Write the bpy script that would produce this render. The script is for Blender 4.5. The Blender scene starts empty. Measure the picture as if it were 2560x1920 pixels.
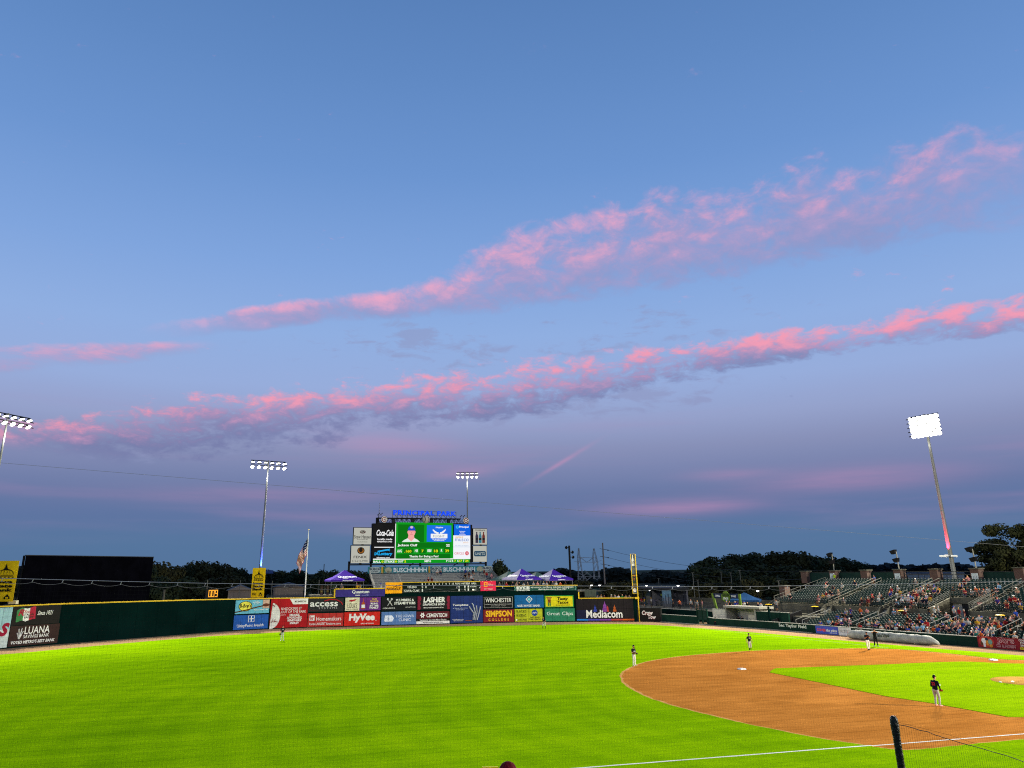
import bpy, bmesh, math, random
from math import radians, sin, cos, pi, atan2, hypot, sqrt, degrees
from mathutils import Vector, Matrix, noise as mnoise
R_ = random.Random(7)
S = bpy.context.scene
COL = S.collection

# ------------------------------------------------------------------ camera
# field frame: home plate at the origin, first-base line along +x, third-base line along +y, metres
CAM = Vector((-36.89, 68.28, 8.66))
YAW, PITCH, ROLL = radians(-15.64), radians(18.05), radians(-0.66)
PW, PH, FOC, CX, CY = 2560.0, 1920.0, 1903.0, 1212.8, 807.0
_f = Vector((cos(YAW)*cos(PITCH), sin(YAW)*cos(PITCH), sin(PITCH)))
_r = Vector((sin(YAW), -cos(YAW), 0.0))
_u = _r.cross(_f)
c_, s_ = cos(ROLL), sin(ROLL)
_r, _u = c_*_r + s_*_u, -s_*_r + c_*_u
cam = bpy.data.cameras.new('camera')
co = bpy.data.objects.new('camera', cam); COL.objects.link(co)
co.matrix_world = Matrix(((_r.x, _u.x, -_f.x, CAM.x), (_r.y, _u.y, -_f.y, CAM.y), (_r.z, _u.z, -_f.z, CAM.z), (0, 0, 0, 1)))
cam.sensor_fit = 'HORIZONTAL'; cam.sensor_width = 36.0; cam.lens = 36.0*FOC/PW
cam.shift_x = (PW/2 - CX)/PW; cam.shift_y = (CY - PH/2)/PW
cam.clip_start = 0.1; cam.clip_end = 20000
S.camera = co
S.view_settings.view_transform = 'Standard'; S.view_settings.look = 'None'
S.view_settings.exposure = 0.0; S.view_settings.gamma = 1.0
S.view_settings.use_curve_mapping = False
S.render.engine = 'CYCLES'
S.cycles.max_bounces = 5; S.cycles.diffuse_bounces = 2; S.cycles.glossy_bounces = 2
S.cycles.sample_clamp_indirect = 4.0
S.cycles.use_denoising = False
S.cycles.pixel_filter_type = 'BLACKMAN_HARRIS'; S.cycles.filter_width = 1.1

def ray(px, py): return _f + _r*((px-CX)/FOC) + _u*((CY-py)/FOC)
def G(px, py, z=0.0):                       # where a sight line meets the level z
    d = ray(px, py); return CAM + d*((z-CAM.z)/d.z)
def AT(px, py, D):                          # a point at horizontal distance D along a sight line
    d = ray(px, py); return CAM + d*(D/hypot(d.x, d.y))
def PX(px, py, x):                          # sight line meets the plane of constant x
    d = ray(px, py); return CAM + d*((x-CAM.x)/d.x)

def lin(c):
    if isinstance(c, str):
        c = c.lstrip('#'); c = tuple(int(c[i:i+2], 16)/255 for i in (0, 2, 4))
    return tuple((v/12.92 if v <= .04045 else ((v+.055)/1.055)**2.4) for v in c[:3])

# ------------------------------------------------------------------ sky
class NT:
    def __init__(s, t): s.t = t; s.n = t.nodes; s.l = t.links
    def node(s, k, **kw):
        n = s.n.new(k)
        for a, b in kw.items(): setattr(n, a, b)
        return n
    def put(s, sock, v):
        if isinstance(v, (int, float)): sock.default_value = v
        elif isinstance(v, (tuple, list)):
            sock.default_value = (*v, 1) if len(sock.default_value) == 4 and len(v) == 3 else v
        else: s.l.new(v, sock)
    def m(s, op, a, b=None, c=None, clamp=False):
        n = s.node('ShaderNodeMath', operation=op); n.use_clamp = clamp
        s.put(n.inputs[0], a)
        if b is not None: s.put(n.inputs[1], b)
        if c is not None: s.put(n.inputs[2], c)
        return n.outputs[0]
    def smooth(s, v, a, b, lo=0.0, hi=1.0):
        n = s.node('ShaderNodeMapRange', interpolation_type='SMOOTHSTEP')
        s.put(n.inputs[0], v); n.inputs[1].default_value = a; n.inputs[2].default_value = b
        n.inputs[3].default_value = lo; n.inputs[4].default_value = hi
        return n.outputs[0]
    def lerp(s, v, a, b, lo=0.0, hi=1.0):
        n = s.node('ShaderNodeMapRange'); s.put(n.inputs[0], v)
        n.inputs[1].default_value = a; n.inputs[2].default_value = b
        n.inputs[3].default_value = lo; n.inputs[4].default_value = hi
        return n.outputs[0]
    def mix(s, f, a, b, mode='MIX'):
        n = s.node('ShaderNodeMix', data_type='RGBA', blend_type=mode)
        s.put(n.inputs[0], f); s.put(n.inputs[6], a); s.put(n.inputs[7], b)
        return n.outputs[2]
    def vm(s, op, a, b=None):
        n = s.node('ShaderNodeVectorMath', operation=op); s.put(n.inputs[0], a)
        if b is not None: s.put(n.inputs[1], b)
        return n.outputs[0]
    def noise(s, vec, scale, detail=6.0, rough=.55, dist=0.0):
        n = s.node('ShaderNodeTexNoise'); s.put(n.inputs['Vector'], vec)
        n.inputs['Scale'].default_value = scale; n.inputs['Detail'].default_value = detail
        n.inputs['Roughness'].default_value = rough; n.inputs['Distortion'].default_value = dist
        return n.outputs[0]
    def ramp(s, v, stops):
        n = s.node('ShaderNodeValToRGB'); s.put(n.inputs[0], v); e = n.color_ramp.elements
        while len(e) > 1: e.remove(e[-1])
        for i, (p, c) in enumerate(stops):
            x = e[0] if i == 0 else e.new(p)
            x.position = p; x.color = (*c, 1)
        return n.outputs[0]

world = bpy.data.worlds.new('World'); S.world = world; world.use_nodes = True
W = NT(world.node_tree); W.n.clear()
tc = W.node('ShaderNodeTexCoord').outputs['Generated']
d_ = W.vm('NORMALIZE', tc)
sx = W.node('ShaderNodeSeparateXYZ'); W.l.new(d_, sx.inputs[0])
dx, dy, dz = sx.outputs
el = W.m('MULTIPLY', W.m('ARCSINE', dz), 180/pi)
az = W.m('MULTIPLY', W.m('ARCTAN2', dy, dx), 180/pi)
zs = W.m('MAXIMUM', dz, .012)
X = W.m('DIVIDE', dx, zs); Y = W.m('DIVIDE', dy, zs)
U = W.m('SUBTRACT', W.m('MULTIPLY', X, .743), W.m('MULTIPLY', Y, .669))
V = W.m('ADD', W.m('MULTIPLY', X, .669), W.m('MULTIPLY', Y, .743))
# clear dusk sky, colour by elevation (degrees / 90)
SKY = [(-10, '#2f4361'), (0, '#55749b'), (2.2, '#56769e'), (3.8, '#5f75a1'), (5.2, '#6879a4'), (7, '#7b86af'), (8.5, '#8891b8'), (10.5, '#95a2cb'), (13, '#97addb'), (17, '#90afe1'),
       (22, '#80a5dd'), (29, '#6c95d0'), (36, '#6089c3'), (44, '#547cb5'), (60, '#44699f'), (90, '#34547f')]
base = W.ramp(W.lerp(el, -10, 90), [((e+10)/100, lin(c)) for e, c in SKY])
# faint lavender / pink veils low down
cb = W.node('ShaderNodeCombineXYZ'); W.put(cb.inputs[0], W.m('MULTIPLY', az, .035)); W.put(cb.inputs[1], W.m('MULTIPLY', el, .42)); cb.inputs[2].default_value = 3.1
v1 = W.noise(cb.outputs[0], 1.0, 5, .5, .2)
veil = W.m('MULTIPLY', W.smooth(v1, .46, .72), W.m('MULTIPLY', W.smooth(el, 1.2, 4.0), W.smooth(el, 13, 8)))
base = W.mix(W.m('MULTIPLY', veil, .34), base, lin('#a98bb4'))
# single low streaks and the short trail
def streak(e0, a0, we, wa, tilt=0.0):
    e = W.m('DIVIDE', W.m('SUBTRACT', W.m('SUBTRACT', el, e0), W.m('MULTIPLY', W.m('SUBTRACT', az, a0), tilt)), we)
    a = W.m('DIVIDE', W.m('SUBTRACT', az, a0), wa)
    r = W.m('ADD', W.m('MULTIPLY', e, e), W.m('MULTIPLY', a, a))
    return W.m('EXPONENT', W.m('MULTIPLY', r, -1.0))
wob = W.noise(cb.outputs[0], 3.0, 4, .6)
for (e0, a0, we, wa, tl, am) in ((4.2, -29.5, .55, 5.5, -.02, .5), (5.6, -41, .8, 6, -.01, .42), (9.0, -8, .7, 5, 0.0, .4), (7.0, -14, .35, 2.2, -.05, .3),
                                 (7.6, -21.3, .17, 1.9, -.55, .5), (5.2, 0, .6, 9, .0, .28), (6.3, -33, .4, 3, 0, .25)):
    st = W.m('MULTIPLY', streak(e0, a0, we, wa, tl), W.lerp(wob, .3, .7, .55, 1.1))
    base = W.mix(W.m('MULTIPLY', st, am), base, lin('#c793ba'))
# two long cloud bands seen in perspective
sc_ = W.vm('MULTIPLY', d_, (1.0, 1.0, 3.2))
n1 = W.noise(sc_, 7.0, 9, .60, .25)
n2 = W.noise(W.vm('ADD', sc_, (3.7, 1.1, 8.3)), 22.0, 7, .62, .4)
n3 = W.noise(W.vm('ADD', sc_, (1.7, 5.1, 2.3)), 4.0, 4, .5)
sc_b = W.vm('MULTIPLY', d_, (1.0, 1.0, 1.75))
n1b = W.noise(W.vm('ADD', sc_b, (.37, .11, .0)), 9.5, 9, .60, .35)
n1bu = W.noise(W.vm('ADD', sc_b, (.37, .11, .022)), 9.5, 9, .60, .35)
sc_c = W.vm('MULTIPLY', d_, (1.0, 1.0, 2.3))
n1c = W.noise(sc_c, 9.5, 9, .62, .3)
n1cu = W.noise(W.vm('ADD', sc_c, (0, 0, .026)), 9.5, 9, .62, .3)
n2c = W.noise(W.vm('ADD', sc_c, (2.7, 1.1, 8.3)), 30.0, 6, .62, .3)
n2b = W.noise(W.vm('ADD', sc_b, (3.7, 1.1, 8.3)), 26.0, 7, .62, .4)
sc_up = W.vm('ADD', sc_, (0.0, 0.0, 0.030))
n1u = W.noise(sc_up, 7.0, 9, .60, .25)
def fcurve(v, lo, hi, pts):
    w = W.node('ShaderNodeFloatCurve'); W.put(w.inputs[1], W.lerp(v, lo, hi))
    cu = w.mapping.curves[0]
    pts = [((q[0]-lo)/(hi-lo), q[1]) for q in pts]
    pts = [(0.0, pts[0][1])] + pts + [(1.0, pts[-1][1])]
    while len(cu.points) < len(pts): cu.points.new(.5, .5)
    for p, q in zip(cu.points, pts): p.location = q
    w.mapping.update()
    return w.outputs[0]
def band(centre, width, rng, fade, k, k2, gain, na=None, nb=None, nf=None):
    na, nb, nf = na or n1, nb or n1u, nf or n2
    # centre / half width across the band (U), given along it (V)
    c = W.m('ADD', W.m('MULTIPLY', fcurve(V, -3, 8, [(v, (q-1.5)/3) for v, q in centre]), 3.0), 1.5)
    t = W.m('DIVIDE', W.m('SUBTRACT', U, c), fcurve(V, -3, 8, width))
    ends = W.m('MULTIPLY', W.smooth(V, rng[0]-fade, rng[0]), W.smooth(V, rng[1]+fade, rng[1]))
    m = W.m('MAXIMUM', W.m('SUBTRACT', 1.0, W.m('POWER', W.m('ABSOLUTE', t), 2.6)), -2.5)
    def dens(n): return W.m('ADD', W.m('ADD', W.m('MULTIPLY', W.m('SUBTRACT', n, .5), k), W.m('MULTIPLY', W.m('SUBTRACT', nf, .5), k2)), W.m('MULTIPLY', m, gain))
    return t, ends, dens(na), dens(nb)
def lay(base, t, ends, D, Du, lo, hi, top, mid, low, p0, p1, op, tk, lk, nk, bias=None, nf=None):
    den = W.m('MULTIPLY', W.smooth(D, lo, hi), ends)
    lit = W.m('ADD', W.m('MULTIPLY', W.m('SUBTRACT', D, Du), lk), W.m('MULTIPLY', W.m('SUBTRACT', nf or n2, .5), nk))
    lit = W.m('SUBTRACT', lit, W.m('MULTIPLY', t, tk))
    if bias is not None: lit = W.m('ADD', lit, bias)
    p = W.smooth(lit, p0, p1)
    col = W.ramp(p, [(0, lin(low)), (.5, lin(mid)), (1, lin(top))])
    den = W.m('MULTIPLY', den, W.lerp(p, 0, 1, op*.75, op))
    return W.mix(den, base, col)
def scatter(base, U0, U1, V0, V1, amt):
    g = W.m('MULTIPLY', W.m('MULTIPLY', W.smooth(U, U0, U0+.25), W.smooth(U, U1, U1-.3)), W.m('MULTIPLY', W.smooth(V, V0-.4, V0), W.smooth(V, V1+.6, V1)))
    q = W.m('MULTIPLY', W.smooth(W.m('ADD', n2, W.m('MULTIPLY', W.m('SUBTRACT', n3, .5), .8)), .56, .74), g)
    return W.mix(W.m('MULTIPLY', q, amt), base, lin('#8f97c0'))
base = scatter(base, 2.4, 3.6, -1.0, 2.2, .55)
base = scatter(base, 3.9, 5.2, .8, 6.0, .6)
t1, e1, D1, Du1 = band([(-1, 3.70), (-.3, 3.73), (.7, 3.80), (1.5, 3.95), (3, 4.08), (5, 4.10)], [(-1, .27), (-.3, .25), (.15, .22), (.7, .30), (1.5, .52), (3, .64), (5, .82)], (-3, 5.4), 1.2, 3.2, 4.3, .52, n1c, n1cu, n2c)
base = lay(base, t1, e1, D1, Du1, -.42, .95, '#f79cb3', '#b68eb6', '#7177a6', -.85, 1.20, .93, .95, .6, 3.0, W.m('ADD', W.smooth(V, 1.2, 4.2, 0, -.62), W.smooth(V, .9, -.2, 0, .40)), n2c)
t2, e2, D2, Du2 = band([(-1, 2.30), (-.4, 2.32), (.0, 2.33), (.4, 2.33), (.8, 2.34), (1.4, 2.42), (2, 2.27)], [(-1, .30), (-.4, .28), (0, .28), (.4, .29), (.8, .28), (1.2, .20), (1.6, .15), (2, .11)], (-.12, 2.0), .8, 3.4, 2.6, .58, n1b, n1bu, n2b)
base = lay(base, t2, e2, D2, Du2, -.70, .95, '#f0a9c6', '#b49cc6', '#8f93c1', -.95, 1.25, .90, .55, .8, 2.2, W.smooth(V, .9, -.2, 0, -.25), n2b)
t3, e3, D3, Du3 = band([(2, 2.5), (2.6, 2.45), (3.2, 2.30), (3.8, 2.12), (5, 1.95)], [(2, .06), (2.6, .09), (3.2, .17), (3.8, .20), (5, .2)], (2.9, 6), .35, 2.4, 2.0, .42)
base = lay(base, t3, e3, D3, Du3, -.35, 1.0, '#f2a3bd', '#bb9cc4', '#93a0cb', -.8, .9, .75, .5, .5, 2.0)
bg = W.node('ShaderNodeBackground'); W.put(bg.inputs[0], base); bg.inputs[1].default_value = 1.0
out = W.node('ShaderNodeOutputWorld'); W.l.new(bg.outputs[0], out.inputs[0])
world.cycles.sampling_method = 'MANUAL'; world.cycles.sample_map_resolution = 512

# ------------------------------------------------------------------ helpers
MATS = {}
def mat(name, col, rough=.7, var=0.0, vscale=3.0, spec=.08, metal=0.0, bump=0.0, bscale=40.0, col2=None):
    if name in MATS: return MATS[name]
    m = bpy.data.materials.new(name); m.use_nodes = True; MATS[name] = m
    t = NT(m.node_tree); b = t.n['Principled BSDF']
    c = lin(col) if isinstance(col, str) else col
    b.inputs['Base Color'].default_value = (*c, 1); b.inputs['Roughness'].default_value = rough
    b.inputs['Metallic'].default_value = metal; b.inputs['Specular IOR Level'].default_value = spec
    if var or bump or col2:
        o = t.node('ShaderNodeTexCoord').outputs['Object']
        if var or col2:
            n = t.noise(o, vscale, 5, .6)
            c2 = lin(col2) if isinstance(col2, str) else (col2 or tuple(v*(1-var) for v in c))
            c1 = c if col2 else tuple(min(1, v*(1+var)) for v in c)
            t.put(b.inputs['Base Color'], t.mix(t.smooth(n, .3, .7), c1, c2))
        if bump:
            bn = t.node('ShaderNodeBump'); bn.inputs['Strength'].default_value = bump; bn.inputs['Distance'].default_value = .05
            t.put(bn.inputs['Height'], t.noise(o, bscale, 4, .6)); t.l.new(bn.outputs[0], b.inputs['Normal'])
    return m
def emis(name, col, s, base=None):
    if name in MATS: return MATS[name]
    m = bpy.data.materials.new(name); m.use_nodes = True; MATS[name] = m
    b = m.node_tree.nodes['Principled BSDF']; c = lin(col) if isinstance(col, str) else col
    b.inputs['Base Color'].default_value = (.004, .004, .004, 1); b.inputs['Roughness'].default_value = .6; b.inputs['Specular IOR Level'].default_value = 0.0
    b.inputs['Emission Color'].default_value = (*c, 1); b.inputs['Emission Strength'].default_value = s
    m.cycles.emission_sampling = 'NONE'
    return m
def flat(hexcol): return mat('print_'+hexcol.strip('#'), hexcol, .55, .13, .9)
def screen(hexcol, s=1.0): return emis('screen_'+hexcol.strip('#'), hexcol, s)

class MB:
    """collects faces; build() links them as one mesh object"""
    def __init__(s): s.v = []; s.f = []; s.mi = []; s.cur = 0
    def add(s, vs, fs):
        o = len(s.v); s.v += [tuple(v) for v in vs]
        for f in fs: s.f.append(tuple(i+o for i in f)); s.mi.append(s.cur)
    def obox(s, c, a, b, d):               # centre and three half-axes
        c, a, b, d = Vector(c), Vector(a), Vector(b), Vector(d)
        vs = [c+a*i+b*j+d*k for i in (-1, 1) for j in (-1, 1) for k in (-1, 1)]
        s.add(vs, [(0, 1, 3, 2), (4, 6, 7, 5), (0, 4, 5, 1), (2, 3, 7, 6), (0, 2, 6, 4), (1, 5, 7, 3)])
    def box(s, x0, x1, y0, y1, z0, z1):
        s.obox(((x0+x1)/2, (y0+y1)/2, (z0+z1)/2), ((x1-x0)/2, 0, 0), (0, (y1-y0)/2, 0), (0, 0, (z1-z0)/2))
    def bar(s, p, q, w, h=None, up=(0, 0, 1)):
        p, q = Vector(p), Vector(q); d = q-p
        if d.length < 1e-6: return
        dn = d.normalized(); up = Vector(up)
        if abs(dn.dot(up)) > .98: up = Vector((1, 0, 0))
        a = dn.cross(up).normalized(); b = a.cross(dn)
        s.obox((p+q)/2, d/2, a*(w/2), b*((h or w)/2))
    def tube(s, pts, r, n=6, cap=True):
        pts = [Vector(p) for p in pts]; rs = r if isinstance(r, (list, tuple)) else [r]*len(pts)
        o = len(s.v); ref = None
        for i, p in enumerate(pts):
            d = (pts[min(i+1, len(pts)-1)]-pts[max(i-1, 0)]).normalized()
            if ref is None: ref = Vector((0, 0, 1)) if abs(d.z) < .9 else Vector((1, 0, 0))
            a = d.cross(ref).normalized(); b = a.cross(d); ref = b
            for k in range(n):
                t = 2*pi*k/n; s.v.append(tuple(p+(a*cos(t)+b*sin(t))*rs[i]))
        for i in range(len(pts)-1):
            for k in range(n):
                k2 = (k+1) % n
                s.f.append((o+i*n+k, o+i*n+k2, o+(i+1)*n+k2, o+(i+1)*n+k)); s.mi.append(s.cur)
        if cap:
            s.f.append(tuple(o+k for k in range(n))[::-1]); s.mi.append(s.cur)
            s.f.append(tuple(o+(len(pts)-1)*n+k for k in range(n))); s.mi.append(s.cur)
    def lathe(s, c, prof, n=12, axis=(0, 0, 1)):
        c = Vector(c); ax = Vector(axis).normalized(); q = Vector((1, 0, 0)) if abs(ax.x) < .9 else Vector((0, 1, 0))
        a = ax.cross(q).normalized(); b = ax.cross(a); o = len(s.v)
        for r, h in prof:
            for k in range(n):
                t = 2*pi*k/n; s.v.append(tuple(c+ax*h+(a*cos(t)+b*sin(t))*r))
        for i in range(len(prof)-1):
            for k in range(n):
                k2 = (k+1) % n; s.f.append((o+i*n+k, o+i*n+k2, o+(i+1)*n+k2, o+(i+1)*n+k)); s.mi.append(s.cur)
        s.f.append(tuple(o+k for k in range(n))[::-1]); s.mi.append(s.cur)
        s.f.append(tuple(o+(len(prof)-1)*n+k for k in range(n))); s.mi.append(s.cur)
    def prism(s, poly, z0, z1):
        n = len(poly); vs = [(x, y, z0) for x, y in poly]+[(x, y, z1) for x, y in poly]
        s.add(vs, [tuple(range(n))[::-1], tuple(range(n, 2*n))]+[(i, (i+1) % n, n+(i+1) % n, n+i) for i in range(n)])
    def mesh(s, name):
        me = bpy.data.meshes.new(name); me.from_pydata(s.v, [], s.f)
        if any(s.mi): me.polygons.foreach_set('material_index', s.mi)
        if 6 < len(s.f) < 5000: bm = bmesh.new(); bm.from_mesh(me); bmesh.ops.recalc_face_normals(bm, faces=bm.faces); bm.to_mesh(me); bm.free()
        me.update(); return me
    def build(s, name, mats, parent=None, mw=None, smooth=False):
        me = s.mesh(name); return link(name, me, mats, parent, mw, smooth)
def link(name, me, mats, parent=None, mw=None, smooth=False):
    if mats is not None:
        for m in (mats if isinstance(mats, (list, tuple)) else [mats]): me.materials.append(m)
    if smooth: me.polygons.foreach_set('use_smooth', [True]*len(me.polygons))
    o = bpy.data.objects.new(name, me); COL.objects.link(o)
    if parent is not None: o.parent = parent
    if mw is not None: o.matrix_local = mw
    return o
def tag(o, label=None, cat=None, group=None, kind=None):
    if label: o['label'] = label
    if cat: o['category'] = cat
    if group: o['group'] = group
    if kind: o['kind'] = kind
    return o
def thing(name, label, cat, loc=(0, 0, 0), rz=0.0, group=None, mw=None):
    o = bpy.data.objects.new(name, None); COL.objects.link(o); o.empty_display_size = .3
    if mw is not None: o.matrix_world = mw
    else: o.location = loc; o.rotation_euler = (0, 0, rz)
    return tag(o, label, cat, group)
def dup(root, mw=None, loc=None, rz=None, label=None, group=None):
    def cp(o, par):
        c = o.copy(); COL.objects.link(c)
        if par is not None: c.parent = par
        for ch in list(o.children): cp(ch, c)
        return c
    c = cp(root, None)
    if mw is not None: c.matrix_world = mw
    if loc is not None: c.location = loc
    if rz is not None: c.rotation_euler = (0, 0, rz)
    if label: c['label'] = label
    if group: c['group'] = group
    return c
def copypart(o, parent, mw=None):
    c = o.copy(); COL.objects.link(c); c.parent = parent
    if mw is not None: c.matrix_local = mw
    for ch in list(o.children): copypart(ch, c)
    return c
def frame(o, right, up=(0, 0, 1)):          # local x = right, y = up, z = towards the viewer
    r = Vector(right).normalized(); u = Vector(up); n = r.cross(u).normalized(); u = n.cross(r)
    return Matrix(((r.x, u.x, n.x, o[0]), (r.y, u.y, n.y, o[1]), (r.z, u.z, n.z, o[2]), (0, 0, 0, 1)))

_txt = {}
def text_mesh(s, bold=0.0, shear=0.0, spacing=1.0):
    k = (s, bold, shear, spacing)
    if k in _txt: return _txt[k]
    cu = bpy.data.curves.new('t', 'FONT'); cu.body = s; cu.size = 1; cu.resolution_u = 2
    cu.shear = shear; cu.offset = bold; cu.space_character = spacing; cu.align_x = 'CENTER'; cu.space_line = .95
    o = bpy.data.objects.new('t', cu); COL.objects.link(o); dg = bpy.context.evaluated_depsgraph_get()
    me = bpy.data.meshes.new_from_object(o.evaluated_get(dg)); bpy.data.objects.remove(o); bpy.data.curves.remove(cu)
    xs = [v.co.x for v in me.vertices]; ys = [v.co.y for v in me.vertices]
    x0, x1, y0, y1 = min(xs), max(xs), min(ys), max(ys)
    for v in me.vertices: v.co = ((v.co.x-x0)/(x1-x0), (v.co.y-y0)/(y1-y0), 0)
    me.materials.clear(); _txt[k] = me; return me
def put_text(sign, s, u0, v0, u1, v1, m, w, h, z=.035, bold=.012, shear=0.0, spacing=1.0, name='lettering'):
    me = text_mesh(s, bold, shear, spacing).copy()
    return link(name, me, m, sign, Matrix.Translation((u0*w, v0*h, z)) @ Matrix.Diagonal(((u1-u0)*w, (v1-v0)*h, 1, 1)))
def put_poly(sign, pts, m, w, h, z=.03, name='emblem'):
    b = MB(); b.add([(x*w, y*h, z) for x, y in pts], [tuple(range(len(pts)))])
    return b.build(name, m, sign)
def ell(cx, cy, rx, ry, n=20, a0=0, a1=2*pi): return [(cx+rx*cos(a0+(a1-a0)*i/n), cy+ry*sin(a0+(a1-a0)*i/n)) for i in range(n)]
def strip(sign, pts, wd, m, w, h, z=.034, name='emblem'):
    b = MB(); b.tube([(x*w, y*h, z) for x, y in pts], wd/2, 4); return b.build(name, m, sign)
def make_sign(name, label, cat, mw, w, h, m, group=None, th=.03):
    t = thing(name, label, cat, mw=mw, group=group)
    b = MB(); b.box(0, w, 0, h, .004, th); b.build('panel', m, t); return t

# ------------------------------------------------------------------ materials with more to them
def grass_mat(name, c1, c2, c3, stripes):
    m = bpy.data.materials.new(name); m.use_nodes = True; t = NT(m.node_tree); b = t.n['Principled BSDF']
    o = t.node('ShaderNodeTexCoord').outputs['Object']
    sx = t.node('ShaderNodeSeparateXYZ'); t.l.new(o, sx.inputs[0])
    # mower rings swing round the infield; grain leans across the field
    r = t.m('SQRT', t.m('ADD', t.m('POWER', t.m('SUBTRACT', sx.outputs[0], 14.0), 2), t.m('POWER', t.m('SUBTRACT', sx.outputs[1], 14.0), 2)))
    wv = t.m('SINE', t.m('ADD', t.m('MULTIPLY', r, 2*pi/2.6), t.m('MULTIPLY', t.noise(o, .06, 2), 2.0)))
    stretched = t.vm('MULTIPLY', o, (1.0, .16, 1.0))
    wv = t.m('ADD', t.m('MULTIPLY', wv, 1.6), t.m('SINE', t.m('ADD', t.m('MULTIPLY', r, 2*pi/9.5), t.m('MULTIPLY', t.noise(o, .03, 2), 5.0))))
    n1 = t.noise(stretched, .55, 6, .62); n2 = t.noise(o, .05, 4, .55); n3 = t.noise(t.vm('MULTIPLY', o, (1, .4, 1)), 3.0, 5, .7)
    f = t.m('ADD', t.m('MULTIPLY', t.m('SUBTRACT', n1, .5), 1.5), t.m('MULTIPLY', wv, stripes))
    f = t.m('ADD', f, t.m('MULTIPLY', t.m('SUBTRACT', n3, .5), .9))
    f = t.m('ADD', f, t.m('MULTIPLY', t.m('SUBTRACT', n2, .5), 1.2))
    col = t.ramp(t.m('ADD', f, .5, clamp=True), [(0, c1), (.5, c2), (1, c3)])
    t.put(b.inputs['Base Color'], col); b.inputs['Roughness'].default_value = .95; b.inputs['Specular IOR Level'].default_value = .0
    bn = t.node('ShaderNodeBump'); bn.inputs['Strength'].default_value = .6; bn.inputs['Distance'].default_value = .04
    t.put(bn.inputs['Height'], t.noise(o, 9.0, 6, .75)); t.l.new(bn.outputs[0], b.inputs['Normal'])
    return m
M_GRASS = grass_mat('outfield_turf', (.142, .310, .001), (.222, .425, .0015), (.32, .54, .002), .045)
M_INFIELD = grass_mat('infield_turf', (.205, .385, .0015), (.28, .485, .002), (.36, .57, .003), .03)
def dirt_mat(name, c1, c2, scale=.6):
    m = bpy.data.materials.new(name); m.use_nodes = True; t = NT(m.node_tree); b = t.n['Principled BSDF']
    o = t.node('ShaderNodeTexCoord').outputs['Object']
    n = t.m('ADD', t.m('MULTIPLY', t.noise(t.vm('MULTIPLY', o, (1, .35, 1)), scale, 6, .62), .6), t.m('MULTIPLY', t.noise(o, 7.0, 5, .7), .4))
    col = t.mix(t.smooth(n, .33, .66), c1, c2)
    rk = t.noise(t.vm('MULTIPLY', o, (1.0, .07, 1)), 4.0, 3, .6)
    col = t.mix(t.m('MULTIPLY', t.smooth(rk, .45, .72), .5), col, tuple(v*.72 for v in c1))
    dry = t.smooth(t.noise(o, .11, 5, .6, .4), .50, .68)
    col = t.mix(t.m('MULTIPLY', dry, .45), col, tuple(min(1, v*1.25) for v in c2))
    sc = t.smooth(t.noise(t.vm('MULTIPLY', o, (1, .3, 1)), .9, 7, .7, .6), .58, .70)
    col = t.mix(t.m('MULTIPLY', sc, .35), col, tuple(v*.55 for v in c1))
    t.put(b.inputs['Base Color'], col); b.inputs['Roughness'].default_value = .95; b.inputs['Specular IOR Level'].default_value = .0
    bn = t.node('ShaderNodeBump'); bn.inputs['Strength'].default_value = .4; bn.inputs['Distance'].default_value = .02
    t.put(bn.inputs['Height'], t.noise(o, 6.0, 6, .7)); t.l.new(bn.outputs[0], b.inputs['Normal'])
    return m
M_DIRT = dirt_mat('infield_clay', (.43, .155, .026), (.62, .238, .045))
M_TRACK = dirt_mat('warning_track_clay', (.33, .20, .105), (.42, .27, .15), .9)
M_LAND = mat('rough_grass', (.022, .038, .010), .95, .45, .08, .1)
M_GREEN = mat('dark_green_padding', (.0018, .0105, .0095), .6, .18, .35, .0)
M_GREEN2 = mat('green_padding', (.009, .030, .021), .6, .15, .4, .0)
M_YELLOW = mat('yellow_paint', (.62, .40, .02), .5, .1, 1.0)
M_CONC = mat('concrete', (.085, .080, .060), .9, .25, .7, bump=.2, bscale=8)
M_CONCL = mat('pale_concrete', (.25, .24, .20), .9, .2, .7)
M_BLOCK = mat('painted_block', (.52, .50, .42), .85, .1, .8)
M_STEEL = mat('galvanised_steel', (.20, .20, .19), .8, .15, 1.0, .05)
M_ALU = mat('aluminium_bench', (.19, .195, .195), .7, .15, 1.0, .1)
M_RAIL = mat('grey_rail_paint', (.10, .10, .088), .8, .1, 1.0, .03)
M_BLACK = mat('black_paint', (.006, .006, .007), .6, .2, 1.0)
M_DARK = mat('dark_steel', (.02, .022, .025), .6, .2, 1.0)
M_WHITE = mat('white_paint', (.75, .75, .72), .5, .05, 1.0)
M_SCREENGREEN = mat('windscreen_cloth', (.010, .028, .022), .9, .3, .4)
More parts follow.
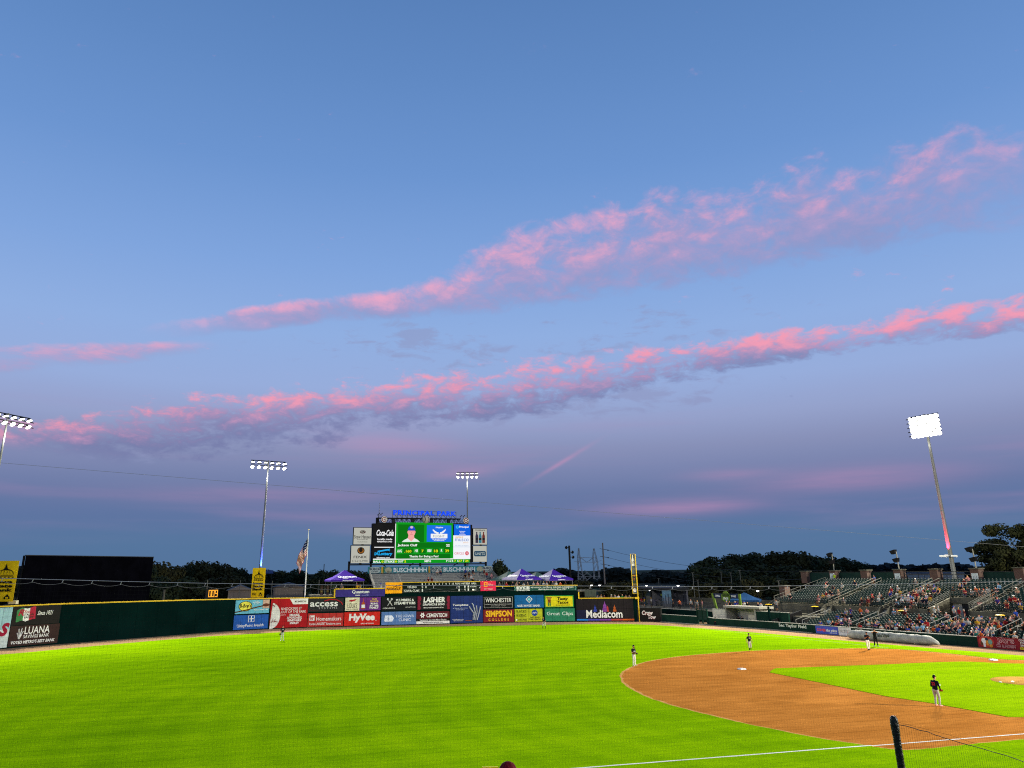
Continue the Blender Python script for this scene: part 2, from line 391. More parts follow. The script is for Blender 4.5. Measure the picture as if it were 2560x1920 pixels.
def brick_mat():
    m = bpy.data.materials.new('red_brick'); m.use_nodes = True; t = NT(m.node_tree); b = t.n['Principled BSDF']
    o = t.node('ShaderNodeTexCoord').outputs['Object']
    sx = t.node('ShaderNodeSeparateXYZ'); t.l.new(o, sx.inputs[0]); c = t.node('ShaderNodeCombineXYZ')
    t.put(c.inputs[0], t.m('ADD', sx.outputs[0], sx.outputs[1])); t.put(c.inputs[1], sx.outputs[2])
    br = t.node('ShaderNodeTexBrick'); t.l.new(c.outputs[0], br.inputs['Vector'])
    br.inputs['Color1'].default_value = (.055, .020, .014, 1); br.inputs['Color2'].default_value = (.085, .034, .022, 1); br.inputs['Mortar'].default_value = (.10, .09, .075, 1)
    br.inputs['Scale'].default_value = 2.2; br.inputs['Mortar Size'].default_value = .03
    t.l.new(br.outputs[0], b.inputs['Base Color']); b.inputs['Roughness'].default_value = .9; return m
M_BRICK = brick_mat()

# ------------------------------------------------------------------ ground
def sheet(name, loops, z, m, skirt=0.0, kind='structure', label=None):
    bm = bmesh.new(); edges = []
    for lp in loops:
        vs = [bm.verts.new((p[0], p[1], z)) for p in lp]
        edges += [bm.edges.new((vs[i], vs[(i+1) % len(vs)])) for i in range(len(vs))]
    bmesh.ops.triangle_fill(bm, edges=edges, use_beauty=True, use_dissolve=False)
    for f in bm.faces:
        if f.normal.z < 0: f.normal_flip()
    if skirt:
        for lp in loops:
            n = len(lp)
            for i in range(n):
                a, b = lp[i], lp[(i+1) % n]
                bm.faces.new([bm.verts.new(q) for q in ((a[0], a[1], z), (b[0], b[1], z), (b[0], b[1], z-skirt), (a[0], a[1], z-skirt))])
    me = bpy.data.meshes.new(name); bm.to_mesh(me); bm.free()
    return tag(link(name, me, m), label, None, None, kind)
def curve(pts, k=4):
    out = []
    for i in range(len(pts)-1):
        p0, p1, p2, p3 = pts[max(i-1, 0)], pts[i], pts[i+1], pts[min(i+2, len(pts)-1)]
        for j in range(k):
            t = j/k
            out.append(tuple(.5*((2*p1[a])+(-p0[a]+p2[a])*t+(2*p0[a]-5*p1[a]+4*p2[a]-p3[a])*t*t+(-p0[a]+3*p1[a]-3*p2[a]+p3[a])*t**3) for a in (0, 1)))
    return out+[tuple(pts[-1][:2])]
def g2(px, py): q = G(px, py); return (q.x, q.y)

b = MB(); b.add([(-900, -5000, -.06), (6000, -5000, -.06), (6000, 5000, -.06), (-900, 5000, -.06)], [(0, 1, 2, 3)])
tag(b.build('ground', M_LAND), kind='structure')
sheet('warning_track', [[(-60, -30), (32, -22), (104, -8), (112, 40), (110, 75), (92, 108), (40, 125), (-60, 120)]], 0.0, M_TRACK)
edge = [(0, 1637), (80, 1630.5), (150, 1623.5), (320, 1608), (500, 1593), (600, 1587), (780, 1577), (1029, 1568), (1280, 1564), (1426, 1561.5), (1520, 1560.5), (1600, 1561.5), (1700, 1567), (1826, 1577), (1960, 1588), (2100, 1601), (2286, 1617.5), (2430, 1629), (2560, 1640)]
outer = curve([g2(*e) for e in edge]) + [(15, -10), (-12, -12), (-22, 10), (-26, 60), (-24, 102), (30, 106)]
dirt_px = [(2560, 1651), (2500, 1648.5), (2464, 1644.6), (2405, 1637.6), (2300, 1627), (2219, 1622.3), (2150, 1621), (2075, 1622), (1980, 1623.5), (1883, 1627), (1810, 1631.5), (1740, 1637), (1675, 1644), (1624.6, 1652), (1593, 1660.5), (1570, 1670.5), (1555, 1680), (1550, 1688.5), (1551.5, 1698), (1559, 1711), (1580, 1724.5), (1620, 1744.5), (1675, 1763), (1740, 1780.5), (1820, 1800), (1907, 1819), (2027, 1843), (2100, 1855), (2171, 1865.5), (2215, 1873), (2267, 1876.5), (2320, 1873), (2377, 1867), (2470, 1857.5), (2560, 1849.5)]
ragged = [(x+R_.uniform(-.05, .05), y+R_.uniform(-.05, .05)) for x, y in curve([g2(*e) for e in dirt_px], 5)]
dirt = ragged + [(-2.2, 14), (-2.4, 5), (-4.2, 1), (-3.5, -3.5), (1, -4.2), (5, -2.4), (14, -2.2)]
tag(sheet('outfield_grass', [outer, dirt], .03, M_GRASS, .03))
sheet('infield_dirt', [dirt], .006, M_DIRT)
rim = []
for i, q in enumerate(ragged):
    dv = Vector((16.0-q[0], 14.0-q[1], 0)).normalized()*R_.uniform(.16, .34); rim.append((q[0]+dv.x, q[1]+dv.y))
b = MB(); b.add([(*q, .0095) for q in ragged]+[(*q, .0095) for q in rim], [(i, i+1, len(ragged)+i+1, len(ragged)+i) for i in range(len(ragged)-1)])
tag(b.build('dirt_edge', dirt_mat('dry_clay_edge', (.60, .29, .085), (.74, .38, .13), 1.2)), kind='structure')
inn_px = [(1924, 1681.4), (1929, 1676.5), (1938, 1671.8), (2080, 1666.5), (2219, 1661.6), (2300, 1658), (2350, 1656), (2405.8, 1654.6), (2450, 1656), (2494, 1658.7), (2560, 1660)]
inn2 = [(2560, 1793.6), (2520, 1793), (2440, 1778.5), (2334, 1759.3), (2219, 1742), (2060, 1709)]
inner = [g2(*e) for e in inn_px] + [(8, 2), (5, 3.5), (3.5, 5), (2, 8)] + [g2(*e) for e in inn2]
sheet('infield_grass', [inner], .032, M_INFIELD, .03)
# mound
mc = Vector((13.3, 13.2, 0)); mp = G(2491, 1705.5)
b = MB(); b.lathe((mc.x, mc.y, .012), [(2.74, 0), (2.68, .04), (1.6, .13), (.8, .2), (.3, .21)], 40)
tag(b.build('pitchers_mound', dirt_mat('mound_clay', (.66, .34, .075), (.85, .46, .11)), smooth=True), kind='structure')
mc_shift = Vector((mp.x, mp.y, 0)) - mc
bpy.data.objects['pitchers_mound'].location = mc_shift + Vector((_r.x, _r.y, 0)).normalized()*2.72
p = G(2532, 1705.3, .2); b = MB(); b.obox((p.x, p.y, .235), (.2, -.2, 0), (.06, .06, 0), (0, 0, .02))
tag(b.build('pitching_rubber', M_WHITE), 'white pitching rubber set across the top of the clay mound', 'pitching rubber')
p = G(2501, 1706.2, .06); b = MB(); b.lathe((p.x, p.y, .05), [(.05, 0), (.11, .03), (.1, .07), (.03, .1)], 8)
tag(b.build('rosin_bag', M_WHITE), 'small white rosin bag lying near the edge of the mound', 'rosin bag')
# chalk lines
M_CHALK = mat('chalk', '#e6e6dc', .9, .08, 2.0)
M_CHALKOLD = mat('worn_chalk', (.34, .40, .12), .9, .3, .8)
def line(name, a, c, wd, z, m):
    a, c = Vector((a[0], a[1], 0)), Vector((c[0], c[1], 0)); n = max(2, int((c-a).length/.5)); d = (c-a)/n; s = Vector((-d.y, d.x, 0)).normalized()
    b = MB(); vs = []
    for i in range(n+1):
        q = a+d*i; w1, w2 = wd/2*R_.uniform(.8, 1.15), wd/2*R_.uniform(.8, 1.15)
        vs += [(q.x+s.x*w1, q.y+s.y*w1, z), (q.x-s.x*w2, q.y-s.y*w2, z)]
    b.add(vs, [(2*i, 2*i+1, 2*i+3, 2*i+2) for i in range(n)]); tag(b.build(name, m), kind='structure')
l0, l1, l2 = g2(1380, 1927.5), g2(2180.5, 1865), g2(2700, 1824)
line('foul_line', l0, l1, .17, .036, M_CHALK); line('foul_line', l1, l2, .15, .012, M_CHALK)
line('foul_line', g2(1690, 1566), g2(2222, 1620), .16, .036, M_CHALKOLD); line('foul_line', g2(2222, 1620), g2(2470, 1647.5), .10, .012, mat('scuffed_chalk', (.50, .30, .14), .9, .3, .8))
def base(px, py, label):
    p = G(px, py, .06); t = thing('base', label, 'base', (p.x, p.y, .01), 0, 'bases of the infield')
    b = MB(); s = .29
    b.add([(-s, -s, 0), (s, -s, 0), (s, s, 0), (-s, s, 0), (-s*.88, -s*.88, .1), (s*.88, -s*.88, .1), (s*.88, s*.88, .1), (-s*.88, s*.88, .1)], [(0, 3, 2, 1), (4, 5, 6, 7), (0, 1, 5, 4), (1, 2, 6, 5), (2, 3, 7, 6), (3, 0, 4, 7)])
    b.build('bag', M_WHITE, t)
base(2483, 1649.3, 'white base bag on the clay path closest to the red sponsor board')
base(1854.5, 1672, 'white base bag alone in the middle of the wide clay')

# ------------------------------------------------------------------ outfield wall
WALL = [(45, 113), (68, 109), (78.9, 99.4), (83.7, 94.1), (90.2, 85.6), (95.9, 77.9), (99.6, 72.5), (101.6, 66.8), (102.2, 60.6), (101.8, 55.5), (101.3, 48.9), (101.0, 42.4), (100.6, 36.8), (100.2, 31.0), (99.6, 25.2), (98.4, 20.0), (96.4, 14.4), (92.7, 5.1)]
SIDE = [(92.7, 5.1), (89.9, 1.9), (82.1, -.35), (78.5, -1.2), (68.1, -3.9), (60, -5.3), (54.5, -6.0), (41, -7.9), (37, -8.7), (31.8, -9.5), (20, -11.5), (0, -15)]
def WR(px, py, line=WALL, off=0.0):
    d = ray(px, py); best = None
    for a, c in zip(line[:-1], line[1:]):
        ex, ey = c[0]-a[0], c[1]-a[1]; L = hypot(ex, ey); nx, ny = -ey/L*off, ex/L*off
        ax, ay = a[0]+nx, a[1]+ny
        den = d.x*(-ey)+ex*d.y
        if abs(den) < 1e-9: continue
        rx, ry = ax-CAM.x, ay-CAM.y
        s = (rx*(-ey)+ex*ry)/den; t = (d.x*ry-d.y*rx)/den
        miss = max(0.0, -t, t-1)*L
        if s > 0 and (best is None or miss < best[0]): best = (miss, CAM+d*s)
    return best[1]
def wpt(px, z, line=WALL):
    lo, hi = 1380.0, 1680.0
    for _ in range(30):
        mid = (lo+hi)/2
        if WR(px, mid, line).z > z: lo = mid
        else: hi = mid
    return WR(px, (lo+hi)/2, line)
ow = thing('outfield_wall', 'long dark green padded outfield wall with a yellow top edge', 'wall', (100, 40, 0))
def wall_run(root, pts, tops, thick, m, step, rail=M_YELLOW, base=.0, railh=.16):
    inv = root.matrix_basis.inverted()
    tot = [0.0]
    for a, c in zip(pts[:-1], pts[1:]): tot.append(tot[-1]+hypot(c[0]-a[0], c[1]-a[1]))
    for i, (a, c) in enumerate(zip(pts[:-1], pts[1:])):
        L = tot[i+1]-tot[i]; n = max(1, round(L/step)); rx, ry = (c[0]-a[0])/L, (c[1]-a[1])/L
        zt = lambda f: tops[i]+(tops[i+1]-tops[i])*f
        for k in range(n):
            f0, f1 = k/n, (k+1)/n; g = .012/L
            p0 = Vector((a[0]+(c[0]-a[0])*(f0+g), a[1]+(c[1]-a[1])*(f0+g), 0)); p1 = Vector((a[0]+(c[0]-a[0])*(f1-g), a[1]+(c[1]-a[1])*(f1-g), 0))
            back = Vector((-ry, rx, 0))*thick      # away from the field
            z0, z1 = zt(f0)-railh, zt(f1)-railh
            vs = [p0+Vector((0, 0, base)), p1+Vector((0, 0, base)), p1+back+Vector((0, 0, base)), p0+back+Vector((0, 0, base)),
                  p0+Vector((0, 0, z0)), p1+Vector((0, 0, z1)), p1+back+Vector((0, 0, z1)), p0+back+Vector((0, 0, z0))]
            bb = MB(); bb.add([inv @ v for v in vs], [(3, 2, 1, 0), (4, 5, 6, 7), (0, 1, 5, 4), (1, 2, 6, 5), (2, 3, 7, 6), (3, 0, 4, 7)])
            bb.build('wall_panel', m, root)
        if rail:
            bb = MB(); off = Vector((ry, -rx, 0))*.03; q = Vector((-ry, rx, 0))*(thick+.03)
            A, B = Vector((a[0], a[1], 0)), Vector((c[0], c[1], 0))
            vs = [A+off+Vector((0, 0, tops[i]-railh)), B+off+Vector((0, 0, tops[i+1]-railh)), B+q+Vector((0, 0, tops[i+1]-railh)), A+q+Vector((0, 0, tops[i]-railh)),
                  A+off+Vector((0, 0, tops[i])), B+off+Vector((0, 0, tops[i+1])), B+q+Vector((0, 0, tops[i+1])), A+q+Vector((0, 0, tops[i]))]
            bb.add([inv @ v for v in vs], [(3, 2, 1, 0), (4, 5, 6, 7), (0, 1, 5, 4), (1, 2, 6, 5), (2, 3, 7, 6), (3, 0, 4, 7)])
            bb.build('top_rail', rail, root)
def sub(line, pa, pb):               # the piece of a wall line between two sight lines
    A, B = wpt(pa, 3, line), wpt(pb, 3, line); pts = [(A.x, A.y)]
    for q in line:
        if min(A.y, B.y) < q[1] < max(A.y, B.y): pts.append(q)
    return pts+[(B.x, B.y)]
# the wall's front line runs towards falling y; its back is on the right of that direction
def run(pts, tops, rail=M_YELLOW): wall_run(ow, pts, tops, .35, M_GREEN, 3.0, rail)
lf = [q for q in WALL if q[1] > 56.3]; e = wpt(837, 3); lf.append((e.x, e.y))
run(lf, [5.2, 5.2, 5.12, 5.14, 5.05, 4.97, 4.85, 4.8, 4.74, 4.72][:len(lf)-1]+[4.72])
for pa, pb, zt in ((837, 963, 6.08), (963, 1240, 6.96), (1240, 1446, 6.13)):
    q = sub(WALL, pa, pb); run(q, [zt]*len(q))
q = sub(WALL, 1446, 1593); run(q, [3.98]+[3.95]*(len(q)-2)+[3.9])
for pa, z0, z1 in ((837, 4.72, 6.08), (1446, 3.98, 5.0)):
    A = wpt(pa, z1); b = MB(); inv = ow.matrix_basis.inverted(); c = inv @ Vector((A.x-.06, A.y, (z0+z1)/2-.1)); b.obox(c, (.05, 0, 0), (0, .1, 0), (0, 0, (z1-z0)/2)); b.build('edge_strip', M_YELLOW, ow)
# field-side wall along first base
sw = thing('side_wall', 'low green padded wall along the first-base side of the field', 'wall', (60, -5, 0))
wall_run(sw, SIDE[:2], [2.25, 2.25], .3, mat('brown_padding', (.016, .015, .013), .5, .15, .5, .35), 1.7, None, railh=0)
capm = mat('wall_cap', (.30, .30, .26), .8, .1, 1)
g0, g1 = wpt(1745, .6, SIDE), wpt(1769, .6, SIDE)
A = [SIDE[1]]+[(g0.x, g0.y)]
wall_run(sw, A, [1.3, 1.25], .3, M_GREEN2, 2.3, capm, railh=.07)
Bp = [(g1.x, g1.y)]+[q for q in SIDE if q[0] < g1.x-.5]
wall_run(sw, Bp, [1.25]+[1.12]*(len(Bp)-1), .3, M_GREEN2, 2.3, capm, railh=.07)
# pale curb at the foot of the bullpen stretch
b = MB()
for a, c in zip(SIDE[1:5], SIDE[2:6]): b.bar((a[0], a[1], .05), (c[0], c[1], .05), .34, .1)
tag(b.build('kerb', M_CONCL), kind='structure')
b2 = bpy.data.objects['kerb']; b2.location = (-.05, .22, 0)
# gate
gt = thing('bullpen_gate', 'dark green framed bullpen gate with two mesh leaves in the low wall', 'gate', (0, 0, 0))
d = (g1-g0); d.z = 0; L = d.length; mwg = frame((g0.x, g0.y, 0), d); gt.matrix_world = mwg
for k, (u0, u1) in enumerate(((0, L*.5), (L*.5, L))):
    b = MB(); 
    for x in (u0+.05, u1-.05): b.box(x-.05, x+.05, 0.02, 2.2, -.05, .05)
    for y in (.1, .75, 2.15): b.box(u0+.1, u1-.1, y-.05, y+.05, -.045, .045)
    lf_ = b.build('gate_leaf', M_GREEN2, gt)
    b = MB(); b.box(u0+.1, u1-.1, .8, 2.1, -.012, .0); b.build('mesh_infill', M_SCREENGREEN, lf_)
b = MB(); b.box(-.12, -.0, 0, 2.35, -.1, .1); b.build('gate_post', M_GREEN2, gt); b = MB(); b.box(L, L+.12, 0, 2.35, -.1, .1); b.build('gate_post', M_GREEN2, gt)
b = MB(); b.box(-.12, L+.12, 2.35, 2.45, -.1, .1); b.build('gate_lintel', M_GREEN2, gt)

# ------------------------------------------------------------------ sponsor boards
BOARDS = 'sponsor boards on the outfield wall'
def wsign(name, px0, px1, z0, z1, bg, label, items, line=WALL, group=BOARDS, proud=.03, glow=None, cat='sign'):
    zm = (z0+z1)/2; A, B = wpt(px0, zm, line), wpt(px1, zm, line); A.z = B.z = 0
    r = B-A; w = r.length; h = z1-z0; mw = frame((A.x, A.y, z0), r); mw = mw @ Matrix.Translation((0, 0, proud))
    t = make_sign(name, label, cat, mw, w, h, flat(bg) if isinstance(bg, str) else bg, group)
    if line is WALL and h > 1.7:
        n = max(2, round(w/1.22))
        for i in range(1, n): b = MB(); b.box(w*i/n-.012, w*i/n+.012, 0, h, .026, .0335); b.build('seam', flat('#141416'), t)
    fill(t, items, w, h); return t
def fill(t, items, w, h, F=flat, z=.036):
    for i, it in enumerate(items):
        zz = z+.004*i; k = it[0]
        if k == 't': put_text(t, it[1], *it[2], F(it[3]), w, h, zz, *(it[4:]))
        elif k == 'p': put_poly(t, it[1], F(it[2]), w, h, zz, it[3] if len(it) > 3 else 'emblem')
        elif k == 's': strip(t, it[1], it[2], F(it[3]), w, h, zz)
R = lambda u0, v0, u1, v1: [(u0, v0), (u1, v0), (u1, v1), (u0, v1)]
Wt, Bk = '#dcdcd6', '#0b0c0e'
wsign('billboard', -70, 24, .15, 4.9, '#8fb4bb', 'pale blue textured board with a dark red swash letter, beside the black bakery board', [
    ('p', R(0, 0, 1, .45), '#b9c6c2', 'panel_tint'), ('t', 's', (.72, .28, .99, .62), '#8a1630', .03, .3)])
wsign('billboard', 27, 150, 2.68, 4.98, '#1a1817', 'black board with a waving green, white and red flag and script lettering', [
    ('p', [(.11, .15), (.18, .22), (.24, .24), (.24, .9), (.19, .92), (.1, .78)], '#3c7a46', 'flag_band'), ('p', [(.24, .24), (.3, .18), (.36, .24), (.36, .9), (.3, .86), (.24, .9)], Wt, 'flag_band'),
    ('p', [(.36, .24), (.44, .3), (.49, .3), (.47, .95), (.42, .96), (.36, .9)], '#a8263a', 'flag_band'),
    ('t', 'R', (.13, .5, .25, .84), '#9c1f33', .04, .3), ('t', 'ITALIAN\nBAKERY', (.26, .34, .45, .6), '#1c2a1e', .02), ('t', 'Rotella', (.25, .62, .44, .78), '#a8263a', .01, .3),
    ('t', 'Since 1921', (.52, .48, .84, .72), Wt, .012, .35)])
wsign('billboard', 22, 146, .2, 2.62, '#33221f', 'brown board with a wheat emblem and large pale serif letters', [
    ('t', 'LUANA', (.29, .56, .8, .93), Wt, .01), ('t', 'SAVINGS BANK', (.28, .36, .8, .53), Wt, .01), ('t', "VOTED METRO'S BEST BANK", (.05, .1, .93, .26), Wt, .03, .12),
    ('s', [(.2, .34), (.17, .85)], .12, Wt), ('s', [(.2, .34), (.23, .88)], .12, Wt), ('s', [(.19, .34), (.14, .66)], .1, Wt), ('s', [(.2, .34), (.26, .72)], .1, Wt)])
wsign('billboard', 588, 673, 2.5, 4.56, '#5fa7bd', 'light blue board with a yellow bun shape and a burger photo', [
    ('s', [(0, .12), (.3, .26), (.7, .5), (1, .62)], .18, '#5a3a1e'), ('p', ell(.29, .55, .2, .38), '#2a1d10'), ('p', ell(.29, .55, .18, .34), '#d8cf4a'), ('t', "B-Bop's", (.13, .38, .46, .74), '#141414', .03, .1),
    ('p', R(.8, .35, 1, 1), '#b79a86', 'photo_print'), ('p', ell(.9, .6, .1, .12), '#5b2a20', 'photo_print'), ('t', 'Burgers  Fries  Cola', (.55, .2, .96, .3), Wt, .03), ('t', 'Voted\nBest Burger\nin Iowa', (.5, .68, .72, .94), Wt)])
wsign('billboard', 583.5, 670, .14, 2.3, '#1b4f9c', 'deep blue board with a white cross emblem above thin serif lettering', [
    ('t', 'UnityPoint Health', (.1, .1, .87, .36), Wt, .004), ('p', R(.41, .5, .59, .95), Wt), ('p', R(.425, .52, .575, .93), '#1b4f9c'), ('p', R(.435, .7, .565, .75), Wt), ('p', R(.488, .54, .512, .91), Wt)])
ball = ell(0, .42, .27, .46, 16, -pi/2, pi/2)
wsign('billboard', 675.5, 768.5, .14, 4.6, '#a0161c', 'tall red board with half a huge baseball and a white corner', [
    ('p', ball, '#cfd0c8', 'baseball_print'), ('p', [(.5, 1), (.6, .8), (1, .8), (1, 1)], '#d8d8d2', 'corner_panel'), ('t', 'MIDAMERICAN', (.64, .87, .95, .93), '#3a1a1c', .02),
    ('t', 'KNOCKING IT', (.29, .61, .84, .7), Wt, .0), ('t', 'OUT OF THE PARK', (.29, .5, .96, .59), Wt, .0), ('t', 'WITH', (.29, .41, .42, .47), '#d9a0a0', .0), ('t', 'RELIABLE,\nAFFORDABLE,\nRENEWABLE\nENERGY', (.45, .11, .86, .47), Wt, .035),
    ('s', [(.03, .78), (.1, .76), (.14, .84)], .07, '#8c1a20'), ('s', [(.02, .2), (.1, .24), (.22, .2)], .07, '#8c1a20'), ('s', [(.05, .82), (.12, .72)], .05, '#8c1a20'), ('s', [(.06, .18), (.08, .3)], .05, '#8c1a20'), ('s', [(.12, .18), (.14, .3)], .05, '#8c1a20')])
wsign('billboard', 770.5, 859, 2.45, 4.56, '#2a2a2c', 'dark charcoal board with a white lower-case word and a red arc', [
    ('t', 'access', (.05, .38, .84, .72), Wt, .02), ('t', 'SYSTEMS', (.3, .2, .82, .33), '#b8b8b8', .0, 0, 1.6), ('s', [(.45, .8), (.62, .9), (.8, .86), (.93, .68), (.97, .5)], .14, '#b3202b'), ('s', [(0, .25), (.08, .12), (.3, .05)], .05, '#6b2a2e'), ('s', [(.05, .3), (.14, .16), (.4, .1)], .04, '#565656')])
wsign('billboard', 769, 858.5, .14, 2.2, '#b0332f', 'brick red board with white serif word and a small square monogram', [
    ('t', 'Homemakers', (.24, .42, .94, .74), Wt, .006), ('t', 'Iowas LARGEST furniture store', (.05, .12, .93, .3), Wt, .01, .15), ('p', R(.05, .45, .19, .85), Wt), ('t', 'hr', (.07, .5, .17, .8), '#b0332f', .03)])
wsign('billboard', 863, 951.5, 2.5, 4.6, '#652c7c', 'board half cream and half purple with a hot sauce bottle', [
    ('p', R(0, 0, .4, 1), '#cfc9ac', 'cream_half'), ('t', "LOLA'S", (.07, .2, .33, .6), '#1e1a18', .0), ('t', 'FINE HOT SAUCE', (.04, .07, .36, .13), '#4a3a34', .01), ('p', [(.1, .72), (.18, .68), (.28, .76), (.32, .88), (.22, .84), (.12, .82)], '#a3222a', 'pepper_print'),
    ('p', [(.46, .1), (.56, .1), (.56, .55), (.52, .68), (.52, .9), (.5, .9), (.5, .68), (.46, .55)], '#a34a26', 'bottle_print'), ('p', R(.46, .2, .56, .45), Wt, 'bottle_label'), ('t', 'OUR\nFLAVOR', (.7, .62, .94, .92), '#d8b24a', .02), ('t', 'RUNS\nIN THE\nFAMILY', (.69, .12, .95, .58), Wt, .04)])
wsign('billboard', 860.5, 949.5, .14, 2.28, '#c2261d', 'bright red board with one fat white flowing word', [
    ('t', 'HyVee', (.13, .22, .86, .88), Wt, .055, .05), ('t', 'EMPLOYEE OWNED', (.47, .1, .83, .19), Wt, .02), ('p', ell(.89, .36, .012, .03, 8), Wt)])
wsign('billboard', 954, 1041, 2.42, 4.6, '#17181a', 'black board with two crossed wrenches in grey', [
    ('t', 'PLUMBERS &\nSTEAMFITTERS', (.36, .42, .97, .84), Wt, .025), ('t', 'LOCAL UNION 33', (.04, .12, .38, .22), Wt, .01), ('t', 'ualocal33.org', (.68, .16, .97, .26), Wt, .01),
    ('s', [(.17, .35), (.28, .8)], .13, '#b4b4b0'), ('s', [(.3, .35), (.18, .8)], .13, '#b4b4b0'), ('p', ell(.285, .83, .03, .08, 10), '#b4b4b0'), ('p', ell(.175, .83, .03, .08, 10), '#b4b4b0')])
wsign('billboard', 953.5, 1040, .14, 2.2, '#5273a6', 'slate blue board with a pale state-shaped medical emblem', [
    ('t', 'THE IOWA\nCLINIC', (.4, .26, .94, .76), '#d3dae6', .0), ('p', [(.08, .3), (.1, .72), (.3, .72), (.36, .5), (.31, .25), (.1, .25)], '#d3dae6'), ('s', [(.2, .3), (.2, .66)], .05, '#5273a6'), ('s', [(.16, .35), (.24, .45), (.16, .55), (.24, .62)], .04, '#5273a6')])
wsign('billboard', 1044, 1124, 2.42, 4.6, '#1a181a', 'black board edged with jagged red bands on two sides', [
    ('p', [(0, 0), (.08, 0), (.1, .15), (.07, .3), (.11, .45), (.07, .6), (.12, .8), (.08, 1), (0, 1)], '#7c1c33', 'red_edge'), ('p', [(1, 0), (.92, 0), (.93, .2), (.9, .35), (.94, .5), (.9, .7), (.93, 1), (1, 1)], '#7c1c33', 'red_edge'),
    ('t', 'LASHiER', (.18, .52, .86, .93), Wt, .04, .1), ('t', 'GRAPHICS & SiGNS', (.16, .3, .84, .47), Wt, .025, .1), ('t', 'VEHICLE WRAPS  BANNERS  DECALS', (.18, .1, .82, .18), Wt, .02)])
wsign('billboard', 1041, 1123.5, .14, 2.12, '#17130f', 'board in maroon, black and white strips with a white pinwheel', [
    ('p', R(0, .42, 1, 1), '#561a22', 'maroon_band'), ('p', R(0, 0, 1, .22), '#d0d0ca', 'white_band'), ('t', 'CEMENTECH', (.3, .52, .93, .84), Wt, .02, .08), ('t', 'Volumetric Concrete Mixer Trucks', (.1, .25, .9, .38), Wt, .01), ('t', 'Manufactured in Indianola Iowa', (.2, .06, .8, .17), '#3c3c3c', .01),
    ('p', [(.18+(.085 if i % 2 == 0 else .045)*cos(i*pi/6), .7+(.26 if i % 2 == 0 else .14)*sin(i*pi/6)) for i in range(12)], Wt), ('p', ell(.18, .7, .02, .06, 6), '#561a22')])
wsign('billboard', 1126, 1206.5, .14, 4.55, '#1d2f66', 'tall navy board with a silver mechanical hand', [
    ('t', 'Tompkins', (.07, .61, .55, .7), Wt, .02, .1), ('t', 'WORKING WITH YOUR\nHANDS DAILY', (.07, .47, .53, .56), '#aab4cc', .0), ('t', 'tompkinsind.com\n800 255 1008', (.06, .07, .4, .15), Wt, .0),
    ('s', [(.7, .1), (.72, .35), (.6, .55), (.58, .6)], .22, '#8e9499'), ('s', [(.73, .1), (.76, .4), (.7, .66), (.66, .72)], .2, '#9aa0a4'), ('s', [(.77, .1), (.82, .4), (.8, .64)], .2, '#8e9499'), ('s', [(.82, .1), (.88, .35), (.93, .6)], .2, '#9aa0a4'), ('s', [(.75, .1), (.7, .3)], .25, '#767c82'), ('s', [(.46, .08), (.66, .08)], .1, '#8a4a2a')])
wsign('billboard', 1208.5, 1283, 2.42, 4.35, '#101112', 'black board with a thin white border and spaced capitals', [
    ('p', R(.02, .04, .98, .96), '#9a9a96', 'border'), ('p', R(.03, .06, .97, .94), '#101112', 'border'), ('t', 'WINCHESTER', (.07, .5, .93, .86), Wt, .0), ('t', 'AWARD WINNING CABINETS & DESIGN', (.06, .3, .94, .37), '#b8b8b4', .0), ('t', 'WINTERSET   IOWA', (.25, .16, .75, .23), '#9a9a96', .0)])
wsign('billboard', 1208.5, 1285, .14, 2.2, '#6d1a24', 'maroon board with big gold block letters on two lines', [
    ('t', 'SIMPSON', (.07, .42, .93, .92), '#d8a81e', .04), ('t', 'COLLEGE', (.16, .1, .83, .3), '#d8a81e', .02, 0, 1.9)])
wsign('billboard', 1286.5, 1359, 2.42, 4.5, '#14588f', 'blue board with a white diamond emblem', [
    ('t', 'NORTHWEST BANK', (.08, .07, .88, .24), Wt, .015), ('p', [(.5, .38), (.62, .66), (.5, .95), (.38, .66)], Wt), ('p', [(.5, .44), (.59, .66), (.5, .89), (.41, .66)], '#14588f'), ('p', [(.5, .5), (.53, .63), (.57, .66), (.53, .7), (.5, .83), (.47, .7), (.43, .66), (.47, .63)], '#7fd0c8')])
wsign('billboard', 1287, 1356, .14, 2.22, '#a8b024', 'lime yellow board with a round blue badge', [
    ('t', "FLAVOR'S\nWAITING.", (.05, .34, .42, .92), '#1f2410', .01), ('t', 'TASTE WHAT\nPORK CAN DO', (.52, .1, .95, .38), '#2a3012', .02), ('p', ell(.72, .68, .11, .25, 14), '#1d3f8c'), ('t', 'pork', (.65, .57, .79, .78), Wt, .01), ('p', R(.04, .08, .08, .2), Wt), ('t', 'IOWA PORK', (.1, .08, .44, .19), '#2a3012', .02)])
wsign('billboard', 1361.5, 1434, 2.42, 4.38, '#2f8a3e', 'yellow board with a green frame and a cartoon figure', [
    ('p', R(.035, .07, .965, .93), '#d6c81c', 'yellow_field'), ('t', 'Tasty\nTacos', (.42, .3, .82, .86), '#16140c', .04, .1), ('t', 'tastytacos.com', (.38, .12, .88, .24), '#16140c', .03),
    ('p', ell(.16, .74, .07, .1, 10), '#a87a3a', 'figure_print'), ('p', ell(.16, .82, .11, .05, 10), '#8a5a22', 'figure_print'), ('p', R(.12, .4, .21, .66), '#7a3a24', 'figure_print'), ('p', R(.12, .12, .155, .4), '#2f6a3e', 'figure_print'), ('p', R(.175, .12, .21, .4), '#2f6a3e', 'figure_print')])
wsign('billboard', 1362, 1437, .14, 2.24, '#2d7a58', 'plain medium green board with thin white lettering', [('t', 'Great Clips', (.07, .38, .94, .74), '#d5e0d6', .0)])
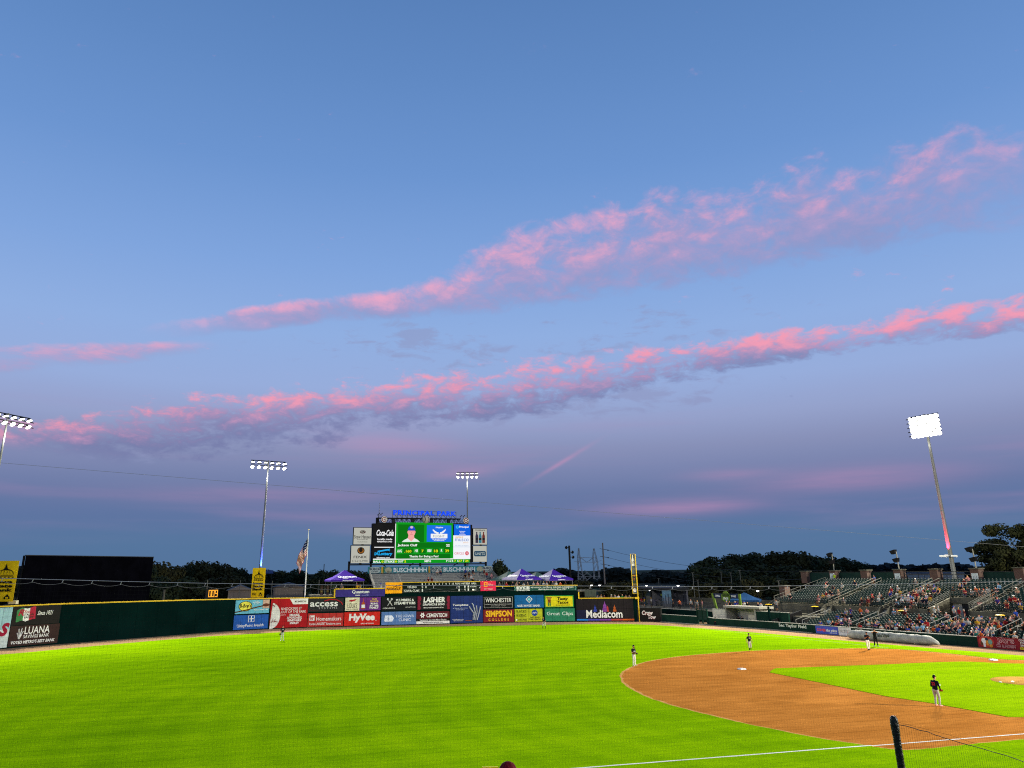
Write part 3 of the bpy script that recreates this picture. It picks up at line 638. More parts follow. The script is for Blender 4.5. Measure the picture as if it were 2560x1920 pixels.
def spire(cx, b0, s, c): return ('p', [(cx-.05*s, b0), (cx+.05*s, b0), (cx+.045*s, b0+.14*s), (cx+.03*s, b0+.2*s), (cx+.03*s, b0+.3*s), (cx+.015*s, b0+.36*s), (cx, b0+.52*s), (cx-.015*s, b0+.36*s), (cx-.03*s, b0+.3*s), (cx-.03*s, b0+.2*s), (cx-.045*s, b0+.14*s)], c, 'dome_print')
med = wsign('billboard', 1441, 1584, .14, 3.74, '#221d20', 'wide dark board with glowing coloured domes over a white word', [
    ('p', R(0, 0, .3, .5), '#1c1e38', 'tint_panel'), spire(.5, .42, .95, '#7a3f8f'), spire(.33, .42, .62, '#2f3f96'), spire(.67, .42, .62, '#a85428'), ('p', [(.535, .42), (.57, .42), (.56, .62), (.54, .7), (.53, .6)], '#b0403f', 'dome_print'),
    ('t', 'Mediacom', (.17, .14, .8, .5), Wt, .02), ('p', R(0, .02, .2, .09), '#2a7ac8', 'colour_bar'), ('p', R(.2, .02, .4, .09), '#4a4aa8', 'colour_bar'), ('p', R(.4, .02, .6, .09), '#7a3f9a', 'colour_bar'), ('p', R(.6, .02, .8, .09), '#a8443f', 'colour_bar'), ('p', R(.8, .02, 1, .09), '#c05a22', 'colour_bar'),
    ('p', R(.605, .1, .608, 1), '#0c0a0b', 'seam'), ('p', R(.83, .1, .833, 1), '#0c0a0b', 'seam'), ('p', R(0, .545, 1, .552), '#0c0a0b', 'seam')])
t = wsign('billboard', 1600, 1650, .1, 2.2, '#1d1a19', 'dark brown board with slanted white and red tow-firm letters', [
    ('t', 'Crow', (.1, .46, .66, .8), '#b05a5e', .07, .2), ('t', 'Crow', (.1, .48, .66, .82), Wt, .03, .2), ('t', 'Tow', (.4, .16, .8, .46), '#b05a5e', .07, .2), ('t', 'Tow', (.4, .18, .8, .48), Wt, .03, .2)], line=SIDE)
# upper tier
wsign('billboard', 839, 962, 4.72, 5.9, '#392f78', 'long low purple banner with a white word, under the left step of the wall top', [
    ('t', 'Quantum', (.33, .38, .68, .9), Wt, .02), ('t', 'FIBER', (.4, .12, .5, .26), Wt, .02), ('t', 'from AT&T', (.53, .12, .68, .26), '#9fa4d8', .0)])
hz = wsign('billboard', 963.5, 1005.5, 5.15, 6.93, '#f0a014', 'orange square board with dark slanted letters at the end of the line score', [
    ('t', 'HOODZ', (.06, .28, .95, .54), '#2a1406', .05, .15), ('s', [(.45, .58), (.7, .7), (.92, .8)], .08, '#4a1c0a'), ('s', [(.55, .62), (.85, .66)], .05, '#4a1c0a')])
ls = [('p', R(.0, .0, 1, .012), '#8a8a86', 'border'), ('t', 'TOLEDO', (.06, .43, .18, .63), Wt, .012), ('t', 'IOWA CUBS', (.02, .04, .215, .27), Wt, .012)]
for i in range(10):
    u = .25+i*.0437; ls.append(('t', str(i+1), (u-.006*(len(str(i+1))), .73, u+.006*len(str(i+1)), .93), Wt, .012))
for s, u in (('RUNS', .71), ('HITS', .79), ('ERR', .845), ('BALL', .92)): ls.append(('t', s, (u-.032 if s != 'ERR' else u-.022, .74, u+.032 if s != 'ERR' else u+.022, .93), Wt, .012))
for s, u, v in (('0', .253, .4), ('0', .297, .4), ('1', .253, .04), ('0', .725, .4), ('1', .8, .4), ('1', .845, .4), ('1', .725, .04), ('4', .8, .04), ('1', .845, .04)): ls.append(('t', s, (u-.008, v, u+.008, v+.26), Wt, .012))
ls += [('t', 'STRIKE', (.865, .42, .95, .6), Wt, .012), ('t', 'OUT', (.905, .06, .95, .24), Wt, .012), ('p', R(0, .66, 1, .675), '#3c5a4c', 'rule'), ('p', R(0, .335, 1, .345), '#3c5a4c', 'rule')]
lsc = wsign('line_score_board', 1006, 1200, 5.3, 6.85, '#08140f', 'long black hand-lettered line score board with innings along the top', ls, cat='scoreboard', group=None)
put_poly(lsc, R(.955, .08, .975, .22), emis('out_lamp', '#fff2c8', 4), 12.9, 1.55, .06, 'out_lamp')
wsign('billboard', 1201, 1239.5, 5.3, 6.95, '#d3264a', 'hot pink square board with an orange block at the other end of the line score', [
    ('p', R(.22, .42, .46, .88), '#f0a02a'), ('p', R(.29, .5, .4, .8), '#d3264a'), ('p', R(.29, .63, .4, .67), '#f0a02a'), ('t', 'Fiber', (.5, .5, .84, .76), '#f0a8a0', .0, .2), ('t', 'GET FIBER', (.22, .1, .8, .26), '#f0a8a0', .01)])
wsign('billboard', 1285, 1441, 5.2, 6.0, '#1f4d43', 'long teal banner with white lettering under the canopies', [
    ('t', 'EYCE', (.04, .4, .25, .98), Wt, .07), ('p', R(.04, .03, .25, .34), Wt), ('t', 'SYSTEMS', (.06, .08, .23, .28), '#1f4d43', .02), ('t', 'MECHANICAL  ELECTRICAL  BUILDING AUTOMATION', (.27, .56, .95, .86), Wt, .01), ('t', 'Building Excellence Since 1952', (.39, .1, .84, .46), Wt, .02, .25),
    ('s', [(.005, .95), (.02, .55), (.01, .1)], .09, '#7fae9f'), ('s', [(.975, .95), (.993, .55), (.975, .1)], .09, '#7fae9f')])
# side wall boards
SB = 'boards on the first-base side wall'
A, B = wpt(1945, .6, SIDE), wpt(2020, .6, SIDE); A.z = B.z = 0; w = (B-A).length; mw = frame((A.x, A.y, 0), B-A) @ Matrix.Translation((0, 0, .06))
t = thing('field_name_lettering', 'pale slab-serif field name lettering fixed along the low green wall', 'sign', mw=mw)
put_text(t, 'Sec Taylor Field', .04, .38, .96, .88, flat('#c8d2c4'), w, 1.1, .0, .03)
wsign('billboard', 2040, 2096, .05, 1.02, '#4152b0', 'blue board with red and white lettering next to a white board', [
    ('t', 'COVER', (.05, .3, .47, .66), '#d8483c', .05), ('t', 'the plate', (.48, .22, .95, .68), Wt, .03, .3), ('s', [(.62, .16), (.95, .2)], .05, Wt)], line=SIDE, group=SB)
wsign('billboard', 2097, 2129, .05, 1.04, '#c9c9c6', 'white board with small grey and red lettering, between blue board and rolled tarp', [
    ('t', 'TAKE HOME A TITLE', (.06, .58, .94, .68), '#5c5c5c', .01), ('t', 'SALES', (.1, .36, .62, .52), '#6a6468', .0), ('t', '24', (.66, .36, .9, .52), '#c24a50', .0)], line=SIDE, group=SB)
t = wsign('billboard', 2445, 2640, .05, 1.2, '#7c1826', 'long dark red board with round cartoon picture and outlined shop lettering', [
    ('p', ell(.12, .5, .105, .5, 24), '#b03a2e', 'picture_disc'), ('p', ell(.09, .6, .035, .26, 12), Wt, 'picture_print'), ('p', R(.075, .06, .105, .45), Wt, 'picture_print'), ('p', ell(.13, .75, .02, .16, 10), '#1e2c3c', 'picture_print'), ('p', ell(.135, .42, .022, .25, 10), '#c8822e', 'picture_print'), ('p', ell(.175, .52, .03, .24, 10), '#6f9a8e', 'picture_print'), ('p', ell(.18, .18, .025, .14, 10), '#c8822e', 'picture_print'), ('p', ell(.055, .35, .015, .2, 8), '#5a3a24', 'picture_print'),
    ('t', "JAY'S", (.27, .42, .5, .92), '#c9a0a4', .07), ('t', "JAY'S", (.275, .45, .495, .9), '#7c1826', .01), ('t', 'CD & HOBBY', (.255, .12, .515, .4), '#c9a0a4', .05), ('t', 'CD & HOBBY', (.26, .14, .51, .38), '#7c1826', .0),
    ('t', 'CENTRAL IOWA\nFOR GAMES, &\nSPORTSCARDS', (.56, .34, .82, .95), Wt, .02), ('p', R(.56, .08, .84, .26), '#d2c022', 'yellow_strip'), ('t', 'jayscdandhobby.com', (.57, .12, .83, .22), '#3a3410', .01)], line=SIDE, group=SB)
# boards standing above the left-field wall
def stand_sign(pxc, py0, py1, D, w, label):
    a, c = AT(pxc, py1, D), AT(pxc, py0, D); h = c.z-a.z; r = Vector((_r.x, _r.y, 0)).normalized()
    t = make_sign('billboard', label, 'sign', frame(a - r*w/2, r), w, h, flat('#d8b00e'), 'tall yellow boards above the left-field wall')
    K = '#15130a'
    dome = [(.16, .66)]+[(.5+.34*cos(pi-i*pi/12), .66+.13*sin(pi-i*pi/12)) for i in range(1, 12)]+[(.84, .66)]
    its = [('s', [(x, y) for x, y in dome], .1, K), ('p', R(.16, .635, .84, .65), K), ('p', R(.14, .61, .86, .625), K), ('p', R(.14, .56, .86, .575), K)]
    its += [('s', [(.5+x, .665), (.5+x*.9, .745), (.5, .79)], .05, K) for x in (-.2, -.07, .07, .2)]
    its += [('p', R(.16+i*.17-.02, .58, .16+i*.17+.04, .6), K) for i in range(5)]
    its += [('p', R(.42, .79, .58, .815), K), ('p', [(.44, .815), (.56, .815), (.53, .87), (.5, .94), (.47, .87)], K), ('t', 'Iowa\nState\nBank', (.08, .24, .92, .52), K, .045), ('t', 'FDIC', (.1, .08, .42, .15), K, .03), ('p', [(.62, .1), (.74, .18), (.86, .1), (.86, .06), (.62, .06)], K), ('p', R(.68, .07, .8, .11), '#d8b00e')]
    fill(t, its, w, h)
    for s in (.2, .8):
        b = MB(); b.box(w*s-.05, w*s+.05, -1.2, h-.1, -.09, -.0); b.build('post', M_DARK, t)
stand_sign(643, 1420, 1494, 140.5, 2.18, 'yellow board with a black dome drawing, directly below the slim blue-lit mast')
stand_sign(2, 1402, 1504, 121.5, 3.05, 'yellow board with a black dome drawing, cut by the picture edge beside the black screen')
# black batter's eye screen
a, c = AT(46, 1499, 143), AT(356, 1498, 158); ta = AT(58, 1387, 143)
t = thing('black_screen', 'huge plain black screen standing behind the left-field wall', 'screen', mw=frame((a.x, a.y, 0), Vector((c.x-a.x, c.y-a.y, 0))))
w = hypot(c.x-a.x, c.y-a.y)+1.4; h = ta.z; M_CLOTH = mat('black_cloth', (.0018, .0018, .003), .95, .3, .5, .0)
n = 9
for i in range(n):
    b = MB(); b.box(w*i/n+.015, w*(i+1)/n-.015, 1.9, h-.12, 0, .05); b.build('screen_panel', M_CLOTH, t)
for i in range(n+1):
    b = MB(); b.box(w*i/n-.12, w*i/n+.12, 0, h-.1, -.45, -.2); b.build('post', M_BLACK, t)
b = MB(); b.box(-.05, w+.05, h-.12, h, -.1, .08); b.build('top_rail', M_DARK, t)
# pitch clock on the wall
p = AT(513, 1496.5, 134.2); q = AT(545, 1494.5, 135.2); A = Vector((p.x, p.y, 0)); B = Vector((q.x, q.y, 0)); w = (B-A).length; z0 = p.z; z1 = AT(513, 1472, 134.2).z
t = thing('pitch_clock', 'black countdown clock showing amber digits on top of the left-field wall', 'clock', mw=frame((A.x, A.y, z0), B-A))
b = MB(); b.box(0, w, 0, z1-z0, -.2, .03); b.build('housing', M_BLACK, t)
AMB = emis('amber_led', (1.0, .40, .03), 1.5)
def seg7(t, ch, u, v, wd, hh, m, th):
    S7 = {'0': 'abcdef', '9': 'abcdfg'}[ch]
    pos = {'a': (u, v+hh, u+wd, v+hh), 'd': (u, v, u+wd, v), 'g': (u, v+hh/2, u+wd, v+hh/2), 'f': (u, v+hh/2, u, v+hh), 'e': (u, v, u, v+hh/2), 'b': (u+wd, v+hh/2, u+wd, v+hh), 'c': (u+wd, v, u+wd, v+hh/2)}
    b = MB()
    for k in S7:
        x0, y0, x1, y1 = pos[k]; b.box(min(x0, x1)-th, max(x0, x1)+th, min(y0, y1)-th, max(y0, y1)+th, .035, .055)
    return b.build('digit', m, t)
H = z1-z0
for ch, u in (('0', .32), ('0', .56), ('9', .82)): seg7(t, ch, w*u-.19, H*.17, .38, H*.66, AMB, .05)
b = MB(); b.box(w*.46-.06, w*.46+.06, H*.33, H*.33+.12, .035, .055); b.box(w*.46-.06, w*.46+.06, H*.6, H*.6+.12, .035, .055); b.build('colon', AMB, t)

# ------------------------------------------------------------------ video board
def PJ(P):
    d = Vector(P)-CAM; z = d.dot(_f); return (CX+FOC*d.dot(_r)/z, CY-FOC*d.dot(_u)/z)
def Z(px, py, D): return AT(px, py, D).z
def vec2(p): return Vector((p[0], p[1], 0))
BL, BR = AT(929.5, 1407, 166), AT(1181, 1408, 173.5); TL, TR = AT(931, 1307, 166), AT(1181, 1313, 173.5)
zb = (BL.z+BR.z)/2; bw = (vec2(BR)-vec2(BL)).length; bh = (TL.z+TR.z)/2-zb
VB = thing('video_board', 'giant lit video board with green player page above the silver bleachers', 'scoreboard', mw=frame((BL.x, BL.y, zb), vec2(BR)-vec2(BL)))
b = MB(); b.box(0, bw, 0, bh, -1.2, 0); b.build('cabinet', M_BLACK, VB)
SW = lambda c: screen(c, 1.0)
GRN, DGR = '#0a9a1c', '#05700f'
fv = lambda y: 1-(y-395)/575
def fz(x, y): return ((x-415)/1450, 1-(y-(390+(x-415)*.0241))/(580-(x-415)*.0207))
def RR(x0, y0, x1, y1): a, c = fz(x0, y1), fz(x1, y0); return R(a[0], a[1], c[0], c[1])
def TT(s, x0, y0, x1, y1, c, *k): a, c2 = fz(x0, y1), fz(x1, y0); return ('t', s, (a[0], a[1], c2[0], c2[1]), c, *k)
W1, YL = '#f4f4f4', '#f2ea1e'
its = [('p', RR(735, 398, 1572, 912), GRN, 'screen_page'), ('p', RR(430, 922, 1826, 968), GRN, 'screen_page'), ('p', RR(728, 398, 738, 912), W1, 'screen_rule'), ('p', RR(430, 910, 1572, 919), W1, 'screen_rule'), ('p', RR(442, 736, 712, 745), W1, 'screen_rule'),
       ('p', RR(768, 418, 1142, 668), DGR, 'screen_box'), ('p', RR(752, 684, 1532, 750), DGR, 'screen_box'), ('p', RR(752, 846, 1532, 908), DGR, 'screen_box')]
its += [('p', RR(*q), DGR, 'screen_box') for q in ((845, 762, 990, 832), (1072, 762, 1172, 832), (1270, 762, 1368, 832), (1432, 762, 1528, 832))]
its += [TT('Coca-Cola', 466, 488, 706, 575, W1, .03, .3), TT('locally made', 480, 612, 688, 642, W1, .03), TT('REFRESHINGLY LOVED', 478, 650, 686, 668, W1, .03),
        ('s', [fz(490, 802), fz(640, 775)], .3, '#1ea6e8'), ('p', [(fz(646, 780)[0]+(.013 if i % 2 == 0 else .005)*cos(i*pi/5), fz(646, 780)[1]+(.045 if i % 2 == 0 else .017)*sin(i*pi/5)) for i in range(10)], '#1ea6e8'), TT('IALottery', 445, 812, 695, 868, '#1ea6e8', .04, .1), TT('ialottery.com', 478, 880, 660, 905, W1, .03),
        TT('Jackson Cluff', 765, 698, 1045, 738, W1, .03), TT('SS', 1468, 704, 1522, 742, W1, .03),
        TT('AVG', 758, 776, 828, 818, W1, .03, .1), TT('.160', 862, 782, 962, 820, YL, .02), TT('HR', 1010, 776, 1058, 816, W1, .03, .1), TT('7', 1106, 782, 1138, 820, YL, .02), TT('RBI', 1192, 776, 1250, 816, W1, .03, .1), TT('18', 1288, 782, 1346, 822, YL, .02), TT('R', 1388, 776, 1412, 816, W1, .03, .1), TT('39', 1454, 782, 1510, 822, YL, .02),
        TT('Thanks for Being a Fan!', 932, 862, 1354, 900, W1, .025),
        TT('BALL', 432, 932, 536, 962, W1, .03), TT('0', 545, 932, 572, 962, YL, .03), TT('STRIKE', 584, 932, 726, 962, W1, .03), TT('0', 734, 932, 760, 962, YL, .03), TT('OUT', 772, 932, 852, 962, W1, .03), TT('2', 862, 932, 888, 962, YL, .03), TT('MPH', 1152, 932, 1244, 962, W1, .03),
        TT('P 16 B', 1468, 932, 1572, 962, W1, .03), TT('7', 1590, 932, 1612, 962, YL, .03), TT('S', 1632, 932, 1652, 962, W1, .03), TT('17', 1658, 932, 1706, 962, YL, .03), TT('T', 1716, 932, 1740, 962, W1, .03), TT('24', 1752, 932, 1800, 962, YL, .03)]
# head-and-shoulders picture
def el2(x, y, rx, ry, n=18, a0=0, a1=2*pi): c = fz(x, y); return ell(c[0], c[1], rx/1450, ry/565, n, a0, a1)
SK, SK2 = '#f2a6a0', '#d98684'
its += [('p', [fz(820, 668), fz(850, 640), fz(905, 612), fz(1000, 612), fz(1050, 640), fz(1078, 668)], '#dfeee4', 'screen_portrait'), ('p', [fz(915, 560), fz(990, 560), fz(1000, 615), fz(955, 660), fz(905, 615)], SK, 'screen_portrait'),
        ('p', el2(956, 530, 54, 62), SK, 'screen_portrait'), ('p', el2(903, 525, 9, 16, 8), SK2, 'screen_portrait'), ('p', el2(1008, 525, 9, 16, 8), SK2, 'screen_portrait'), ('p', RR(925, 515, 948, 520), SK2, 'screen_portrait'), ('p', RR(965, 515, 988, 520), SK2, 'screen_portrait'), ('p', RR(934, 560, 978, 565), '#c06a6c', 'screen_portrait'), ('p', RR(951, 520, 961, 546), SK2, 'screen_portrait'),
        ('p', el2(957, 495, 52, 62, 16, 0, pi), '#1d4fd0', 'screen_portrait'), ('p', RR(902, 486, 1012, 502), '#173fae', 'screen_portrait'), ('p', el2(957, 454, 22, 18, 12), '#d9b8cc', 'screen_portrait')]
its += [('p', RR(1178, 434, 1540, 668), '#1a6fe6', 'screen_box'), TT('Hangtime', 1306, 448, 1416, 476, W1, .02, .3), ('p', RR(1236, 556, 1482, 616), W1, 'screen_box'), TT('FLIGHT', 1272, 572, 1442, 604, '#6d7f92', .0), TT('TIX & LIGHT SHOW', 1252, 624, 1466, 640, W1, .02), TT('AT PRINCIPAL', 1280, 644, 1440, 658, W1, .02)]
for k in range(4):
    d = k*18
    its += [('p', [fz(1268+d, 480+d*.9), fz(1300+d*.9, 532), fz(1335+d*.3, 552), fz(1322+d*.3, 552), fz(1290+d*.7, 536), fz(1262+d*.8, 500+d*.6)], W1, 'screen_wing'), ('p', [fz(1452-d, 480+d*.9), fz(1420-d*.9, 532), fz(1385-d*.3, 552), fz(1398-d*.3, 552), fz(1430-d*.7, 536), fz(1458-d*.8, 500+d*.6)], W1, 'screen_wing')]
its += [('p', RR(1580, 422, 1828, 580), '#0f62e0', 'screen_box'), ('p', el2(1630, 458, 24, 24, 14), '#35b8ea'), ('p', el2(1632, 456, 11, 11, 10), '#0f62e0'), TT('Principal', 1658, 444, 1800, 476, W1, .03), TT('Retirement\nBenefits\nInvestments', 1660, 514, 1752, 572, W1, .01),
        ('p', RR(1568, 584, 1826, 922), '#f2f4fa', 'screen_box'), TT('LIGHTING BY', 1600, 596, 1722, 618, '#e8b04a', .03), TT('musco', 1596, 628, 1800, 664, '#3a74c8', .0), TT('sports', 1716, 676, 1796, 700, '#e8a85a', .0, .3), TT('We Make It Happen', 1596, 722, 1798, 740, '#8fb0d6', .0), ('p', RR(1570, 746, 1826, 750), '#c6d4e8', 'screen_rule'),
        TT('CIRCLE', 1584, 824, 1728, 856, '#d8364a', .0), ('p', el2(1774, 840, 28, 30, 16), '#d8364a'), ('p', el2(1774, 840, 17, 18, 14), '#f2f4fa'), TT('K', 1764, 822, 1800, 858, '#d8364a', .03)]
fill(VB, its, bw, bh, SW, .012)
# truss, letters and roundels above
def vb(x, y, z=0.0): u, v = fz(x, y); return Vector((u*bw, v*bh, z))
tr = MB()
for z in (-.1, -1.0):
    tr.bar(vb(470, 312, z), vb(1690, 338, z), .22); tr.bar(vb(470, 385, z), vb(1810, 410, z), .16)
    for k in range(18):
        x = 480+k*70; y = 312+(x-470)*.021
        tr.bar(vb(x, y, z), vb(x+35, y+78, z), .07); tr.bar(vb(x+70, y+1, z), vb(x+35, y+78, z), .07); tr.bar(vb(x, y, z), vb(x, y+80, z), .06)
tr.bar(vb(480, 305, -.5), vb(480, 395, -.5), .5); tr.build('truss', M_BLACK, VB)
tr = MB()
for z in (-.15,):
    tr.bar(vb(690, 205, z), vb(1620, 238, z), .07); tr.bar(vb(690, 268, z), vb(1622, 292, z), .07)
    for k in range(14):
        x = 690+k*71.6; tr.bar(vb(x, 205+(x-690)*.035, z), vb(x, 320+(x-690)*.02, z), .07)
        if k < 13: tr.bar(vb(x, 235+(x-690)*.035, z), vb(x+71, 318+(x-690)*.02, z), .07)
tr.build('letter_frame', M_BLACK, VB)
for s, x0, x1 in (('PRINCIPAL', 692, 1290), ('PARK', 1334, 1618)):
    a, c = vb(x0, 266+(x0-690)*.03), vb(x1, 192+(x1-690)*.036); me = text_mesh(s, .045, 0, 1.12).copy()
    link('lit_letters', me, emis('blue_neon', (.006, .075, 1.0), 1.0), VB, Matrix.Translation((a.x, a.y, .05)) @ Matrix.Diagonal((c.x-a.x, c.y-a.y, 1, 1)))
def disc(c, r, m, name, z0=0.0, z1=.12, n=28, par=VB):
    b = MB(); b.lathe((c.x, c.y, z0), [(r, 0), (r, z1-z0)], n, (0, 0, 1)); return b.build(name, m, par)
def ring_poly(par, c, r, z, m, name): b = MB(); b.add([(c.x+r*cos(i*pi/12), c.y+r*sin(i*pi/12), z) for i in range(24)], [tuple(range(24))]); return b.build(name, m, par)
for x, y in ((566, 335), (1765, 363)):
    c = vb(x, y); rr = .72; dd = disc(c, rr, flat('#15203a'), 'roundel', .05, .2)
    for r_, m_, z_ in ((rr*.9, flat('#d8d4cc'), .205), (rr*.72, flat('#8a2f34'), .21), (rr*.5, flat('#d8d4cc'), .215)): ring_poly(dd, c, r_, z_, m_, 'ring_print')
    b = MB(); b.box(c.x+.25, c.x+.55, c.y-.12, c.y+.12, .217, .222); b.build('ring_print', flat('#d8d4cc'), dd)
    me = text_mesh('UBS', .03).copy(); link('lettering', me, flat('#8a2f34'), dd, Matrix.Translation((c.x-.22, c.y-.13, .225)) @ Matrix.Diagonal((.5, .26, 1, 1)))
c = vb(1166, 340); bb = MB(); bb.lathe((c.x, c.y, -.1), [(.3, -.62), (.62, -.5), (.82, -.2), (.86, .05), (.8, .3), (.6, .55), (.3, .72), (.05, .78)], 20, (0, 0, 1)); bo = bb.build('baseball', mat('ball_white', '#bdb2a0', .7), VB, smooth=True)
for sgn in (-1, 1):
    b = MB(); b.tube([(c.x+sgn*(.75-.45*cos(a)), c.y+.85*sin(a)*.8, .52+.18*cos(a)) for a in [(-1.2+i*.3) for i in range(9)]], .045, 5); b.build('seam', flat('#4a2a26'), bo)
for x, y in ((708, 362), (985, 358), (1255, 362), (1510, 372)):
    p = vb(x, y); b = MB(); b.obox((p.x, p.y, -.3), (.3, 0, 0), (0, .38, .1), (0, -.1, .25)); b.build('loudspeaker', M_DARK, VB)
p = vb(505, 395); b = MB(); b.tube([(p.x, p.y, -.6), (p.x, p.y+2.9, -.6)], .06, 6); b.tube([(p.x, p.y+2.9, -.6), (p.x, p.y+4.3, -.6)], .03, 6); b.build('antenna', M_DARK, VB)
for x, dy in ((492, 150), (530, 140), (1700, 110), (1745, 100)):
    p = vb(x, 270 if x < 900 else 310); b = MB(); b.bar((p.x-.25, p.y, -.3), (p.x+.3, p.y+.45, -.3), .12, .2); b.bar((p.x, p.y-.5, -.35), (p.x, p.y, -.35), .06); b.build('flood_lamp', M_DARK, VB)
# side panels on the same steelwork
LIT = emis('lit_panel_face', (.62, .62, .54), .75)
def spanel(x0, y0, x1, y1, items, nm):
    a, c = vb(x0, y1), vb(x1, y0); w, h = c.x-a.x, c.y-a.y
    e = bpy.data.objects.new(nm, None)
    b = MB(); b.box(a.x-.1, c.x+.1, a.y-.1, c.y+.1, -.5, -.12); p = b.build('advert_box', M_BLACK, VB)
    b = MB(); b.box(a.x, c.x, a.y, c.y, -.118, -.08); b.build('lit_face', LIT, p)
    for i, it in enumerate(items):
        zz = -.07+.004*i
        if it[0] == 't': 
            u0, v0, u1, v1 = it[2]; link('lettering', text_mesh(it[1], *(it[4:] or (.012,))).copy(), flat(it[3]), p, Matrix.Translation((a.x+u0*w, a.y+v0*h, zz)) @ Matrix.Diagonal(((u1-u0)*w, (v1-v0)*h, 1, 1)))
        else:
            b = MB(); b.add([(a.x+x*w, a.y+y*h, zz) for x, y in it[1]], [tuple(range(len(it[1])))]); b.build('emblem', flat(it[2]), p)
    b = MB(); b.obox((a.x+w*.5, a.y-.12, .18), (.22, 0, 0), (0, .1, .05), (0, -.05, .12)); b.build('lamp_box', M_DARK, p)
spanel(158, 457, 398, 694, [('p', ell(.5, .75, .17, .1, 16), '#5a2a2e'), ('p', ell(.5, .76, .13, .065, 14), '#c8c8b8'), ('t', 'sh', (.4, .69, .62, .84), '#3a2226', .03, .2), ('t', 'Stew Hansen', (.02, .35, .98, .56), '#1a1a1c', .01), ('t', 'HYUNDAI', (.2, .27, .8, .33), '#2c2c2e', .02, 0, 1.4), ('t', 'we build trust', (.22, .12, .78, .2), '#6a7058', .0)], 'left_top')
spanel(132, 717, 382, 964, [('p', ell(.52, .72, .2, .2, 18), '#1c120c'), ('p', ell(.52, .72, .155, .155, 18), '#b06a1e'), ('p', ell(.52, .76, .1, .13, 14), '#1c120c'), ('t', 'FENIX', (.14, .28, .86, .42), '#1a1a1c', .01), ('t', '515-210-9990', (.06, .06, .9, .18), '#2c2c2e', .0)], 'left_low')
spanel(1884, 488, 2094, 714, [('t', 'POWERADE', (.12, .86, .88, .95), '#2a2a2c', .02)]+[('p', [(cx-.1, .1), (cx+.1, .1), (cx+.1, .55), (cx+.04, .68), (cx+.05, .8), (cx-.05, .8), (cx-.04, .68), (cx-.1, .55)], c) for cx, c in ((.25, '#43364f'), (.5, '#3f8fa4'), (.75, '#8a3b30'))]+[('p', R(cx-.1, .28, cx+.1, .42), '#22242c') for cx in (.25, .5, .75)], 'right_top')
spanel(1880, 737, 2088, 963, [('p', [(.06, .4), (.12, .34), (.88, .34), (.94, .4), (.94, .62), (.88, .68), (.12, .68), (.06, .62)], '#2a5570'), ('t', 'UNITS', (.13, .42, .87, .6), '#c4ccc4', .03)], 'right_low')
b = MB()
for x in (120, 415, 1110, 1775, 2090): p = vb(x, 975); b.bar((p.x, p.y+.5, -.7), (p.x, -zb, -.7), .35)
for x, x2 in ((560, 620), (1010, 950), (1660, 1600)): b.bar(vb(x, 975, -.7), vb(x2, 1015, -.7), .18)
p, q = vb(120, 980), vb(2090, 985); b.bar((p.x, p.y-.1, -.7), (q.x, q.y-.1, -.7), .25)
b.build('support_posts', M_BLACK, VB)

# ------------------------------------------------------------------ bleachers under the board
XB0, NB = 111.5, 11
yL, yR = PX(926, 1430, 119).y, PX(1232, 1430, 119).y
bl = thing('bleachers', 'silver aluminium bleachers with stair rails under the video board', 'bleachers', (XB0, (yL+yR)/2, 0))
Lh = (yL-yR)/2; zt = Z(1080, 1430.5, 156.5); RISE = .285
for k in range(NB):
    x = (NB-1-k)*.86; z = zt-k*RISE-.42
    for s0, s1 in ((-Lh, -Lh*.62), (-Lh*.58, -Lh*.04), (Lh*.04, Lh*.55), (Lh*.61, Lh)):
        b = MB(); b.box(x-.14, x+.14, s0+.02, s1-.02, z+.40, z+.44); b.build('bench', M_ALU, bl)
    b = MB(); b.box(x-.45, x+.42, -Lh, Lh, z-.04, z); b.build('footboard', M_ALU, bl)
    b = MB(); b.box(x+.42, x+.44, -Lh, Lh, z, z+RISE-.045); b.build('riser', M_ALU, bl)
b = MB()
for k in range(9):
    y = -Lh+Lh*2*k/8
    for x in (.2, 4.6, 9.0): b.bar((x, y, 0), (x, y, zt-(NB-1-x/.86)*RISE-.5), .12)
    b.bar((0, y, 1), (8.8, y, 4), .08)
b.build('understructure', M_DARK, bl)
def brail(pts, name='handrail', posts=4, m=M_STEEL):
    b = MB(); b.tube(pts, .035, 6)
    A, B = Vector(pts[0]), Vector(pts[-1])
    for i in range(posts): q = A.lerp(B, i/(posts-1)); b.bar(q, (q.x, q.y, q.z-.95), .05)
    b.build(name, m, bl)
zx = lambda x: zt-(NB-1-x/.86)*RISE-.42+1.0
for y in (-Lh*.6, -Lh*.02, Lh*.02, Lh*.58): brail([(0, y, zx(0)), (8.6, y, zx(8.6))])
for y in (-Lh, Lh):
    for dz_ in (0, -.3, -.6): brail([(-.3, y, zx(0)+dz_), (8.9, y, zx(8.6)+dz_)], 'side_rail', 2)
    b = MB()
    for i in range(24): x = i*.38; b.bar((x, y, zx(x)-1.0), (x, y, zx(x)), .03)
    b.build('side_pickets', M_STEEL, bl)
p0 = (-.6, Lh*.62, zx(0)-1.2)
for dy in (0, 1.1): brail([(-.6, Lh*.42+dy, zx(0)+.2), (-.6, Lh*.94+dy, zx(0)-1.5)], 'stair_rail', 4, M_RAIL)
b = MB(); b.bar((-.6, -Lh, zx(0)-.3), (-.6, Lh, zx(0)-.3), .05); b.bar((-.6, -Lh, zx(0)-.65), (-.6, Lh, zx(0)-.65), .05)
for i in range(28): y = -Lh+2*Lh*i/27; b.bar((-.6, y, zx(0)-1.4), (-.6, y, zx(0)-.3), .04)
b.build('front_rail', M_STEEL, bl)
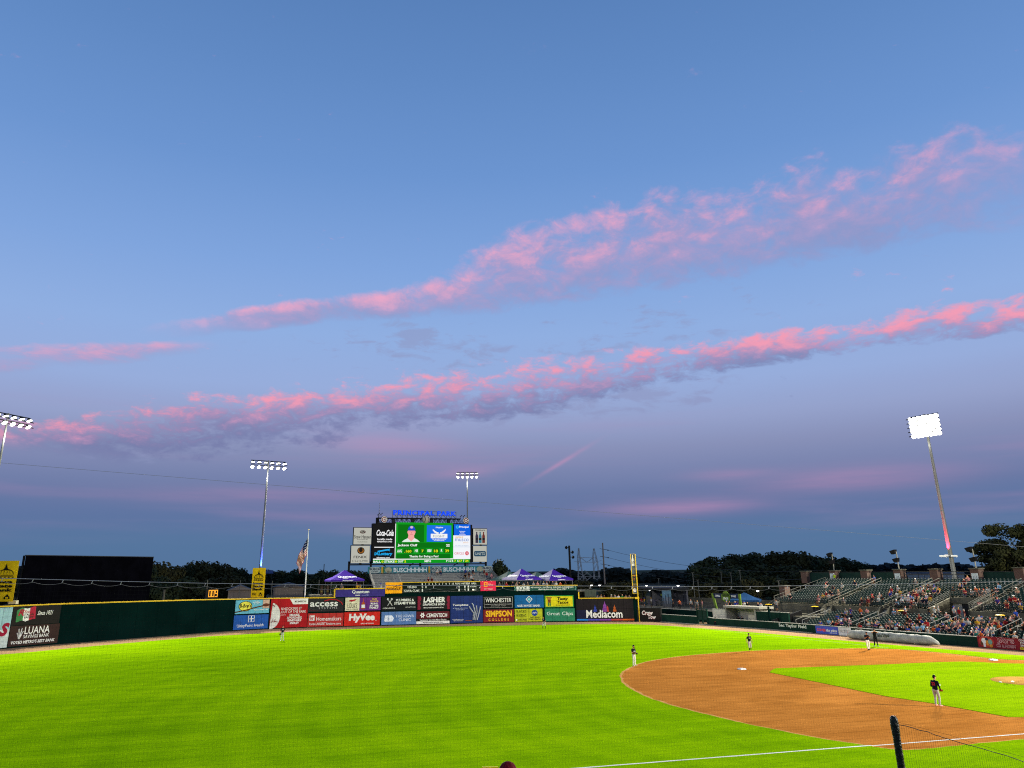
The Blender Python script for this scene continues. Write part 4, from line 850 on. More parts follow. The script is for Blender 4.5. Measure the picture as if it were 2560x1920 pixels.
# banner along the back row
A = Vector((XB0+9.3, yL+.3, zt-.12)); hb = Z(1080, 1415.5, 158.5)-A.z; wb = yL-yR+.6
bn = make_sign('banner', 'long teal beer banner with repeated pale lettering along the top of the bleachers', 'banner', frame(A, (0, -1, 0)), wb, hb, flat('#2a6a74'))
def badge(u): return [('p', [(u-.04, .25), (u-.03, .1), (u, .02), (u+.03, .1), (u+.04, .25), (u+.045, .7), (u+.03, .95), (u-.03, .95), (u-.045, .7)], '#8f9a98'), ('t', 'BUSCH', (u-.042, .48, u+.042, .8), '#1e2a3a', .04), ('t', 'LIGHT', (u-.025, .2, u+.025, .38), '#1e2a3a', .03)]
its = badge(.055)+[('p', R(.105, 0, .118, 1), '#a8862e'), ('p', R(.118, 0, .128, 1), '#3a5f2a'), ('p', ell(.16, .5, .028, .42, 14), '#8f8f78'), ('p', R(.15, .02, .17, .4), '#6a6a5a'), ('t', 'BUSCHHHHH', (.2, .16, .465, .84), '#b9c2c4', .03),
       ('p', R(.478, 0, .492, 1), '#a8862e')]+badge(.545)+[('t', 'BUSCHHHHH', (.6, .16, .86, .84), '#b9c2c4', .03), ('p', ell(.9, .5, .028, .42, 14), '#8f8f78')]+badge(.965)
fill(bn, its, wb, hb)

# ------------------------------------------------------------------ canopies behind the wall
M_PURP, M_LAV = mat('purple_canopy', '#3b1f86', .75, .08, 1), mat('pale_canopy', '#8f88a6', .75, .08, 1)
def canopy(px, py_ap, py_ev, D, s, rz, label, m1, m2, text=None, group='pop-up canopies beyond the outfield wall', zfloor=5.0):
    c = AT(px, py_ev, D); ap = Z(px, py_ap, D)-c.z; t = thing('canopy_tent', label, 'canopy', (c.x, c.y, zfloor), rz, group)
    ze = c.z-zfloor; h = s/2
    # local +x is the side facing the field
    cs = [(h, -h), (h, h), (-h, h), (-h, -h)]
    b = MB(); b.cur = 0
    rows = [(1.0, 0), (.62, .30), (.3, .66), (.04, 1.0)]
    for i in range(4):
        (x0, y0), (x1, y1) = cs[i], cs[(i+1) % 4]; b.cur = 1 if i == 3 and m2 else 0
        for (f0, g0_), (f1, g1_) in zip(rows[:-1], rows[1:]):
            b.add([(x0*f0, y0*f0, ze+ap*g0_), (x1*f0, y1*f0, ze+ap*g0_), (x1*f1, y1*f1, ze+ap*g1_), (x0*f1, y0*f1, ze+ap*g1_)], [(0, 1, 2, 3)])
        b.add([(x0, y0, ze), (x1, y1, ze), (x1, y1, ze-.28), (x0, y0, ze-.28)], [(3, 2, 1, 0)])
    b.build('canopy_top', [m1, m2 or m1], t)
    for x, y in cs:
        b = MB(); b.bar((x*.96, y*.96, 0), (x*.96, y*.96, ze), .05); b.build('leg', M_STEEL, t)
    b = MB()
    for i in range(4): b.bar((*[v*.96 for v in cs[i]], ze-.32), (*[v*.96 for v in cs[(i+1) % 4]], ze-.32), .035)
    b.build('frame_bars', M_STEEL, t)
    if text:
        sl = atan2(ap*.62, h*.65); fr = Matrix.Translation((h+.03, -.62*h, ze+.12*ap)) @ Matrix(((0, -sin(sl)*1, cos(sl), 0), (1, 0, 0, 0), (0, cos(sl), sin(sl), 0), (0, 0, 0, 1)))
        fr = Matrix.Translation((h*.93+.06, -.56*h, ze+.055*ap+.1))
        upv = Vector((-h*.38, 0, ap*.30)).normalized(); rv = Vector((0, 1, 0)); nv = rv.cross(upv)
        M = Matrix(((rv.x, upv.x, nv.x, h*.90), (rv.y, upv.y, nv.y, -.56*h), (rv.z, upv.z, nv.z, ze+ap*.10+.05), (0, 0, 0, 1)))
        link('lettering', text_mesh('Quantum', .025).copy(), flat('#e6e6ec'), t, M @ Matrix.Translation((0, .12, .06)) @ Matrix.Diagonal((h*1.12, h*.30, 1, 1)))
        link('lettering', text_mesh('FIBER', .02).copy(), flat('#e6e6ec'), t, M @ Matrix.Translation((h*.3, -.12, .05)) @ Matrix.Diagonal((h*.3, h*.08, 1, 1)))
        M2 = Matrix(((0, 0, 1, h+.02), (1, 0, 0, -.3*h), (0, 1, 0, ze-.24), (0, 0, 0, 1)))
        link('lettering', text_mesh('INTERNET', .03).copy(), flat('#d6d6e2'), t, M2 @ Matrix.Diagonal((h*.62, .17, 1, 1)))
        if m2:
            upv = Vector((0, h*.38, ap*.30)).normalized(); rv = Vector((1, 0, 0)); nv = rv.cross(upv)
            M = Matrix(((rv.x, upv.x, nv.x, -.6*h), (rv.y, upv.y, nv.y, -h*.90), (rv.z, upv.z, nv.z, ze+ap*.10+.05), (0, 0, 0, 1)))
            link('lettering', text_mesh('Quantum', .03).copy(), flat('#f4f4f8'), t, M @ Matrix.Translation((0, .12, .06)) @ Matrix.Diagonal((h*1.2, h*.30, 1, 1)))
    return t
TW = pi+radians(-12)           # local +x turned towards the seats behind third base
canopy(861, 1425.5, 1449, 149, 6.1, TW+radians(18), 'purple canopy with white lettering standing alone left of the bleachers, behind the wall', M_PURP, None, 'Q')
canopy(1304, 1422, 1446, 148.5, 5.3, TW+radians(26), 'purple canopy with one pale side, next to the bleachers', M_PURP, M_LAV, 'Q')
canopy(1383, 1423.5, 1447, 150, 5.3, TW+radians(26), 'purple canopy with one pale side, next to the black speaker mast', M_PURP, M_LAV, 'Q')
M_GT = mat('grey_green_canopy', '#4a625c', .8, .08, 1)
canopy(1272, 1428.5, 1448, 156, 5.2, TW+radians(26), 'faded grey-green canopy peeping out between the bleachers and the first purple one', M_GT, None)
canopy(1342, 1430, 1448, 158, 5.2, TW+radians(26), 'faded grey-green canopy peeping out between the two pale-sided purple ones', M_GT, None)
b = MB(); b.box(101.4, 118, 8, PX(1236, 1460, 104).y, 4.8, 5.0); tag(b.build('party_deck', M_CONC), 'raised concrete deck behind the outfield wall carrying canopies and standing people', 'deck')
b = MB(); b.box(102.6, 110.8, PX(960, 1460, 106).y, PX(806, 1460, 106).y+2, 4.8, 5.0); tag(b.build('viewing_deck', M_CONC), 'small raised deck behind the purple wall banner carrying a single canopy', 'deck')

# ------------------------------------------------------------------ flagpole, foul pole
p = AT(762, 1490, 146); tp = AT(775.5, 1326, 146)
fp = thing('flagpole', 'slim white flagpole with a gold ball on top behind the red baseball board', 'flagpole', (p.x, p.y, 0))
b = MB(); b.tube([(0, 0, 0), (0, 0, 5), (0, 0, tp.z)], [.13, .115, .055], 10); b.build('pole', M_WHITE, fp)
b = MB(); b.lathe((0, 0, tp.z), [(.02, -.02), (.11, .04), (.15, .14), (.11, .24), (.02, .3)], 10); b.build('finial', mat('brass', '#b8a878', .4, 0, 1, .5, .6), fp, smooth=True)
NX, NY = 30, 26; H0, FL = 3.0, 5.4; vs = []; fs = []; mi = []
right = Vector((_r.x, _r.y, 0)).normalized(); fwd = Vector((_f.x, _f.y, 0)).normalized()
for i in range(NX+1):
    u = i/NX
    for j in range(NY+1):
        v = j/NY
        q = -right*(u*FL*(.50-.16*u)+.12*sin(u*9+v*3)*u) + Vector((0, 0, -u*FL*.86 - v*H0*(1-.42*u))) + fwd*(.42*sin(u*7.5+v*4.0)*min(1, u*3)+.18*sin(u*17+2*v)) + right*(v*.75*u)
        vs.append(tuple(q+Vector((0, 0, tp.z-1.1))))
for i in range(NX):
    for j in range(NY):
        a = i*(NY+1)+j; fs.append((a, a+1, a+NY+2, a+NY+1))
        if i < 12 and j < 14: mi.append(3 if (i % 2 == 1 and j % 2 == 1 and (i//2+j//2) % 2 == 0) else 2)
        else: mi.append(0 if (j//2) % 2 == 0 else 1)
me = bpy.data.meshes.new('flag'); me.from_pydata(vs, [], fs); me.polygons.foreach_set('material_index', mi); me.update()
fo = link('flag', me, [flat('#a02a38'), flat('#d6ccc0'), flat('#1b2448'), flat('#d8d8d8')], None, None, True)
fo.location = (p.x, p.y, 0); tag(fo, 'stars and stripes flag hanging limp from the white flagpole', 'flag')
sm = fo.modifiers.new('thickness', 'SOLIDIFY'); sm.thickness = .01
FPX, FPY = 92.4, 4.9
ft = thing('foul_pole', 'tall yellow foul pole with narrow advertising screen beside the dark wide board', 'pole', (FPX, FPY, 0))
ztop = Z(1582, 1385, hypot(FPX-CAM.x, FPY-CAM.y)); zlow = Z(1588, 1484, hypot(FPX-CAM.x, FPY-CAM.y)); r3 = Vector((_r.x, _r.y, 0)).normalized()
b = MB(); b.tube([(0, 0, 0), (0, 0, ztop)], .10, 8); b.build('pole', M_YELLOW, ft)
fm = frame((0, 0, 0), (-.93*0+ _r.x, _r.y, 0))
b = MB(); fw = .82
for z in (zlow, zlow+1.6, zlow+3.0, zlow+4.1, ztop): b.bar(-r3*fw+Vector((0, 0, z)), Vector((0, 0, z)), .05)
b.bar(-r3*fw+Vector((0, 0, zlow)), -r3*fw+Vector((0, 0, ztop)), .07); b.build('screen_frame', M_YELLOW, ft)
o_ = -r3*fw; sc = bpy.data.objects.new('advert_screen', None)
mwf = frame((o_.x, o_.y, zlow), r3); hh = ztop-zlow
b = MB(); b.box(.05, fw-.12, .05, hh-.05, -.03, -.01); scr = b.build('advert_screen', mat('pole_screen', '#4c5560', .8, .25, 1.2), ft, mwf)
for pts, c in (([(.16, .70), (.84, .70), (.84, .84), (.62, .9), (.6, .98), (.4, .98), (.38, .9), (.16, .84)], '#cfcbc6'), ([(.2, .74), (.8, .74), (.8, .82), (.2, .82)], '#8a5f5c'), (R(.08, .24, .92, .5), '#23302a'), (R(.08, .14, .92, .22), '#5c4a2a'), (ell(.5, .085, .42, .045, 12), '#d2c4bc')):
    b = MB(); b.add([(x*(fw-.1), y*hh, .0) for x, y in pts], [tuple(range(len(pts)))]); b.build('screen_print', flat(c), scr)
for s, u0, v0, u1, v1 in (('I', .42, .42, .56, .48), ('O', .36, .33, .62, .39)): link('lettering', text_mesh(s, .04).copy(), flat('#b04a3a'), scr, Matrix.Translation((u0*fw, v0*hh, .01)) @ Matrix.Diagonal(((u1-u0)*fw, (v1-v0)*hh, 1, 1)))
b = MB(); b.bar(-r3*.5+Vector((0, 0, 3.85)), r3*.2+Vector((0, 0, 3.85)), .2, .32); b.build('bracket', M_YELLOW, ft)

# ------------------------------------------------------------------ bullpen corner
SR = Vector((-.981, -.193, 0)); SN = Vector((.193, -.981, 0)); UPV = Vector((0, 0, 1))   # along the side wall towards home; outwards
def along(P, r, px):                    # distance along r from P at which it meets the sight column px
    lo, hi = -60.0, 90.0
    for _ in range(50):
        m = (lo+hi)/2
        if PJ(P+r*m)[0] < px: lo = m
        else: hi = m
    return (lo+hi)/2
def side_pt(px, n, z=0.0):              # point behind the side wall: n metres outwards, on sight column px
    P = Vector((89.9, 1.9, z))+SN*n; return P+SR*along(P, SR, px)
def zfor(P, py):                        # height over P that shows at image row py
    lo, hi = -5.0, 40.0
    for _ in range(50):
        m = (lo+hi)/2
        if PJ((P.x, P.y, m))[1] > py: lo = m
        else: hi = m
    return (lo+hi)/2
def blockw(name, pxa, pxb, n, py_top, th, m, z0=0.0, parent=None, label=None, cat='wall', group=None, ztop=None):
    a, c = side_pt(pxa, n), side_pt(pxb, n); zt_ = ztop if ztop is not None else zfor((a+c)/2, py_top)
    r = c-a; L = r.length; mw = frame((a.x, a.y, 0), r); t = thing(name, label, cat, mw=mw, group=group)
    k = max(1, round(L/2.4))
    for i in range(k):
        b = MB(); b.box(L*i/k+.01, L*(i+1)/k-.01, z0, zt_, -th, 0); b.build('wall_panel', m, t)
    b = MB(); b.box(-.02, L+.02, zt_, zt_+.07, -th-.03, .03); b.build('coping', capm, t)
    return t, L, zt_
# low walkway terrace behind the corner, with rails
a, c = side_pt(1600, 6.2), side_pt(1785, 6.2); L = (c-a).length; WZ = zfor(side_pt(1700, 6.0), 1524.5)
t, _, _ = blockw('back_wall', 1655, 1789, 5.6, 1525, .3, M_GREEN, label='dark green wall behind the bullpen gate, below the railed walkway')
t = thing('walkway', 'concrete walkway with steps behind the right-field corner, where people stroll', 'walkway', mw=frame((a.x, a.y, 0), c-a))
b = MB(); b.box(-7, L+22, 0, WZ, -9, -.35); b.build('deck_slab', M_CONC, t)
for k in range(4): b = MB(); b.box(2, L+2, WZ, WZ+.2*(k+1), -9-.8*(k+1), -9-.8*k); b.build('step', M_CONC, t)
b = MB(); b.box(-14, L+5, WZ, WZ+1.5, -13, -12.6); b.build('parapet', M_CONC, t)
def railing(name, label, P, Q, h=1.05, n=3, step=2.0, m=M_RAIL, group='railings along the stands', lower=.28, r=.03):
    P, Q = Vector(P), Vector(Q); t = thing(name, label, 'railing', P, group=group); d = Q-P; L = d.length
    for i in range(n):
        z = h-(h-lower)*i/max(1, n-1); b = MB(); b.tube([(0, 0, z), d+Vector((0, 0, z))], r, 6); b.build('rail', m, t)
    k = max(2, round(L/step)+1); b = MB(); b.bar((0, 0, 0), (0, 0, h), .06); pm = b.mesh('post'); pm.materials.append(m)
    for i in range(k):
        o = bpy.data.objects.new('post', pm); COL.objects.link(o); o.parent = t; o.location = d*(i/(k-1))
    return t
pa, pb = side_pt(1598, 6.4, WZ), side_pt(1786, 6.4, WZ)
railing('railing', 'dark multi-bar railing on the walkway above the green bullpen wall', pa, pb, 1.25, 6, 1.9, M_DARK, 'railings of the corner walkway', .2, .025)
# white block wall and dugout shelter
blockw('block_wall', 1784, 1817, 4.3, 1523.5, .3, M_BLOCK, label='pale painted block wall just before the bullpen shelter')
a, c = side_pt(1816, 4.1), side_pt(1893, 4.1); L = (c-a).length; mw = frame((a.x, a.y, 0), c-a); H = zfor((a+c)/2, 1515.5)
t = thing('bullpen_shelter', 'open-fronted concrete bullpen shelter with four dark figures on its bench', 'shelter', mw=mw)
b = MB(); b.box(-.0, .3, 0, H-.3, -2.6, 0); b.build('side_wall', M_CONCL, t); b = MB(); b.box(L-.3, L, 0, H-.3, -2.6, 0); b.build('side_wall', M_CONCL, t)
b = MB(); b.box(.3, L-.3, 0, H-.3, -2.6, -2.35); b.build('back_wall', M_BLOCK, t)
b = MB(); b.box(-.1, L+1.1, H-.3, H, -2.8, .25); b.build('roof', M_CONCL, t)
b = MB(); b.box(.5, L-.5, .42, .48, -2.2, -1.7); b.build('bench', M_GREEN2, t)
SHELTER = (mw, L, H)
blockw('green_wall', 1894, 1975, 4.2, 1530.5, .3, M_GREEN2, label='green padded wall between the bullpen shelter and the black stair ramp')
P = side_pt(1927, 3.2); b = MB(); b.tube([(0, 0, 0), (0, 0, zfor(P, 1518))], .16, 8); b.lathe((0, 0, zfor(P, 1518)), [(.17, -.02), (.17, .05), (.05, .1)], 8)
o = b.build('padded_post', M_GREEN); o.location = P; tag(o, 'dark padded post rising in front of the green bullpen wall', 'post')
# black stair ramp edge
a = side_pt(1932, 3.0); c = side_pt(2008, 8.3); za, zc = zfor(a, 1552), zfor(c, 1527)
rp = thing('stair_ramp', 'black sloping stair ramp at the end of the lower seats', 'stairs', (a.x, a.y, 0)); d = Vector((c.x-a.x, c.y-a.y, 0))
b = MB(); nn = SN*.0
sidev = Vector((d.y, -d.x, 0)).normalized()*.12
b.add([(0, 0, max(0, za-1.3)), tuple(d+Vector((0, 0, zc-1.5))), tuple(d+Vector((0, 0, zc))), (0, 0, za), tuple(sidev+Vector((0, 0, max(0, za-1.3)))), tuple(sidev+d+Vector((0, 0, zc-1.5))), tuple(sidev+d+Vector((0, 0, zc))), tuple(sidev+Vector((0, 0, za)))], [(0, 1, 2, 3), (7, 6, 5, 4), (0, 4, 5, 1), (2, 6, 7, 3), (1, 5, 6, 2), (0, 3, 7, 4)])
b.build('stringer', M_BLACK, rp); b = MB(); b.tube([(0, 0, za+.06), d+Vector((0, 0, zc+.06))], .05, 6); b.build('handrail', M_DARK, rp)
for i in range(8): q = d*((i+.5)/8); b = MB(); b.obox(q+sidev*5+Vector((0, 0, za-1.1+(zc-za)*(i+.5)/8)), d/16, sidev*4.5, (0, 0, .08)); b.build('step', M_CONC, rp)
# lime-legged arch with sign, blue canopy
a, c = side_pt(1793, 9.5, WZ), side_pt(1853, 9.5, WZ); d = c-a; L = d.length; zt_ = zfor(a, 1483.5); mwA = frame((a.x, a.y, WZ), d)
t = thing('entrance_arch', 'dark blue entrance arch on lime-edged slanted legs with a round green badge', 'arch', mw=mwA); h = zt_-WZ; LIME = flat('#566e22'); NAVY = flat('#16223f')
b = MB()
b.add([(-.2, 0, -.1), (.2, 0, -.1), (-.55, h, -.1), (-1.05, h, -.1), (-.2, 0, .1), (.2, 0, .1), (-.55, h, .1), (-1.05, h, .1)], [(3, 2, 1, 0), (4, 5, 6, 7), (0, 1, 5, 4), (1, 2, 6, 5), (2, 3, 7, 6), (3, 0, 4, 7)]); b.build('leg', LIME, t)
b = MB(); b.box(L-.2, L+.25, 0, h, -.1, .1); b.build('leg', LIME, t)
b = MB(); b.box(-.6, L-.2, h-.75, h, -.06, .06); b.build('beam', NAVY, t)
link('lettering', text_mesh('CHILL', .03).copy(), flat('#d8d8d8'), t, Matrix.Translation((-.1, h-.52, .08)) @ Matrix.Diagonal((L*.22, .3, 1, 1))); link('lettering', text_mesh('ZONE', .03).copy(), flat('#d8d8d8'), t, Matrix.Translation((L*.66, h-.52, .08)) @ Matrix.Diagonal((L*.2, .3, 1, 1)))
b = MB(); cx = L*.45; b.prism([(cx+x*1.15, h-.5+y*.95) for x, y in ((-.95, .3), (-.6, .55), (-.4, .85), (0, 1), (.4, .85), (.6, .55), (.95, .3), (.85, -.5), (.5, -.75), (0, -1), (-.5, -.75), (-.85, -.5))], .08, .16); bd = b.build('badge', LIME, t)
link('lettering', text_mesh('GREEN', .04).copy(), flat('#1c2c12'), bd, Matrix.Translation((cx-.8, h-.45, .18)) @ Matrix.Diagonal((1.6, .5, 1, 1))); link('lettering', text_mesh('STATE', .03).copy(), flat('#d8d8d8'), bd, Matrix.Translation((cx-.6, h-.95, .18)) @ Matrix.Diagonal((1.2, .35, 1, 1)))
P = side_pt(1864, 13.6)
canopy(1862, 1481.5, 1499, hypot(P.x-CAM.x, P.y-CAM.y), 5.2, atan2(-SN.y, -SN.x)+radians(40), 'plain blue canopy next to the lime-legged arch over the bullpen shelter', mat('blue_canopy', '#1f3f66', .75, .08, 1), None, None, 'pop-up canopies of the bullpen corner', WZ)

# ------------------------------------------------------------------ first-base grandstand
ST = Vector((36.3, 5.6, 0)).normalized(); SO = Vector((ST.y, -ST.x, 0)); S0 = Vector((32, -9.5, 0))
GS = thing('grandstand', 'two-tier concrete grandstand of dark green seats along the first-base side', 'grandstand', mw=Matrix(((ST.x, SO.x, 0, S0.x), (ST.y, SO.y, 0, S0.y), (0, 0, 1, 0), (0, 0, 0, 1))))
# local x = along the wall towards right field, y = outwards, z up
def GP(s, n, z): return S0+ST*s+SO*n+Vector((0, 0, z))
LN0, LRUN, LRISE, LZ, LROWS = .60, .82, .185, .40, 9
UN0, URUN, URISE, UZ, UROWS = 10.9, .84, .225, 3.05, 14
L_AISLE = [31.9, 22.6, 12.2, 3.4, -6.2]; U_AISLE = [34.6, 24.6, 11.6, 1.0, -9.5]
S_LO, S_LHI, S_UHI = -14.0, 33.2, 45.6
VOM = (12.6, 18.0, 15.4)        # s range and depth of the entrance cut into the upper tier
for i in range(LROWS):
    b = MB(); n = LN0+i*LRUN; b.box(S_LO, S_LHI-.15*i, n, n+LRUN-.004 if i < LROWS-1 else n+LRUN, 0, LZ+i*LRISE); b.build('lower_step', M_CONC, GS)
b = MB(); b.box(S_LO, 47, LN0+LROWS*LRUN, 10.5, 0, LZ+(LROWS-1)*LRISE); b.build('concourse', M_CONC, GS)
CZ = LZ+(LROWS-1)*LRISE
for i in range(UROWS):
    n = UN0+i*URUN; b = MB()
    segs = [(S_LO, VOM[0]), (VOM[1], S_UHI)] if n < VOM[2] else [(S_LO, S_UHI)]
    for s0, s1 in segs: b.box(s0, s1, n, n+URUN-.004, CZ-.5, UZ+i*URISE)
    b.build('upper_step', M_CONC, GS)
GAPS = [(24.0, 25.3), VOM[:2], (34.0, 35.2)]
def seg_without(s0, s1, gaps):
    out = []; cur = s0
    for g0_, g1_ in sorted(gaps):
        if g0_ > cur: out.append((cur, min(g0_, s1)))
        cur = max(cur, g1_)
    if cur < s1: out.append((cur, s1))
    return out
for s0, s1 in seg_without(S_LO, S_UHI, GAPS):
    b = MB(); b.box(s0, s1, 10.5, 10.8, CZ-.3, UZ+.12); b.build('front_wall', M_CONC, GS)
    railing('railing', 'dark railing fronting the upper seats, ' + {0: 'nearest the red sponsor board', 1: 'between the entrance tunnel and the next stair', 2: 'in the middle between two stairs', 3: 'at the far end by the brick pier'}.get(int(len([g for g in GAPS if g[1] <= s0])), ''), GP(s0+.1, 10.65, UZ+.12), GP(s1-.1, 10.65, UZ+.12), .85, 4, 1.8, M_DARK, 'railings of the upper seats')
# cheeks and steps of the stair gaps
for g0_, g1_ in (GAPS[0], GAPS[2]):
    for s in (g0_-.2, g1_):
        b = MB(); b.add([(s, 9.4, CZ), (s, 14.0, CZ), (s, 14.0, UZ+1.05), (s, 10.4, UZ+.2), (s, 9.4, CZ+.55), (s+.2, 9.4, CZ), (s+.2, 14.0, CZ), (s+.2, 14.0, UZ+1.05), (s+.2, 10.4, UZ+.2), (s+.2, 9.4, CZ+.55)], [(4, 3, 2, 1, 0), (5, 6, 7, 8, 9), (0, 1, 6, 5), (1, 2, 7, 6), (2, 3, 8, 7), (3, 4, 9, 8), (4, 0, 5, 9)]); b.build('stair_cheek', M_CONC, GS)
    for k in range(6): b = MB(); b.box(g0_, g1_, 9.6+k*.3, 9.9+k*.3-.004, CZ, CZ+.19*(k+1)); b.build('stair_step', M_CONCL, GS)
# entrance tunnel
v0, v1, vd = VOM
for s in (v0-.25, v1):
    b = MB(); b.add([(s, 10.5, CZ), (s, vd, CZ), (s, vd, UZ+1.5), (s, 10.5, UZ+.2), (s+.25, 10.5, CZ), (s+.25, vd, CZ), (s+.25, vd, UZ+1.5), (s+.25, 10.5, UZ+.2)], [(3, 2, 1, 0), (4, 5, 6, 7), (0, 1, 5, 4), (1, 2, 6, 5), (2, 3, 7, 6), (3, 0, 4, 7)]); b.build('tunnel_wall', M_CONC, GS)
b = MB(); b.box(v0, v1, vd-.35, vd, UZ+.75, UZ+1.5); b.build('tunnel_lintel', M_CONC, GS)
b = MB(); b.box(v0, v1, vd, vd+.1, CZ, UZ+.75); b.build('tunnel_back', M_BLOCK, GS)
b = MB(); b.box(v1-2.6, v1-1.3, vd-.05, vd-.01, CZ, CZ+2.05); b.build('tunnel_doorway', M_DARK, GS)
P = GP(v0+1.6, vd-.42, UZ+.62); mwx = frame(P, SR)
t = make_sign('exit_sign', 'small lit red exit sign hanging in the concrete entrance tunnel', 'sign', mwx, .8, .34, emis('exit_red', (.85, .05, .06), .7)); put_text(t, 'EXIT', .1, .2, .9, .8, emis('exit_white', (1, .6, .6), .8), .8, .34)
railing('railing', 'grey three-bar railing across the top of the entrance tunnel', GP(v0, vd-.15, UZ+1.5), GP(v1, vd-.15, UZ+1.5), .95, 4, 1.6, M_RAIL, 'railings of the entrance tunnel')
for s, wd in ((v0-.12, 'the tunnel side nearest the red board'), (v1+.12, 'the tunnel side nearest the tarp')): railing('railing', 'sloping grey railing on '+wd, GP(s, 10.7, UZ+.2), GP(s, vd, UZ+1.5), .85, 4, 1.6, M_RAIL, 'railings of the entrance tunnel')
# stair handrails
for i, s in enumerate(U_AISLE):
    for e in (-.62, .62):
        for n0, n1 in ((11.2, 16.2), (17.6, 21.9)):
            z0 = UZ+(n0-UN0)/URUN*URISE; z1 = UZ+(n1-UN0)/URUN*URISE
            if v0-1 < s < v1+1 and n0 < vd: continue
            railing('handrail', 'sloping grey handrail beside an upper-tier stair', GP(s+e, n0, z0), GP(s+e, n1, z1), .95, 2, 2.2, M_RAIL, 'stair handrails of the upper seats', .55)
for i, s in enumerate(L_AISLE):
    for e in (-.6, .6):
        n0, n1 = 1.4, 7.2
        z0 = LZ+(n0-LN0)/LRUN*LRISE; z1 = LZ+(n1-LN0)/LRUN*LRISE
        railing('handrail', 'sloping pale handrail beside a lower-tier stair', GP(s+e, n0, z0), GP(s+e, n1, z1), .92, 1, 2.4, M_STEEL, 'stair handrails of the lower seats', .5)
# rear edge: piers, windscreens, rail
NB_ = UN0+UROWS*URUN; ZB = UZ+(UROWS-1)*URISE
b = MB(); b.box(S_LO, S_UHI, NB_, NB_+2.4, CZ-1.5, ZB-.02); b.build('rear_walk', M_CONC, GS)
def s_at(px, n, z):
    lo, hi = -40.0, 70.0
    for _ in range(50):
        m = (lo+hi)/2
        if PJ(GP(m, n, z))[0] > px: lo = m
        else: hi = m
    return (lo+hi)/2
piers = []
for px, pyt, sgn in ((2016, 1427, ''), (2088, 1425.5, '108'), (2167, 1424, ''), (2251, 1422.5, '110'), (2342, 1421.5, ''), (2445, 1420, '111'), (2556, 1417.5, '')):
    s = s_at(px, NB_+1.5, ZB+1); P = GP(s, NB_+1.5, ZB-.02); zt_ = zfor(P, pyt)
    piers.append((s, zt_)); t = thing('brick_pier', 'red brick pier topping the stand, ' + {2016: 'first from the wooded end', 2088: 'with plate, next to the lime vest', 2167: 'plain, between two plated ones', 2251: 'with plate and lamp, over the middle stairs', 2342: 'plain, just before the red-lit mast', 2445: 'with plate, in front of the big tree', 2556: 'cut by the picture edge'}[px], 'pier', mw=frame(P, SR, (0, 0, 1)), group='brick piers along the top of the stand')
    hw = .62
    b = MB(); b.box(-hw, hw, 0, zt_-P.z-.16, -hw, hw); b.build('shaft', M_BRICK, t); b = MB(); b.box(-hw-.12, hw+.12, zt_-P.z-.16, zt_-P.z, -hw-.12, hw+.12); b.build('cap', M_CONC, t)
    if sgn:
        b = MB(); b.box(-.46, .46, .55, 1.62, hw+.01, hw+.05); pl = b.build('number_plate', flat('#b9c2c4'), t)
        link('lettering', text_mesh(sgn, .0).copy(), flat('#5c6668'), pl, Matrix.Translation((-.26, .85, hw+.06)) @ Matrix.Diagonal((.52, .42, 1, 1)))
for (sa, za_), (sb, zb_), nm in ((piers[0], piers[1], 'beside the lime-vested person'), (piers[1], piers[2], 'left of the lone person in blue'), (piers[2], piers[3], 'behind the lone person in blue'), (piers[5], piers[6], 'below the big tree')):
    A, C_ = GP(sa-.75, NB_+1.6, ZB), GP(sb+.75, NB_+1.6, ZB); w = (C_-A).length
    t = thing('windscreen', 'dark green cloth windscreen between brick piers, '+nm, 'screen', mw=frame(A, C_-A), group='windscreens along the top of the stand')
    k = 3
    for i in range(k): b = MB(); b.box(w*i/k+.02, w*(i+1)/k-.02, .1, 1.75, -.03, 0); b.build('cloth_panel', M_SCREENGREEN, t)
    b = MB(); b.bar((0, 1.82, 0), (w, 1.82, 0), .07, .07, (0, 0, 1)); b.build('top_rail', M_DARK, t)
for (sa, za_), (sb, zb_) in ((piers[3], piers[4]), (piers[4], piers[5])):
    railing('railing', 'thin dark railing on the rear edge of the stand with a pale building behind', GP(sa-.75, NB_+1.6, ZB), GP(sb+.75, NB_+1.6, ZB), 1.85, 4, 2.4, M_DARK, 'open rear railings of the stand', .5, .04)
# lamp posts with black flood heads on the numbered piers
for px, pyh, pxh, lab in ((2088, 1386, 2081, 'black flood lamps on a pale post above the numbered pier by the lime vest'), (2251, 1379, 2240, 'black flood lamps on a pale post above the middle numbered pier'), (2445, 1372, 2434, 'black flood lamp on a pale post in front of the big tree')):
    s = s_at(px, NB_+1.5, ZB+1); i = [2016, 2088, 2167, 2251, 2342, 2445, 2556].index(px); P = GP(s, NB_+1.5, piers[i][1]); top = zfor(P, pyh)-P.z
    t = thing('lamp_post', lab, 'lamp post', mw=frame(P, SR), group='lamp posts on the numbered piers')
    b = MB(); b.tube([(0, 0, 0), (0, top, 0)], .09, 6); b.build('pole', M_CONCL, t)
    for dy_, sx_ in ((0, -.35), (-1.25, -.1)) if px != 2445 else ((0, -.35), (-1.4, 0)):
        b = MB(); q = Vector((sx_, top+dy_, .1)); b.add([q+Vector(v) for v in ((-.55, .1, -.35), (.35, .32, -.35), (.35, .32, .35), (-.55, .1, .35), (-.3, -.42, -.28), (.3, -.28, -.28), (.3, -.28, .28), (-.3, -.42, .28))], [(0, 1, 2, 3), (7, 6, 5, 4), (0, 4, 5, 1), (1, 5, 6, 2), (2, 6, 7, 3), (3, 7, 4, 0)])
        b.build('flood_head', M_BLACK, t)
